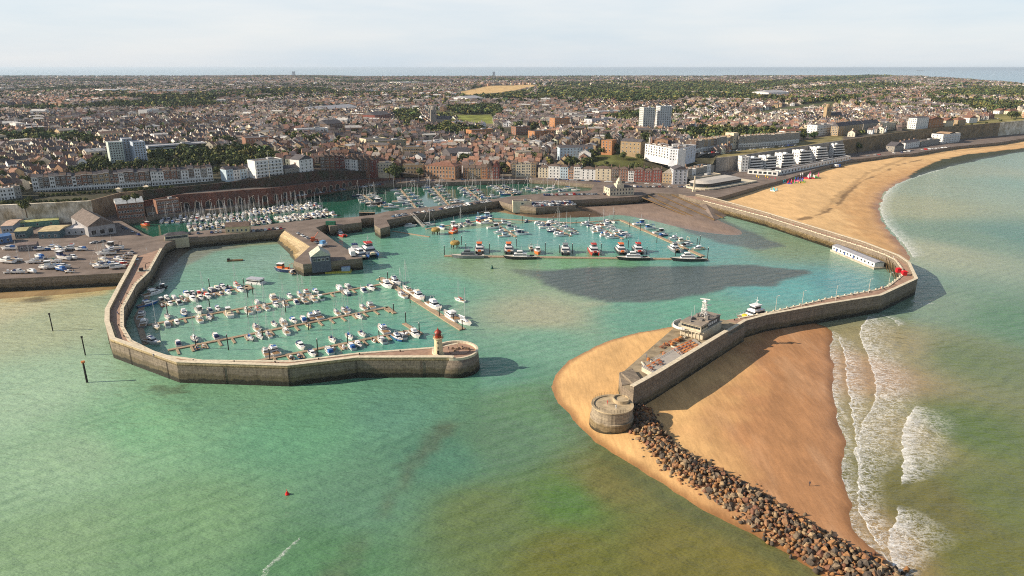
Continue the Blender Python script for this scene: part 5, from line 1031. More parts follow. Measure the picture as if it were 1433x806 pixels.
cr=[(1033,206),(1052,205.5),(1072,204),(1092,202.5),(1118,199.5)]
for i in range(4): terrace(mixc(4,[GRB,YBK,GRB],[3,1,1]),cr[i],cr[i+1],26,13,'of %s eastern crescent stretch'%ORD[i],'eastern crescent houses, %s stretch'%ORD[i],h0=13,roof='flat',band=(.55,.55,.52),rc_=TANR)
block('seafront_building','white stepped building above the east cliff lawn','building',(1142,190),(1166,188),27,16,14,WHT,'flat',floors=4,bays=6,sb=3,balc=True)
block('seafront_building','low white and cream range with an arched gable end','building',(1098,192),(1120,191),27,12,8,WHT,'gable',3,TIL,2,6,2,2)
block('grand_hotel','large yellow-grey gabled hotel block on the east clifftop','hotel',(1172,190),(1206,186),27.5,11,13,YBK,'gable',5,SLA,5,11,4,4)
block('grand_hotel','brown-grey wing of the clifftop hotel with steep roof','hotel',(1207,185),(1229,183),27.5,11,12,GRB,'gable',5,SLA,4,7,3,3)
block('grand_hotel','pale stone wing right of the steep-roofed hotel','hotel',(1230,183.5),(1252,181.5),27.5,11,11,CREAM,'flat',floors=4,bays=7,sb=3)
block('tower_house','tall white seafront house with sunlit left flank','building',(1281,180),(1298,178.5),28.5,13,16,WHT,'hip',2,SLA,5,6,4,1)
block('brick_mansion','orange brick mansion right of the tall white house','building',(1299,178),(1319,177),29,14,12,ORB,'cross',4,TIL,3,5,2,2)
for i,(u,v,c,l) in enumerate([(1329,175,CREAM,'cream'),(1346,174,YBK,'yellow brick'),(1362,171,WHT,'white'),(1386,166,BRK,'brown'),(1404,160,WHT,'bright white'),(1419,160.5,CREAM,'pale cream')]):
    block('seafront_villa','%s detached villa, %s from left beyond the east cliff lawn'%(l,ordw(i)),'house',(u-6,v),(u+5,v-.5),30.5,12,7,c,'hip' if i%2 else 'cross',4,TIL,2,3,2,1,'detached seafront villas')
# under the east cliff
block('seafront_terrace','white terrace of beach houses under the tan cliff wall','building',(1266,209),(1286,206),7,12,9,WHT,'gable',3,SLA,3,7,2,3)
block('seafront_terrace','grey-white terrace beside the curved-roof flats','building',(1288,205.5),(1314,202),7,12,8,GRB,'flat',floors=2,bays=8,sb=2)
block('beach_house','small turreted stone lodge at the foot of the cliff','house',(1251,213),(1264,211),7,12,8,GRB,'cross',5,SLA,2,3,2,1)
rf=block('curved_roof_flats','white balconied flats with a broad curved tan roof','building',(1318,201.5),(1342,199),7,18,14,WHT,'flat',floors=4,bays=6,sb=3,balc=True)
mb=MB()
for k in range(7):
    a0=-1+k*2/7; a1=-1+(k+1)*2/7; W_=22; mb.add([(a0*W_/2,-1,14.7+2.2*(1-a0*a0)),(a1*W_/2,-1,14.7+2.2*(1-a1*a1)),(a1*W_/2,19,14.7+2.2*(1-a1*a1)),(a0*W_/2,19,14.7+2.2*(1-a0*a0))],[(0,1,2,3)])
o=mb.build('curved_roof',M_OROOF,rf); o.color=(.42,.28,.17,1)
# white beach apartments
def apart(u,v,w,h,lab,i):
    x,y=G2(u,v,7.6); y+=6; an=.42; r=empty('apartment_block',(x,y,7.6),an,lab,'apartments','white stepped apartments under the grey cliff wall'); excl(x,y,an,w/2+3,10); F=5; fh=h/F
    MB().box(0,5,0,w*.86,11,h).build('core',mat('dark_glazing',srgb(64,66,70),.4,.5,.4) if 'dark_glazing' not in MATS else MATS['dark_glazing'],r)
    for f in range(F):
        k=1-.05*f; mb=MB().box(0,1.5+f*.4,f*fh+fh-.35,w*k,12-f*.7,.45,bot=True); mb.box(0,-4.5+f*.75,f*fh+fh+.1,w*k,.18,.9,bot=True); mb.box(-w*k/2+.1,1,f*fh+fh+.1,.18,11-f,.9,bot=True); mb.build('balcony_slab',M_WFRAME,r)
    MB().box(-w*.44,5,0,.9,12,h+1.6).build('side_wall',M_WFRAME,r)
    for f in range(F-1):
        for s in range(3): o=bpy.data.objects.new('window',win(1.2,1.6)); COL.objects.link(o); o.parent=r; o.location=(-w*.44-.46,1.5+s*3.4,f*fh+fh*.9); o.rotation_euler=(0,0,-math.pi/2)
    for s in (-.25,.1): MB().box(s*w,6,h+.1,2.6,4,1.8).build('roof_box',M_WFRAME,r)
for i,(u,v,w,h) in enumerate([(1058,240,19,14),(1080,238.5,19,14.5),(1103,235,20,15),(1127,230,20,15),(1150,225,20,15),(1174,220,20,15.5)]): apart(u,v,w,h,'white balconied beach apartment block, %s from the left'%ordw(i),i)
block('slab_tower','narrow white stair tower at the left end of the beach apartments','building',(1036,240.5),(1046,240.5),7.6,12,16.5,WHT,'flat',floors=5,bays=2,sb=3)
block('podium_building','long low white podium with dark arches before the beach apartments','building',(1092,244.5),(1190,223.5),7.6,7,4.2,WHT,'flat',floors=1,bays=24,sb=0,ww=2.6,wh=2.4)
block('podium_building','low white garage range with wide openings left of the podium','building',(1046,243),(1088,246),7.6,8,4,WHT,'flat',floors=1,bays=6,sb=1,ww=3.4,wh=2.4)
# seafront pavilion on the beach: rounded arcade with glazed upper hall
pa_=G2(988,272.5,4); pb_=G2(1058,259.5,4); an=math.atan2(pb_[1]-pa_[1],pb_[0]-pa_[0]); L_=math.dist(pa_,pb_); pv=empty('beach_pavilion',(pa_[0],pa_[1],3.5),an,'cream seaside pavilion with rounded arcade and long pale roof','pavilion'); excl(pa_[0],pa_[1],an,L_,30)
def cap(hw,x1,n=12,x0=0): return [(x0-hw*math.sin(math.pi*k/n)*1.0,hw*math.cos(math.pi*k/n)) for k in range(n+1)]+[(x1,-hw),(x1,hw)]
sh=lambda P,dy: [(x+14,y+dy) for x,y in P]
MB().prism(sh(cap(15,L_-14),15),0,4.4).build('arcade_core',mat('arcade_dark',srgb(74,62,54),.8,.3,1),pv)
mb=MB(); mb.prism(sh(cap(16,L_-14),15),4.4,5.6,bot=True); mb.prism(sh(cap(16,L_-14),15),-2,.5); mb.build('terrace_slab',M_COPE,pv)
for k in range(13):
    a=math.pi*k/12; MB().box(14-15.6*math.sin(a),15+15.6*math.cos(a),.5,.7,.7,3.9).build('column',M_COPE,pv)
for k in range(18): MB().box(14+k*(L_-16)/17,-.6,.5,.8,.7,3.9).build('column',M_COPE,pv)
MB().prism(sh(cap(11,L_*.6),16),5.6,9.2).build('upper_hall',M_GLASS,pv)
mb=MB(); P=sh(cap(12,L_*.6),16); Q=sh(cap(6,L_*.55),16); n=len(P); mb.add([(x,y,9.2) for x,y in P]+[(x,y,11.4) for x,y in Q],[(i,(i+1)%n,n+(i+1)%n,n+i) for i in range(n)][::1]+[tuple(range(n,2*n))]); mb.build('roof',mat('pale_lead_roof',srgb(190,182,172),.6,.15,.5),pv)
for k in range(14): MB().cyl(6+random.random()*6,6+k*1.3,5.6,.7,1.2,7,.3).build('planter_shrub',mat('shrub_green',(.05,.07,.02),.9,.5,2) if 'shrub_green' not in MATS else MATS['shrub_green'],pv)
block('kiosk_terrace','long cream open-fronted arcade building behind the pavilion','building',(974,257),(1008,250),7.6,12,5,CREAM,'flat',floors=1,bays=9,sb=2,ww=2.6,wh=2.8,rc_=TANR)
# maritime museum
cm_=block('clock_house','cream clock house with stepped central tower at the basin corner','building',(853,274.3),(887,272.5),7.6,14,7,CREAM,'hip',2.5,SLA,2,8,3,0,wh=1.8)
MB().box(-2,3,7,7,7,3.5).build('tower_base',M_COPE,cm_); MB().box(-2,3,10.5,4.2,4.2,2.6).build('clock_stage',M_COPE,cm_); MB().lathe(-2,3,[(1.8,13.1),(1.6,14.4),(1.0,15.6),(.15,16.6),(.08,18)],12).build('cupola',M_COPE,cm_); MB().cyl(-2,.86,11.3,.9,.1,16).build('clock_face',M_WFRAME,cm_)
block('quay_shed','cream toilet block with brown roof on the dividing quay','building',(316,326.5),(349,325),7.6,9,4.5,(.58,.48,.28),'gable',2.5,DBR,1,5,1,0)
block('quay_shed','long low covered stall range at the pier approach','building',(231,337),(264,333.5),7.6,6,3.2,(.5,.45,.3),'hip',1.6,SLA,1,7,1,0,ww=2)
block('fishermens_store','grey gabled boathouse with pale roof on the central quay','building',(436,368.6),(463,366),7.6,11,4,(.10,.11,.14),'cross',4,(.52,.52,.42),1,4,2,0,ww=1.6)
block('brick_warehouse','red brick warehouse with pale gabled roof by the west quay','building',(166,307.5),(204,303.5),7.6,13,12,BRK,'gable',3.5,(.55,.56,.54),3,9,3,0)
block('brick_warehouse','long two-storey red brick building under the sloping road','building',(221,299),(253,295),7.6,8,10,BRK,'flat',floors=3,bays=9,sb=1)
block('smithy_shed','low dark workshop between the two red brick buildings','building',(206,303),(219,301),7.6,8,6,DBR,'flat',floors=1,bays=3,sb=1)
block('boatyard_office','long white two-storey building under the chalk cliff','building',(66,313),(127,303.5),7.6,9,9,(.66,.66,.68),'gable',2.5,(.28,.28,.36),2,12,1,0)
block('boatyard_shed','large grey gabled boat shed with brown roof by the yard','building',(125,331.5),(163,326),7.6,46,7,(.34,.33,.33),'cross',5.5,(.17,.135,.115),1,3,6,0,ww=3,wh=3)
for i,(a,b,d,h,c,rc,lab) in enumerate([((55,334),(84,333),20,5,(.10,.16,.18),(.58,.46,.26),'workshop shed with patched yellow roof in the boatyard'),((22,334),(38,333),14,5,(.12,.18,.18),(.45,.40,.20),'small shed with yellow-green roof in the boatyard'),((3,326),(20,325),26,5,(.3,.35,.4),(.56,.40,.30),'pale pink roofed shed at the left of the boatyard'),((-12,343),(18,338),9,4.5,(.10,.18,.34),(.10,.22,.45),'blue roofed boat shelter at the left edge'),((22,320),(83,314.5),5,4,(.15,.3,.22),(.60,.58,.22),'long narrow green-fronted shed with yellow roof strip'),((92,329),(121,328),28,4,(.5,.5,.5),(.66,.62,.60),'low white-roofed extension beside the large boat shed'),((26,352),(52,350),6,4,(.2,.18,.18),(.24,.18,.16),'dark wooden store hut among boats in the yard')]):
    block('boatyard_shed',lab,'shed',a,b,7.6,d,h,c,'flat' if i in(5,) else 'gable',1.2,rc,1,3,0,0)
block('quay_store','low tan stone store block at the left of the rounded car park','building',(718,288),(744,287.5),7.55,7,3.2,CREAM,'flat',floors=1,bays=1,sb=0,ww=2)  # added block, its tan imitates the sunlit face of the quay wall
# town landmarks
def tower(name,lab,pl,pr,zb,depth,vt,wall,floors,bays,sb,turn=0):
    y=G2(*pl,zb)[1]; h=ZT(y,vt)-zb; return block(name,lab,'tower block',pl,pr,zb,depth,h,wall,'flat',floors=floors,bays=bays,sb=sb,rc_=LEAD)
def gh(u,v,z=30):   # ground point on the terrain under a surveyed pixel
    for _ in range(12): x,y=G2(u,v,z); z=hz(x,y)
    return z
z=gh(165,233); t=tower('tower_block','left slab of the pale high-rise above the west cliff',(157,234.5),(177,233),z,14,200,(.50,.56,.50),10,5,2)
tower('tower_block','recessed middle part of the pale high-rise above the west cliff',(177,231.5),(191,230.5),z,14,195,(.34,.38,.44),11,3,0)
tower('tower_block','right slab of the pale high-rise above the west cliff',(191,232.5),(208,231),z,15,199.5,(.48,.54,.62),10,4,3)
z=gh(900,184); tower('tower_block','left one of the twin white high-rise towers',(899,185),(915,184.5),z,13,151,(.60,.60,.55),13,5,4); tower('tower_block','right one of the twin white high-rise towers',(922,184),(938,183.5),z,13,149,(.60,.61,.60),14,5,4)
z=gh(240,216); block('office_range','long flat-roofed grey and white office range behind the high-rise','building',(209,217),(290,211),z,16,9,(.45,.47,.50),'flat',floors=3,bays=22,sb=0,rc_=LEAD,ww=2.6)
def church(u,v,vt,lab,w=10,c=GRB,nave=26):
    z=gh(u,v); x,y=G2(u,v,z); h=ZT(y,vt)-z; r=empty('church',(x,y,z),.2,lab,'church'); excl(x,y,0,nave,14)
    o=MB().box(0,0,-4,w,w,h*.8+4).build('tower',M_OWALL,r); o.color=(*c,1); o=MB().lathe(0,0,[(w*.42,h*.8),(w*.38,h*.97),(w*.1,h)],8).build('lantern_stage',M_OWALL,r); o.color=(*c,1)
    o=MB().box(nave/2+w/2,0,-4,nave,11,h*.34+4).build('nave',M_OWALL,r); o.color=(*c,1); o=MB().gable(nave/2+w/2,0,h*.34,nave,11,5.5).build('nave_roof',M_OROOF,r); o.color=(*SLA,1)
    for a in ((-1,-1),(1,-1),(1,1),(-1,1)): o=MB().lathe(a[0]*(w/2-.8),a[1]*(w/2-.8),[(.7,h*.8),(.6,h*.86),(.05,h*.92)],6).build('pinnacle',M_OWALL,r); o.color=(*c,1)
    for k in range(2): o=bpy.data.objects.new('window',win(1.4,3.2)); COL.objects.link(o); o.parent=r; o.location=(-1.5+k*3,-w/2-.05,h*.6)
church(607,176,148,'tall grey church tower with octagonal lantern among trees'); church(1156,170,145,'sunlit yellow stone church tower in the eastern streets',9,YBK,22)
z=gh(1150,170)
for lab,pl,pr,h,c,d in [('large dark brick hall left of the grey church tower',(525,173),(548,171),14,DRD,30),('cream flat-roofed hospital-like building in the town centre',(513,209),(541,207),12,CREAM,20),('broad yellow-grey office building in the town centre',(530,213),(569,211),13,(.33,.29,.18),24),('tan brick stepped flats right of the office building',(565,223),(592,223),14,YBK,18),('long white-roofed market hall left of town centre',(440,160),(500,155),8,WHT,40),('wide white store with flat roof behind the customs building',(586,207),(628,205),7,WHT,24),('orange brick flats right of the church',(660,194),(690,192),12,ORB,16),('red brick block of flats below the twin towers, leftmost',(722,189),(742,188),12,BRK,16),('red brick block of flats below the twin towers, middle',(748,195),(775,193),11,ORB,16),('tall orange brick flats left of the twin towers',(776,183),(797,182),19,ORB,16),('grey flat school building left of the twin towers',(828,177),(862,175),11,(.5,.5,.52),20),('long grey-blue range beyond the twin towers',(800,164),(840,162),9,GRB,20),('white terrace range with arches beyond the twin towers',(838,163),(868,161),9,WHT,18),('white steel-roofed sports hall beyond the eastern streets',(1075,137),(1103,136),15,WHT,60),('red brick factory building left of centre',(345,208),(383,206),11,BRK,26),('long white colonnaded terrace behind the red brick factory',(416,191),(460,189),9,WHT,14),('dark slate warehouse behind the colonnaded terrace',(458,186),(480,184),12,DBR,22),('broad dark barn-like roof in the old town',(630,225),(660,223),9,SLA,24),('bright white houses block in the left hills',(207,165),(224,163),13,WHT,16),('pale long supermarket roof in the far left',(145,131.5),(192,130.5),12,WHT,120),('second pale long retail roof in the far left',(194,131.5),(250,131.5),11,(.55,.57,.6),130),('white retail shed in the far centre',(560,118.5),(590,118),12,WHT,110),('pale far warehouse beyond the golden field',(655,143),(676,142),10,WHT,60),('white far greenhouse-like shed at the upper left',(8,124),(60,122.5),9,(.5,.5,.5),70)]:
    u=(pl[0]+pr[0])/2; z=gh(u,(pl[1]+pr[1])/2); block('town_building',lab,'building',pl,pr,z,d,h,c,'gable' if 'barn' in lab or 'hall' in lab or 'warehouse' in lab else 'flat',5,LEAD if c==WHT else SLA,max(1,int(h/3.4)),8,2,0,ww=1.4)
for u,vt,w,lab in [(411,100,3.4,'grey tower block far off on the left skyline'),(691,100.5,3.2,'grey tower block far off on the central skyline')]:
    z=gh(u,107); x,y=G2(u,107,z); h=ZT(y,vt)-z; block('tower_block',lab,'tower block',(u-w/2,107),(u+w/2,107),z,30,h,(.25,.25,.28),'flat',floors=12,bays=3,sb=0,ww=3)
# windows over the hundred of one building: one stuff part
for r,L in EXTRA.values():
    mb=MB()
    for s,y,z,rot,w,h in L:
        if rot==0: mb.box(s,y,z,w,.12,h,bot=True)
        else: mb.box(y,s,z,.12,w,h,bot=True)
    mb.build('windows',M_GLASS,r,kind='stuff')
# ================================================================ STREET ROWS AND TREES
MX=np.array([[-1,-1],[1,-1],[1,1],[-1,1]],float)
def htemplate(ext=True,wins=True):
    V=[];S=[];Lp=[];K=[]
    def face(vs,k): 
        b=len(V); V.extend(vs); Lp.extend(range(b,b+len(vs))); S.append(len(vs)); K.append(k)
    # unit space: x,y in -1..1 of half sizes, z: 0..1 eaves, 1..2 ridge
    face([(-1,-1,0),(1,-1,0),(1,-1,1),(-1,-1,1)],0); face([(1,1,0),(-1,1,0),(-1,1,1),(1,1,1)],0)
    face([(1,-1,0),(1,1,0),(1,1,1),(1,0,2),(1,-1,1)],0); face([(-1,1,0),(-1,-1,0),(-1,-1,1),(-1,0,2),(-1,1,1)],0)
    face([(-1.04,-1.08,.95),(1.04,-1.08,.95),(1.04,0,2.04),(-1.04,0,2.04)],1); face([(1.04,1.08,.95),(-1.04,1.08,.95),(-1.04,0,2.04),(1.04,0,2.04)],1)
    x0,x1,y0,y1=.75,.98,-.16,.16
    for a,b,c,d in (((x0,y0),(x1,y0),0,0),((x1,y0),(x1,y1),0,0),((x1,y1),(x0,y1),0,0),((x0,y1),(x0,y0),0,0)): face([(*a,1.5),(*b,1.5),(*b,2.65),(*a,2.65)],2)
    face([(x0,y0,2.65),(x1,y0,2.65),(x1,y1,2.65),(x0,y1,2.65)],3)
    if wins:
        for zz in (.12,.58):
            for xx in (-.6,.25):
                face([(xx,-1.012,zz),(xx+.34,-1.012,zz),(xx+.34,-1.012,zz+.27),(xx,-1.012,zz+.27)],4)
            for yy in (-.6,.25):
                face([(-1.012,yy+.3,zz),(-1.012,yy,zz),(-1.012,yy,zz+.25),(-1.012,yy+.3,zz+.25)],4)
                face([(1.012,yy,zz),(1.012,yy+.3,zz),(1.012,yy+.3,zz+.25),(1.012,yy,zz+.25)],4)
    return np.array(V,float),np.array(Lp),np.array(S),np.array(K)
WPAL=np.array([(.72,.63,.47),(.82,.79,.74),(.26,.15,.105),(.48,.36,.21),(.36,.32,.27),(.45,.27,.16),(.66,.59,.47),(.19,.15,.13)]); RPAL=np.array([(.105,.095,.105),(.145,.11,.10),(.21,.125,.10),(.085,.075,.075),(.25,.145,.10),(.24,.215,.20)])
def inst(T,P,ang,S,wc,rc,name,**k):        # P nx3, S nx3 (half w, half d, unit z)
    V,Lp,Sz,K=T; n=len(P); c,s=np.cos(ang)[:,None],np.sin(ang)[:,None]
    z=np.where(V[None,:,2]<=1,V[None,:,2]*S[:,2:3],S[:,2:3]+(V[None,:,2]-1)*S[:,3:4])-np.where(V[None,:,2]==0,4,0)
    x=V[None,:,0]*S[:,0:1]; y=V[None,:,1]*S[:,1:2]; W_=np.stack([x*c-y*s+P[:,0:1],x*s+y*c+P[:,1:2],z+P[:,2:3]],-1).reshape(-1,3)
    L_=(Lp[None]+(np.arange(n)*len(V))[:,None]).ravel(); C=np.zeros((n,len(Sz),3)); 
    C[:,K==0]=wc[:,None]; C[:,K==1]=rc[:,None]; C[:,K==2]=(wc*.5+np.array([.10,.05,.03]))[:,None]; C[:,K==3]=(.12,.09,.08); C[:,K==4]=(.05,.05,.06)
    return npmesh(name,W_,L_,np.tile(Sz,n),M_ATTR,colors=C.reshape(-1,3),**k)
WOODZ=[([(0,152),(60,147),(130,142),(200,141),(300,147),(320,153),(250,156),(150,155),(60,158),(0,157)],38),([(480,133),(560,131),(610,133),(700,133.5),(745,129),(740,136),(700,139),(600,139),(500,138)],36),([(755,124),(870,119),(1000,118),(1040,122),(1064,130),(1050,140),(980,144),(880,144),(800,141),(750,136)],36),([(1040,121),(1130,112),(1230,106),(1250,108),(1200,114),(1120,121),(1060,127)],35),([(1296,137),(1330,128),(1433,127),(1433,152),(1390,156),(1340,150),(1300,146)],33),([(545,160),(585,156),(590,170),(560,174)],30),([(612,160),(632,152),(700,150),(704,160),(690,163),(636,163),(632,180),(612,182)],30),([(596,176),(630,176),(680,178),(678,182),(620,184),(596,182)],28),([(1300,118),(1180,121),(1110,128),(1110,134),(1180,128),(1290,124)],35),
  ([(0,196),(60,192),(130,198),(145,206),(60,204),(0,206)],30),([(225,140),(330,132),(460,128),(470,132),(340,140),(240,146)],38),([(1070,150),(1200,138),(1210,143),(1080,157)],32)]
woods=[GL(p,z) for p,z in WOODZ]; clear=[P for P,_ in PW]+[GL([(u,v+(5 if v>125 else 2)) for u,v in PATCH[0][0]],38),GL([(636,164),(690,163.5),(692,178),(640,178)],22)]
bankp=GL([(822,222),(905,207),(912,222),(862,236),(826,233)],20)
rr=np.random.default_rng(21)
def rowpoints(y0,y1,pitch,width,dsize,amax=.93):
    out=[]; xr=y1*amax; nd=int((2*xr)*(y1-y0)/dsize**2)+4
    sx=rr.uniform(-xr,xr,nd*1); sy=rr.uniform(y0,y1,nd); sa=rr.choice([0,.2,-.25,1.2,1.45,.5,-.6,1.75,.9],nd)+rr.uniform(-.12,.12,nd); sp=rr.integers(0,6,nd)
    for i in range(nd):
        if abs(sx[i])>sy[i]*amax+dsize: continue
        R=dsize*1.1; u=np.arange(-R,R,width); v=np.arange(-R,R,pitch); U,Vv=np.meshgrid(u,v); U=U.ravel()+rr.uniform(-1,1,U.size); Vv=Vv.ravel()+rr.uniform(-1.5,1.5,Vv.size)
        c,s=math.cos(sa[i]),math.sin(sa[i]); X=sx[i]+U*c-Vv*s; Y=sy[i]+U*s+Vv*c
        d2=(X[:,None]-sx[None])**2+(Y[:,None]-sy[None])**2; k=(d2.argmin(1)==i)&(Y>y0)&(Y<=y1)&(np.abs(X)<Y*amax+20)
        X=X[k];Y=Y[k]; out.append(np.stack([X,Y,np.full(len(X),sa[i]),np.full(len(X),sp[i])],-1))
    return np.concatenate(out)
def allowed(X,Y,marg=9):
    a=X/Y; t=Y-np.interp(a,EA,EY); ok=(t>marg)&(Y<np.interp(a,FARA,FARY)*.97)
    wd_=np.zeros(len(X),bool)
    for P in woods: wd_|=inside(X,Y,P)
    ok&=~(wd_&((fbm(X,Y,260,88,3)<.585)|(Y<1500)))
    for P in clear+[bankp]: ok&=~inside(X,Y,P)
    for cx,cy,c,s,hw,hd in EXC:
        dx,dy=X-cx,Y-cy; ok&=~((np.abs(dx*c+dy*s)<hw+4)&(np.abs(-dx*s+dy*c)<hd+6))
    # promenade and crescent road kept open on the clifftops
    u=CX+FPX*a*.98; ok&=~((t<34)&(((u>30)&(u<330))|((u>960))))
    return ok
H1=rowpoints(480,1500,21,7.2,170); H2=rowpoints(1500,3000,30,9,300); H3=rowpoints(3000,7700,48,15,600)
def veg(X,Y): return fbm(X,Y,330,77,3)
res=[]; treeP=[]
for H,w,thr,pt in ((H1,7.2,.70,.16),(H2,9,.64,.20),(H3,17,.60,.30)):
    X,Y=H[:,0],H[:,1]; ok=allowed(X,Y); g=veg(X,Y); keep=ok&(g<thr)&(rr.random(len(X))>pt); tr=ok&~keep
    res.append(H[keep]); treeP.append(H[tr][:, :2])
def hprops(H,wd):
    n=len(H); sp=H[:,3].astype(int); WT=np.array([[4,2,1,2,2,1,3,2],[1,1,4,2,2,3,1,3],[3,4,1,1,2,1,3,1],[2,1,3,4,1,2,2,2],[1,2,2,1,4,1,2,4],[4,4,1,2,1,1,3,1]],float); RT=np.array([[4,3,2,2,1,1],[2,3,4,1,3,1],[5,2,1,3,0,2],[2,4,3,1,1,1],[5,2,1,4,0,1],[3,3,2,2,1,2]],float)
    wc=np.zeros((n,3)); rc=np.zeros((n,3)); wi_=np.zeros(n,int); ri_=np.zeros(n,int)
    for k in range(6):
        m_=sp==k; q=m_.sum(); wi_[m_]=rr.choice(8,q,p=WT[k]/WT[k].sum()); ri_[m_]=rr.choice(6,q,p=RT[k]/RT[k].sum())
    wc=np.minimum(WPAL[wi_]*rr.uniform(.85,1.35,(n,1)),.85); rc=RPAL[ri_]*rr.uniform(.8,1.45,(n,1))*np.array([1.08,1,.94])
    S=np.stack([np.full(n,wd*.5)*rr.uniform(.85,1.03,n),rr.uniform(3.8,5.2,n)*(wd/7.5)**.4,rr.uniform(5.2,8.6,n),rr.uniform(2.2,3.6,n)],-1); a=H[:,2]+np.where(rr.random(n)<.22,math.pi/2,0)
    big=rr.random(n)<.045; nb_=big.sum(); S[big,0]=rr.uniform(6,13,nb_); S[big,1]=rr.uniform(5,8,nb_); S[big,2]=rr.uniform(7,12,nb_); S[big,3]=rr.uniform(.3,2.5,nb_)
    wc[big]=WPAL[rr.choice([0,1,1,3,5,6],nb_)]*rr.uniform(.85,1.1,(nb_,1)); rc[big]=np.array([(.42,.40,.38),(.30,.27,.24),(.20,.13,.10),(.55,.53,.50),(.12,.11,.11)])[rr.integers(0,5,nb_)]
    P=np.stack([H[:,0],H[:,1],Hgt(H[:,0],H[:,1])-.1],-1); return P,a,S,wc,rc,wi_,ri_
P,a,S,wc,rc,wi_,ri_=hprops(res[0],7.2)
u_,v_=[],[]
scr=1/np.hypot(P[:,0],P[:,1]); vis=np.abs(P[:,0]/P[:,1])<.765; idx=np.argsort(-(scr*vis))[:185]; S[idx,0]=np.minimum(S[idx,0],6.5); sel=np.zeros(len(P),bool); sel[idx]=True
T1=htemplate()
inst(T1,P[~sel],a[~sel],S[~sel],wc[~sel],rc[~sel],'street_houses',kind='stuff',label='dense rows of brown and cream houses covering the near town')
P2=hprops(res[1],9); inst(T1,*P2[:5],'distant_houses',kind='stuff',label='distant rows of small roofs over the middle of town')
P3=hprops(res[2],15); T3=htemplate(wins=False); inst(T3,*P3[:5],'far_houses',kind='stuff',label='far suburbs of tiny roofs below the skyline')
# the nearest street houses one by one
hm=bpy.data.meshes
def hobj():
    r=empty('street_house',(0,0,0),0,'x','house'); mb=MB(); mb.add([(-1,-1,-.6),(1,-1,-.6),(1,1,-.6),(-1,1,-.6),(-1,-1,1),(1,-1,1),(1,1,1),(-1,1,1),(-1,0,1.4),(1,0,1.4)],[(0,1,5,4),(2,3,7,6),(1,2,6,9,5),(3,0,4,8,7)]); mb.build('walls',M_OWALL,r)
    mb=MB(); mb.add([(-1.04,-1.08,.97),(1.04,-1.08,.97),(1.04,0,1.43),(-1.04,0,1.43),(1.04,1.08,.97),(-1.04,1.08,.97)],[(0,1,2,3),(4,5,3,2)]); ro=mb.build('roof',M_OROOF,r)
    MB().box(.86,0,1.25,.22,.34,.38).build('chimney',M_OWALL,ro)
    for zz in (.14,.6):
        for xx in (-.45,.4):
            mb=MB(); mb.box(xx,-1.005,zz,.32,.02,.26,m=0,bot=True); mb.build('window',M_GLASS,r)
    return proto(r)
HP=hobj(); WNM=['cream','white','brown brick','yellow brick','grey','orange brick','beige','dark']; RNM=['slate','brown','red tiled','dark','orange tiled','tan']
uu=CX+FPX*P[idx,0]/(P[idx,1]*_c+(CH-P[idx,2])*_s)
ZN=[(50,'behind the left clifftop end'),(140,'behind the west clifftop terrace'),(215,'below the pale high-rise'),(300,'right of the pale high-rise'),(360,'behind the pale blue clifftop row'),(450,'behind the clifftop hotel'),(530,'above the sloping road'),(600,'left of the customs building'),(690,'behind the orange basin row'),(760,'behind the grey basin row'),(830,'behind the coloured parade'),(1600,'on the east cliff')]
zc={}
for j in np.argsort(uu):
    i=idx[j]; zn=[q for q in ZN if uu[j]<q[0]][0][1]; k=zc.get(zn,0); zc[zn]=k+1
    dup(HP,tuple(P[i]),a[i],'%s house, %s roof, %s from left %s'%(WNM[wi_[i]],RNM[ri_[i]],ordw(k),zn),'street houses '+zn,scale=(S[i,0],S[i,1],S[i,2]),colors={'walls':tuple(wc[i]),'roof':tuple(rc[i]),'chimney':(.25,.15,.10)})
# ---------------------------------------------------------------- trees
def crown_quads(n,r,seed,flat=.8,q=.34):
    g=np.random.default_rng(seed); lob=g.normal(size=(7,3)); lob/=np.linalg.norm(lob,axis=1)[:,None]; lob*=g.uniform(.25,.6,(7,1)); lob[:,2]*=.7
    c=lob[g.integers(0,7,n)]+ (lambda d:d/np.linalg.norm(d,axis=1)[:,None])(g.normal(size=(n,3)))*g.uniform(.3,.52,(n,1)); c[:,2]*=flat
    nrm=c/np.linalg.norm(c,axis=1)[:,None]+g.normal(size=(n,3))*.55; nrm/=np.linalg.norm(nrm,axis=1)[:,None]
    t=np.cross(nrm,g.normal(size=(n,3))); t/=np.linalg.norm(t,axis=1)[:,None]; b=np.cross(nrm,t); s=q*g.uniform(.6,1.2,(n,1))
    V=np.stack([c-t*s*.5-b*s*.4,c+t*s*.5-b*s*.5,c+t*s*.4+b*s*.5,c-t*s*.55+b*s*.4],1).reshape(-1,3)*r; col=np.where(g.random((n,1))<.3,np.array([[.16,.165,.05]]),np.array([[.07,.09,.032]]))*g.uniform(.7,1.3,(n,1)); return V,col
M_LEAF=mat('foliage',src='attr',rough=.85,var=.4,scale=.3,spec=.15)
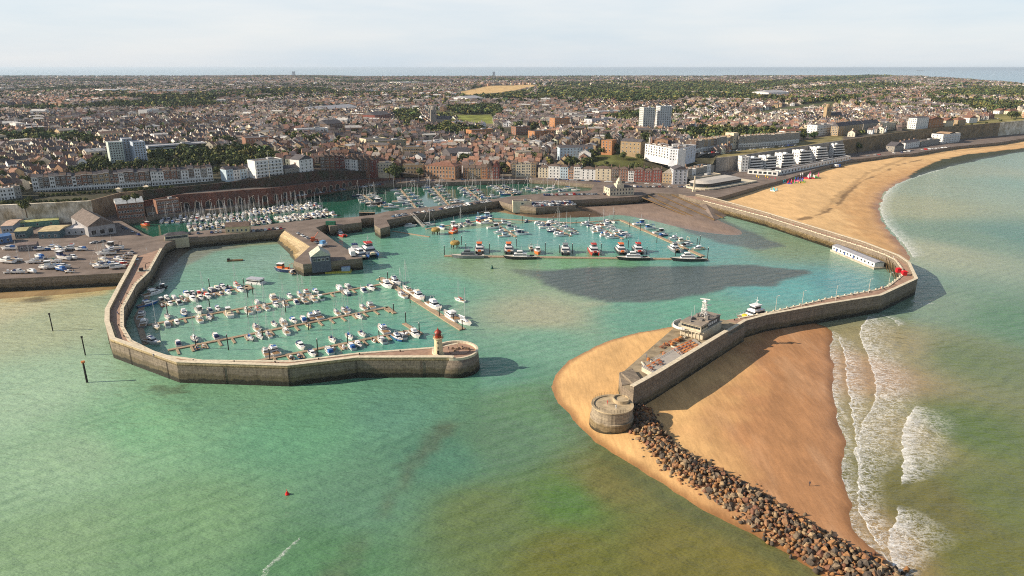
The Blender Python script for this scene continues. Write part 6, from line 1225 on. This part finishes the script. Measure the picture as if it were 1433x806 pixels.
def treestuff(P,R,nq,q,name,label):
    if len(P)==0: return
    tpl=[crown_quads(nq,1,s,.78,q) for s in range(8)]; V=[];C=[]
    k=rr.integers(0,8,len(P)); ang=rr.uniform(0,6.3,len(P))
    for t in range(8):
        m_=k==t; Pm=P[m_]; Rm=R[m_]; am=ang[m_]; v,c=tpl[t]; ca,sa=np.cos(am)[:,None],np.sin(am)[:,None]
        W_=np.stack([(v[None,:,0]*ca-v[None,:,1]*sa)*Rm[:,None]+Pm[:,0:1],(v[None,:,0]*sa+v[None,:,1]*ca)*Rm[:,None]+Pm[:,1:2],v[None,:,2]*Rm[:,None]+Pm[:,2:3]+Rm[:,None]*.75],-1)
        V.append(W_.reshape(-1,3)); C.append((c[None]*rr.uniform(.6,1.5,(len(Pm),1,1))*(np.array([1,1,1])+rr.uniform(-.18,.22,(len(Pm),1,1))*np.array([1.6,.2,0]))).reshape(-1,3))
    V=np.concatenate(V); n=len(V)//4; npmesh(name,V,np.arange(len(V)),np.full(n,4),M_LEAF,colors=np.concatenate(C),kind='stuff',label=label)
tw=[]
for P_ in woods:
    A_=np.array(P_); x0,y0=A_.min(0); x1,y1=A_.max(0); ym=(y0+y1)/2; sp=12 if ym<1500 else 17 if ym<3000 else 24
    X,Y=np.meshgrid(np.arange(x0,x1,sp),np.arange(y0,y1,sp)); X=X.ravel()+rr.uniform(-sp*.4,sp*.4,X.size); Y=Y.ravel()+rr.uniform(-sp*.4,sp*.4,Y.size); k=inside(X,Y,P_)&((fbm(X,Y,260,88,3)<.60)|(ym<1500))&(rr.random(X.size)<.94)
    for C_ in clear: k&=~inside(X,Y,C_)
    k&=(np.abs(X)<Y*.95)&(Y<np.interp(X/Y,FARA,FARY)*.985); tw.append(np.stack([X[k],Y[k]],-1))
woodP=np.concatenate(tw); WZ=Hgt(woodP[:,0],woodP[:,1]); woodP=np.concatenate([woodP,WZ[:,None]],1); yd=woodP[:,1]
for lo_,hi,nq,q,nm,lab in ((0,1700,70,.42,'near_woodland','dense green trees massed in parks behind the old town'),(1700,3600,34,.6,'hill_woodland','wide belt of dark woodland across the hills'),(3600,9e9,12,1.1,'far_woodland','thin dark tree belts near the skyline')):
    m_=(yd>=lo_)&(yd<hi); W_=woodP[m_]; treestuff(W_,rr.uniform(6,9.5,len(W_))*(1.0 if hi<1e9 else 1.15)*(1 if lo_==0 else 1.1),nq,q,nm,lab)
garden=np.concatenate([treeP[0]+rr.uniform(-3,3,treeP[0].shape),treeP[1]]); garden=garden[rr.random(len(garden))<.85]
X,Y=garden[:,0],garden[:,1]; gP=np.stack([X,Y,Hgt(X,Y)],-1); gR=rr.uniform(5,8.6,len(gP))
# surveyed individual trees near the camera side of town
TL_=[(83,258,20,5),(140,232,24,7),(150,236,24,6),(168,236,24,5),(181,237,24,5),(218,229,25,8),(130,206,26,9),(120,208,26,9),(112,210,26,8),(268,226,26,8),(282,224,26,9),(290,225,26,7),(262,228,26,6),(305,207,27,9),(322,205,27,9),(330,211,27,7),(345,213,27,6),(412,201,27,8),(430,203,27,8),(445,202,27,9),(415,183,28,8),(552,248,13,8),(560,247,13,7),(545,247,13,6),(588,247,10,6),(650,228,14,8),(643,231,14,6),(655,231,14,5),(702,240,10,7),(745,224,16,7),(735,226,16,6),(752,225,16,6),(800,228,17,9),(812,232,16,9),(795,234,15,8),(820,226,18,9),(830,220,20,8),(845,215,24,7),(858,213,25,7),(872,216,25,6),(886,219,25,7),(900,233,20,8),(892,238,15,7),(880,236,16,7),(868,238,14,6),(850,228,18,6),(840,234,15,7),(905,228,22,6),(912,223,24,6),(895,216,25,5),(905,199,26,8),(898,200,26,7),(933,201,26,7),(945,204,26,6),(965,186,27,7),(1100,197,26,8),(1112,196,26,8),(1106,198,26,8),(1124,195,26,7),(1083,181,27,8),(1220,205,12,6),(1212,208,10,7),(1200,211,10,7),(1330,171,30,6),(1310,173,30,7),(1270,175,29,7),(1365,168,30,7),(1415,166,30,9),(1422,166,30,8),(1262,172,29,7),(30,302,9,6),(38,306,8,6),(32,310,8,5),(40,299,12,5),(36,295,14,5),(178,284,18,4),(190,281,19,4),(530,233,18,6),(470,208,26,7),(482,206,26,7),(510,195,26,7),(560,197,26,7),(545,196,26,7),(366,238,26,5),(388,236,26,5),(5,256,22,7),(18,260,22,6),(30,264,22,6),(12,266,22,5),(28,272,22,5),(700,187,22,8),(720,185,22,8),(745,184,22,7),(815,188,24,8),(800,190,24,8),(790,195,24,7),(835,193,25,8),(850,191,25,8),(700,220,16,6),(668,223,15,5),(575,233,14,6),(880,189,25,8),(1010,181,26,7),(1030,172,27,8),(975,178,26,8),(1060,173,27,8),(1190,170,28,7),(1240,168,29,8)]
def hedge(u0,v0,u1,v1,z,n,r): return [(u0+(u1-u0)*i/(n-1),v0+(v1-v0)*i/(n-1)+random.uniform(-.8,.8),z,r*random.uniform(.8,1.25)) for i in range(n)]
TL_+=hedge(0,287,120,281,22.5,16,2.6)+hedge(60,275.5,240,264,23,26,2.2)+hedge(832,236,905,228,15,10,4)+hedge(828,226,890,212,20,10,4)+hedge(1300,180,1420,168,29,7,2.5)
tq=[crown_quads(420,1,40+s,.85,.20) for s in range(5)]
TM=[]
for v,c in tq:
    mb=MB(); n=len(v)//4; me=bpy.data.meshes.new('crown'); me.from_pydata(v.tolist(),[],[(4*i,4*i+1,4*i+2,4*i+3) for i in range(n)]); me.materials.append(M_LEAF); a_=me.color_attributes.new('Col','FLOAT_COLOR','CORNER'); cc=np.ones((4*n,4),np.float32); cc[:,:3]=np.repeat(c,4,axis=0); a_.data.foreach_set('color',cc.ravel()); TM.append(me)
mb=MB(); mb.tube((0,0,-1),(0,0,.55),.07,6,.05)
for k in range(5): q=k*1.26; mb.tube((0,0,.35),(.4*math.cos(q),.4*math.sin(q),.85),.035,4,.015)
TRK=mb.mesh('trunk',mat('bark',srgb(84,68,52),.9,.3,1))
TZN=[(45,'at the left cliff edge'),(110,'before the west clifftop terrace'),(200,'by the pale high-rise'),(300,'right of the pale high-rise'),(460,'behind the clifftop hotel'),(600,'above the basin quay'),(700,'in the old town'),(780,'behind the grey basin row'),(860,'on the left of the garden bank'),(960,'on the right of the garden bank'),(1140,'near the eastern crescent'),(1500,'along the far east cliff')]
k_=0; rest=[]
near=sorted(range(len(gP)),key=lambda i:gP[i,1])[:max(0,290-len(TL_))]
allt=[(*G2(u,v,gz_),None,r) for u,v,gz_,r in TL_]
allt=[]
for u,v,z0,r in TL_:
    z=gh(u,v,z0) if v<300 and z0>12 else z0
    x,y=G2(u,v,z); allt.append((x,y,z if z0<=12 else hz(x,y),r))
for i in near: allt.append((*gP[i],gR[i]*.85))
tc_={}
for x,y,z,r in sorted(allt,key=lambda t:t[0]/t[1]):
    u=PX(x,y,z)[0]; zn=[q for q in TZN if u<q[0]] or [TZN[-1]]; zn=zn[0][1]; k=tc_.get(zn,0); tc_[zn]=k+1
    big='low shrubby' if r<3.2 else 'small' if r<5 else 'broad' if r>7 else 'rounded'
    t=empty('broadleaf_tree',(x,y,z),random.uniform(0,6.3),'%s green tree, %s from left %s'%(big,ordw(k),zn),'tree','trees '+zn); o=bpy.data.objects.new('trunk',TRK); COL.objects.link(o); o.parent=t; o.scale=(r,r,r); o=bpy.data.objects.new('crown',R_(TM)); COL.objects.link(o); o.parent=t; o.scale=(r,r,r*random.uniform(.85,1.15)); o.location=(0,0,r*.95 if r>3.2 else r*.5)
m_=np.ones(len(gP),bool); m_[near]=False; g=gP[m_]; treestuff(g[g[:,1]<1700],gR[m_][g[:,1]<1700],60,.42,'garden_trees','scattered green trees in gardens between the near streets'); treestuff(g[g[:,1]>=1700],gR[m_][g[:,1]>=1700]*1.3,26,.6,'street_trees','scattered dark trees between the distant streets')
X,Y=treeP[2][:,0],treeP[2][:,1]; g=np.stack([X,Y,Hgt(X,Y)],-1); g=g[rr.random(len(g))<.6]; treestuff(g,rr.uniform(5,10,len(g)),11,1.0,'suburb_trees','dark hedgerow trees among the far suburbs')
# ================================================================ CARS
M_CAR=mat('car_paint',src='obj',rough=.3,var=.05,scale=1,spec=.5)
def car(L_=4.3,van=False):
    r=empty('parked_van' if van else 'parked_car',(0,0,0),0,'x','van' if van else 'car'); mb=MB(); h=.78
    prof_=[(-L_/2,.35),(-L_/2,.85),(-L_*.44,h+.12),(L_*.22,h+.1),(L_*.46,h-.05),(L_/2,.6),(L_/2,.35)] if not van else [(-L_/2,.35),(-L_/2,1.9),(-L_/2+.1,2.0),(L_*.25,2.0),(L_*.34,1.3),(L_/2,1.0),(L_/2,.35)]
    n=len(prof_); mb.add([(x,-.88,z) for x,z in prof_]+[(x,.88,z) for x,z in prof_],[(i,(i+1)%n,n+(i+1)%n,n+i)[::-1] for i in range(n)]+[tuple(range(n)),tuple(range(2*n-1,n-1,-1))]); b=mb.build('body',M_CAR,r)
    if not van:
        loftbox(MB(),-L_*.40,L_*.24,1.66,1.66,h+.1,1.42,.75,.45,.82).build('window_glass',M_GLASS,r); loftbox(MB(),-L_*.27,L_*.05,1.38,1.38,1.42,1.47,.05,.05,.97).build('roof_panel',M_CAR,r)
    else: MB().box(L_*.27,0,1.3,.5,1.78,.5).build('window_glass',M_GLASS,r)
    for sx in (-1,1):
        for sy in (-1,1): mb=MB(); mb.tube((sx*L_*.3,sy*.72,.33),(sx*L_*.3,sy*.92,.33),.33,10); mb.build('wheel',M_DARK,r)
    return proto(r)
CA=car(); CV=car(5.2,True)
CC=[((.75,.75,.74),'white'),((.42,.43,.45),'silver'),((.04,.04,.045),'black'),((.16,.17,.19),'grey'),(srgb(40,62,120),'blue'),(srgb(150,30,28),'red'),(srgb(70,100,130),'steel blue')]
def carrow(pa,pb,z,n,where,ang=math.pi/2,rows=1,dv=0,pz=.85,zb=None,wheels=False):
    A_=G2(*pa,z); B_=G2(*pb,z if zb is None else zb); an=math.atan2(B_[1]-A_[1],B_[0]-A_[0]); i=0
    for rr_ in range(rows):
        for k in range(n):
            if random.random()>pz: continue
            t=(k+.5)/n; nx,ny=-math.sin(an),math.cos(an); c,cn=CC[random.choices(range(7),[26,20,14,16,10,7,5])[0]]; v=random.random()<.08
            x=A_[0]+(B_[0]-A_[0])*t+nx*rr_*dv; y=A_[1]+(B_[1]-A_[1])*t+ny*rr_*dv; zz=z if zb is None else z+(zb-z)*t
            dup(CV if v else CA,(x,y,zz+.02),an+ang+random.uniform(-.04,.04)+(math.pi if random.random()<.5 else 0),'%s %s parked %s from left%s %s'%(cn,'van' if v else 'car',ordw(k),' in %s row'%ORD[rr_] if rows>1 else '',where),'vehicles parked '+where,skip=() if wheels else ('wheel',),colors={'body':c,'roof_panel':c}); i+=1
carrow((746,289),(806,286.5),7.55,17,'on the rounded car park',rows=3,dv=7.5)
carrow((548,304),(690,281.5),7.55,36,'on the dividing quay',pz=.6)
carrow((262,328),(312,325),7.55,8,'by the cream toilet block',wheels=True); carrow((352,324),(396,320),7.55,8,'on the west dividing quay',wheels=True)
carrow((760,273.5),(850,272),7.55,26,'left of the clock house',pz=.8)
carrow((760,250.5),(925,258.5),7.55,30,'before the coloured parade',0,pz=.75); carrow((868,262),(965,262),7.55,22,'at the harbour roundabout',pz=.7)
carrow((384,279),(540,257.5),7.55,38,'under the brick arches',pz=.6); carrow((262,291),(376,280.6),7.55,14,'under the western arches',0,pz=.45)
carrow((975,216.5),(1115,203.5),25.4,30,'along the crescent railings',0,pz=.85); carrow((1200,220),(1330,206),7.55,26,'on the eastern promenade',pz=.65)
carrow((560,254),(740,250.3),7.55,26,'on the basin quay road',0,pz=.35); carrow((1300,175),(1400,166),30.3,14,'along the far clifftop road',0,pz=.7)
carrow((414,326),(446,342),7.55,5,'on the central quay',0,wheels=True,pz=.8); carrow((170,318),(196,330),7.55,6,'at the pier approach',0,wheels=True,pz=.7); carrow((120,342),(150,338),7.55,7,'before the large boat shed',0,wheels=True); carrow((184,352),(192,366),7.55,3,'at the root of the curved pier',.3,wheels=True)
# ================================================================ BOATYARD
gy='boats laid up ashore in the boatyard'
yl=[(9,368,'f'),(25,366,'y'),(46,369,'y'),(55,362,'m'),(52,366,'m'),(78,368,'y'),(88,363,'b'),(104,363,'m'),(57,351,'m'),(72,350,'f'),(84,352,'f'),(99,350,'f'),(113,351,'m'),(13,383,'o'),(28,383,'m'),(44,382,'m'),(62,377,'m'),(73,376,'b'),(84,379,'m'),(90,376,'m'),(97,382,'o'),(148,357,'f'),(155,353,'f'),(160,349,'b'),(167,365,'m'),(174,362,'o'),(139,371,'y'),(147,375,'y'),(152,369,'y'),(160,372,'m'),(166,376,'m'),(172,370,'m'),(177,374,'o'),(135,375,'m'),(34,349,'m'),(12,350,'m'),(144,366,'m'),(180,358,'o')]
CRD=mb=MB()
for i,(u,v,k) in enumerate(sorted(yl)):
    x,y=G2(u,v,7.5); moor(k,x,y,8.35,random.uniform(-.5,.5)+(math.pi if random.random()<.4 else 0),'%s from left in the boatyard'%ordw(i),gy)
    for s in (-1,1): pass
cr=MB(); 
for sx in (-1.6,1.6): cr.box(sx,0,0,.3,2.2,.55)
crm=cr.mesh('boat_cradle',M_TIMB)
for i,(u,v,k) in enumerate(sorted(yl)):
    x,y=G2(u,v,7.5); o=bpy.data.objects.new('boat_cradle',crm); COL.objects.link(o); o.location=(x,y,7.5); fin(o,None,'low timber cradle under a laid-up boat in the boatyard','cradle','timber cradles under boats')
# portable cabins and machines on the central quay
def tool(name,lab,cat,u,v,z,parts,rz=0):
    r=empty(name,(*G2(u,v,z),z),rz,lab,cat)
    for nm,m,mb in parts: mb.build(nm,m,r)
M_BLUEP=mat('blue_paint',srgb(96,150,196),.5,.15,1); M_ORP=mat('orange_paint',srgb(196,96,60),.6,.3,1)
tool('workboat_ashore','small blue and white boat standing on the central quay','boat',452,345,7.5,[('hull',M_WFRAME,MB().box(0,0,.8,6,3,1.3,taper=1.05)),('cabin',M_BLUEP,MB().box(0,0,2.1,3.5,2.4,2.0)),('stand',M_TIMB,MB().box(0,0,0,4,2,.8))],1.2)
tool('mobile_crane','rusty orange mobile crane on the central quay','crane',440,338,7.5,[('chassis',M_ORP,MB().box(0,0,.5,5,2.4,1.0)),('cab',M_ORP,MB().box(-.8,0,1.5,2.6,2.2,1.7)),('jib',M_ORP,MB().tube((0,0,2.6),(3,0,6.5),.2,5)),('wheels',M_DARK,MB().box(0,0,0,4,2.3,.6))],.3)
tool('white_trailer','long white container trailer at the tip of the central quay','trailer',493,357.5,7.5,[('body',M_WFRAME,MB().box(0,0,.8,9,2.8,3.0)),('underframe',M_DARK,MB().box(0,0,0,8,2,.8))],1.95)
tool('green_container','dark green container on the lock-side wall','container',463,314.5,7.5,[('body',mat('container_green',srgb(30,96,70),.6,.2,1),MB().box(0,0,0,7,2.6,2.7))],-.1)
# slope and retaining steps left of the central quay
mb=MB(); s0=GL([(398,322.5),(434,345),(425,354),(411,365)],7.4); s1=[G2(u,v,0) for u,v in [(383,337),(403,356),(412,366),(415,371)]]
n=4; mb.add([(x,y,7.2) for x,y in s0]+[(x,y,-.8) for x,y in s1],[(i,n+i,n+i+1,i+1)[::-1] for i in range(n-1)]); mb.build('stone_slope',M_WALLB,label='sloping stone apron down to the water left of central quay',cat='stone slope')
# beach fun fair, huts and timber slipway
FC=[(srgb(60,190,200),'turquoise'),(srgb(40,80,190),'blue'),(srgb(230,190,60),'yellow'),(srgb(200,40,60),'red'),(srgb(60,150,70),'green'),(srgb(230,230,230),'white'),(srgb(220,90,140),'pink')]
for i,(u,v,k,s) in enumerate([(1066,253,0,5),(1078,255,1,4),(1084,254,1,3.5),(1095,256,5,3),(1101,254,1,3),(1108,252,2,3),(1112,256,4,3),(1118,253,6,3),(1127,249,3,4.5),(1139,248,4,4.5),(1135,249,3,3),(1122,256,2,2.5),(1090,252,5,3),(1083,267,5,2.6),(1105,257,1,2.5)]):
    s*=1.5; c,cn=FC[k]; r=empty('inflatable_ride',(*G2(u,v,3.8),3.6),.3*i,'%s inflatable beach ride, %s from left on the sand'%(cn,ordw(i)),'beach ride','inflatable rides and stalls on the sand')
    o=MB().box(0,0,0,s*1.6,s*1.2,.8).build('base',M_OBJ,r); o.color=(*c,1)
    for a_,b_ in ((-1,-1),(1,-1),(1,1),(-1,1)): o=MB().lathe(a_*s*.65,b_*s*.45,[(.5,.8),(.45,s*.6),(.05,s*.9)],8).build('turret',M_OBJ,r); o.color=(*FC[(k+2)%7][0],1)
tool('beach_kiosk','blue and white square kiosk on decking near the apartments','kiosk',1172,234.5,3.8,[('deck',M_TIMB,MB().box(0,0,0,16,6,1)),('body',M_WFRAME,MB().box(-2,0,1,5,4.5,3)),('shutter',mat('kiosk_blue',srgb(20,90,170),.5,.1,1),MB().box(1.2,0,1,3,4.6,3.1))],.35)
for i,(p,q) in enumerate([((899,276),(960,302)),((906,273),(970,303)),((921,272),(1000,308)),((938,271),(1012,305))]):
    a=G2(*p,7.0); b=G2(*q,.6); mb=MB(); d=math.dist(a,b); an=math.atan2(b[1]-a[1],b[0]-a[0]); n=(-math.sin(an)*.45,math.cos(an)*.45)
    mb.add([(a[0]-n[0],a[1]-n[1],6.4),(a[0]+n[0],a[1]+n[1],6.4),(b[0]+n[0],b[1]+n[1],.4),(b[0]-n[0],b[1]-n[1],.4),(a[0]-n[0],a[1]-n[1],7.2),(a[0]+n[0],a[1]+n[1],7.2),(b[0]+n[0],b[1]+n[1],1.1),(b[0]-n[0],b[1]-n[1],1.1)],[(4,5,6,7),(0,1,5,4)[::-1],(1,2,6,5)[::-1],(2,3,7,6)[::-1],(3,0,4,7)[::-1]]); mb.build('slipway_rail',M_TIMB,label='long tan timber slipway rail, %s from left by the mud flat'%ordw(i),cat='slipway',group='timber slipway rails')
slp=GL([(893,275),(960,271.5),(985,280),(1005,292),(1010,305),(985,300),(950,290),(915,280)],4); mb=MB(); mb.add([(slp[0][0],slp[0][1],7.3),(slp[1][0],slp[1][1],7.3),(*G2(985,280,7),7.0),(*G2(1022,300,.2),.2),(*G2(1000,308,.2),.2),(*G2(960,301,.2),.2),(*G2(925,291,.4),.3)],[(0,1,5,6)[::-1],(1,2,3,4,5)[::-1]]); mb.build('slipway_ground',M_QUAYG,kind='structure')
# stranded mass on the basin bastion: white dinghies rack; lamp posts; people
M_LAMP=mat('lamp_post_grey',srgb(196,190,176),.5,.1,1)
def lamp(u,v,z,h,lab,grp): 
    mb=MB(); mb.tube((0,0,0),(0,0,h),.13,6,.08); mb.tube((0,0,h),(.9,0,h+.25),.06,4); r=empty('street_lamp',(*G2(u,v,z),z),0,lab,'street lamp',grp); mb.build('post',M_LAMP,r); MB().box(1.0,0,h+.12,.7,.3,.18,bot=True).build('lamp_head',M_WFRAME,r)
for i,(u,v) in enumerate([(1122,429,),(1169,420.5),(1215,411),(1243,402),(1085,436)]): lamp(u,v,7.6,8,'pale lamp post on the east pier arm, %s of five'%['second','third','fourth','rightmost','leftmost'][i],'lamp posts on the east pier arm')
for i in range(9): lamp(215+i*20,303-i*2.1,7.6,9,'lamp post on the arches quay, %s from the left'%ordw(i),'lamp posts on the arches quay')
for i in range(9): lamp(450+i*34,[266,261,257,256,255,254,253,252.5,252][i],7.6,9,'lamp post on the basin road, %s from the left'%ordw(i),'lamp posts on the basin road')
tool('tall_flagpole','tall white flagpole on the east cliff lawn','flagpole',1017,213,24,[('pole',M_LAMP,MB().tube((0,0,0),(0,0,20),.2,6,.1)),('yard',M_LAMP,MB().tube((-3,0,13),(3,0,13),.1,4))])
tool('flagpole','white mast before the clifftop hotel','flagpole',378,251,25,[('pole',M_LAMP,MB().tube((0,0,0),(0,0,26),.25,6,.1))])
tool('obelisk','slender stone obelisk column by the harbour roundabout','obelisk',971,268,7.5,[('base',M_COPE,MB().box(0,0,0,3,3,2)),('shaft',M_COPE,MB().box(0,0,2,1.6,1.6,12,taper=.6)),('cap',M_COPE,MB().box(0,0,14,.95,.95,1,taper=.1))])
for u,v,lab in [(167,268.5,'small cream promenade shelter, the left one'),(206,265,'small cream promenade shelter, the right one')]: tool('promenade_shelter',lab,'shelter',u,v,23.2,[('walls',M_COPE,MB().box(0,0,0,4,3,2.6)),('roof',M_COPE,MB().hip(0,0,2.6,4.6,3.6,1))])
for u,v,lab in [(1254,381,'red kiosk with dark shadow on the pier elbow, the farther'),(1262,385,'red kiosk on the pier elbow, the nearer')]: tool('pier_kiosk',lab,'kiosk',u+3,v,7.6,[('body',M_RED if 0 else mat('kiosk_red',srgb(204,30,40),.5,.1,1) if 'kiosk_red' not in MATS else MATS['kiosk_red'],MB().box(0,0,0,2.4,2.0,2.2)),('roof',MATS['kiosk_red'],MB().hip(0,0,2.2,2.5,2.1,.7))])
tool('lock_gate','dark lock gate with walkway closing the basin','lock gate',514,303,3.5,[('gate_leaf',M_PILE,MB().box(0,0,-6,13,1.0,9.4)),('walkway',M_WOOD,MB().box(0,0,3.4,13,2.2,.25)),('handrail',M_LAMP,MB().box(0,1,4.6,13,.08,.1,bot=True))],-.05)
tool('pier_crane','small grey hoist platform on the inner edge of the curved pier','hoist',202,379,7.5,[('platform',M_CONC,MB().box(0,0,-.2,7,4,.5)),('post',M_PILE,MB().tube((1,0,0),(1,0,4),.2,6)),('jib',M_PILE,MB().tube((1,0,4),(3.6,0,4.8),.15,5)),('winch_box',M_DARK,MB().box(-1.5,0,.3,2,2,1.6))],.4)
ship=tool('cargo_ship','tiny grey ship far out on the horizon at right','ship',1287,99.2,0,[('hull',M_GWALL,MB().box(0,0,0,260,30,18)),('superstructure',M_GWALL,MB().box(-90,0,18,40,26,24))])
# people on the piers
def person_mesh():
    J=[(0,0,.95),(0,0,1.2),(0,0,1.42),(0,0,1.52),(0,.01,1.66),(-.1,0,.9),(-.12,.06,.5),(-.12,0,.06),(-.12,-.12,.03),(.1,0,.9),(.12,-.1,.5),(.12,.02,.06),(.12,-.1,.03),(-.2,0,1.4),(-.25,.04,1.12),(-.24,-.06,.88),(.2,0,1.4),(.25,-.04,1.12),(.24,-.1,.88)]
    E=[(0,1),(1,2),(2,3),(3,4),(0,5),(5,6),(6,7),(7,8),(0,9),(9,10),(10,11),(11,12),(2,13),(13,14),(14,15),(2,16),(16,17),(17,18)]; Rr=[.14,.14,.15,.06,.11,.09,.065,.045,.04,.09,.065,.045,.04,.07,.045,.035,.07,.045,.035]
    me=bpy.data.meshes.new('person'); me.from_pydata(J,E,[]); o=bpy.data.objects.new('tmp',me); COL.objects.link(o); md=o.modifiers.new('s','SKIN')
    for i,r in enumerate(Rr): me.skin_vertices[0].data[i].radius=(r,r*.8)
    me.skin_vertices[0].data[0].use_root=True; o.modifiers.new('d','SUBSURF').levels=1
    dg=bpy.context.evaluated_depsgraph_get(); m2=bpy.data.meshes.new_from_object(o.evaluated_get(dg)); m2.materials.clear(); m2.materials.append(M_OBJ); bpy.data.objects.remove(o); m2.name='person'; return m2
PM=person_mesh()
PL=[(1228,406,'on the east pier arm near its elbow'),(1232,405,'on the east pier arm near its elbow'),(1196,411.5,'on the east pier arm'),(1236,403,'on the east pier arm near its elbow'),(1201,352,'by the parapet of the east pier'),(1160,337,'by the parapet of the east pier'),(1110,316,'by the parapet of the east pier'),(1250,362,'by the pier elbow wall'),(165,440,'on the curved pier'),(168,425,'on the curved pier'),(178,400,'on the curved pier'),(190,372,'on the curved pier'),(205,350,'on the curved pier'),(215,500,'on the curved pier'),(640,487,'on the round pier head'),(628,490,'near the lighthouse'),(850,566,'on the fort bastion'),(862,572,'on the fort bastion'),(905,500,'on the fort platform'),(915,490,'on the fort platform'),(930,484,'on the fort platform'),(1143,541,'on the wet sand')]
SH=[('dark clothes',(.05,.05,.07)),('a red top',(.5,.06,.05)),('a white shirt',(.7,.7,.68)),('a blue jacket',(.07,.13,.3)),('a tan coat',(.4,.3,.18))]
for i,(u,v,w) in enumerate(PL):
    z=1.2 if 'sand' in w else 8.4 if 'fort' in w else 7.7; x,y=G2(u,v,z); 
    if 'sand' in w: x,y,z=G2(1133,678,1.)[0],G2(1133,678,1.)[1],float(zsp(np.array([G2(1133,678,1.)[0]]),np.array([G2(1133,678,1.)[1]]))[0])
    s=SH[0] if 'sand' in w else SH[i%5]; o=bpy.data.objects.new('person',PM); COL.objects.link(o); o.location=(x,y,z); o.rotation_euler=(0,0,i*1.3); o.color=(*s[1],1); fin(o,None,'person in %s standing %s'%(s[0],w if i!=13 else 'at the outer bend of the curved pier'),'person','people walking on the piers')

# iron ladders and mooring bollards on the piers
lad=MB()
for s_ in (-.25,.25): lad.tube((s_,0,0),(s_,0,7.4),.05,4)
for k in range(12): lad.tube((-.25,0,.4+k*.6),(.25,0,.4+k*.6),.035,4)
lad=lad.mesh('ladder',M_PILE)
def along(pts,n,off):
    L_=[math.dist(a,b) for a,b in zip(pts,pts[1:])]; T=sum(L_); out=[]
    for i in range(n):
        d=T*(i+.5)/n; j=0
        while d>L_[j] and j<len(L_)-1: d-=L_[j]; j+=1
        a,b=pts[j],pts[j+1]; t=d/L_[j]; an=math.atan2(b[1]-a[1],b[0]-a[0]); out.append((a[0]+(b[0]-a[0])*t-math.sin(an)*off,a[1]+(b[1]-a[1])*t+math.cos(an)*off,an))
    return out
for pts,par,n,off in ((wo[4:],pier,7,-.12),(wi[1:7],pier,6,.12),(eo[5:],ep,6,-.15),(ei[8:],ep,6,.12)):
    for x,y,an in along(pts,n,off): o=bpy.data.objects.new('ladder',lad); COL.objects.link(o); o.parent=par; o.location=(x-par.location.x,y-par.location.y,0); o.rotation_euler=(0,0,an)
bol=MB().lathe(0,0,[(.28,0),(.2,.1),(.2,.5),(.34,.6),(.3,.75)],10).mesh('bollard',M_PILE)
for pts,par,n,off in ((wi[1:],pier,16,-1.9),(ei[7:],ep,14,1.8)):
    for x,y,an in along(pts,n,off): o=bpy.data.objects.new('bollard',bol); COL.objects.link(o); o.parent=par; o.location=(x-par.location.x,y-par.location.y,7.5); o.rotation_euler=(0,0,an)
# loose gear on the fort platform
for i in range(16):
    u=random.uniform(892,985); v=524-(u-892)*.62+random.uniform(-14,-2); x,y=G2(u,v,8.4); k=i%4
    nm,lab,m_=[('stone_beam','long weathered stone beam lying on the fort platform',M_COPE),('timber_crate','dark timber crate on the fort platform',M_TIMB),('concrete_block','grey concrete block on the fort platform',M_CONC),('rusty_tank','rusty brown tank on the fort platform',M_RUST)][k]
    mb=MB(); (mb.box(0,0,0,3.6,.5,.5,taper=.95) if k==0 else mb.box(0,0,0,1.2,1.1,1.0,taper=.96) if k==1 else mb.box(0,0,0,1.8,1.1,.8,taper=.9) if k==2 else mb.lathe(0,0,[(.7,0),(.7,1.1),(.3,1.4)],12))
    if not inside(np.array([x]),np.array([y]),fo+fi[::-1])[0]: continue
    o=mb.build(nm,m_,label=lab,cat=nm.replace('_',' '),group=nm.replace('_',' ')+'s on the fort platform'); o.location=(x,y,8.4); o.rotation_euler=(0,0,random.random()*3)
drop_protos()
# ================================================================ HAZE
mb=MB(); mb.box(0,27000,-6,110000,66000,134,bot=True)
m=bpy.data.materials.new('haze_air'); m.use_nodes=True; nt=m.node_tree; nt.nodes.clear(); oo=nt.nodes.new('ShaderNodeOutputMaterial'); pv=nt.nodes.new('ShaderNodeVolumePrincipled')
pv.inputs['Color'].default_value=(.72,.86,1.0,1); pv.inputs['Density'].default_value=.000036; pv.inputs['Anisotropy'].default_value=.2; nt.links.new(pv.outputs[0],oo.inputs['Volume'])
hb=mb.build('haze',m,kind='stuff',label='thin blue sea haze lying over the far town and sea')
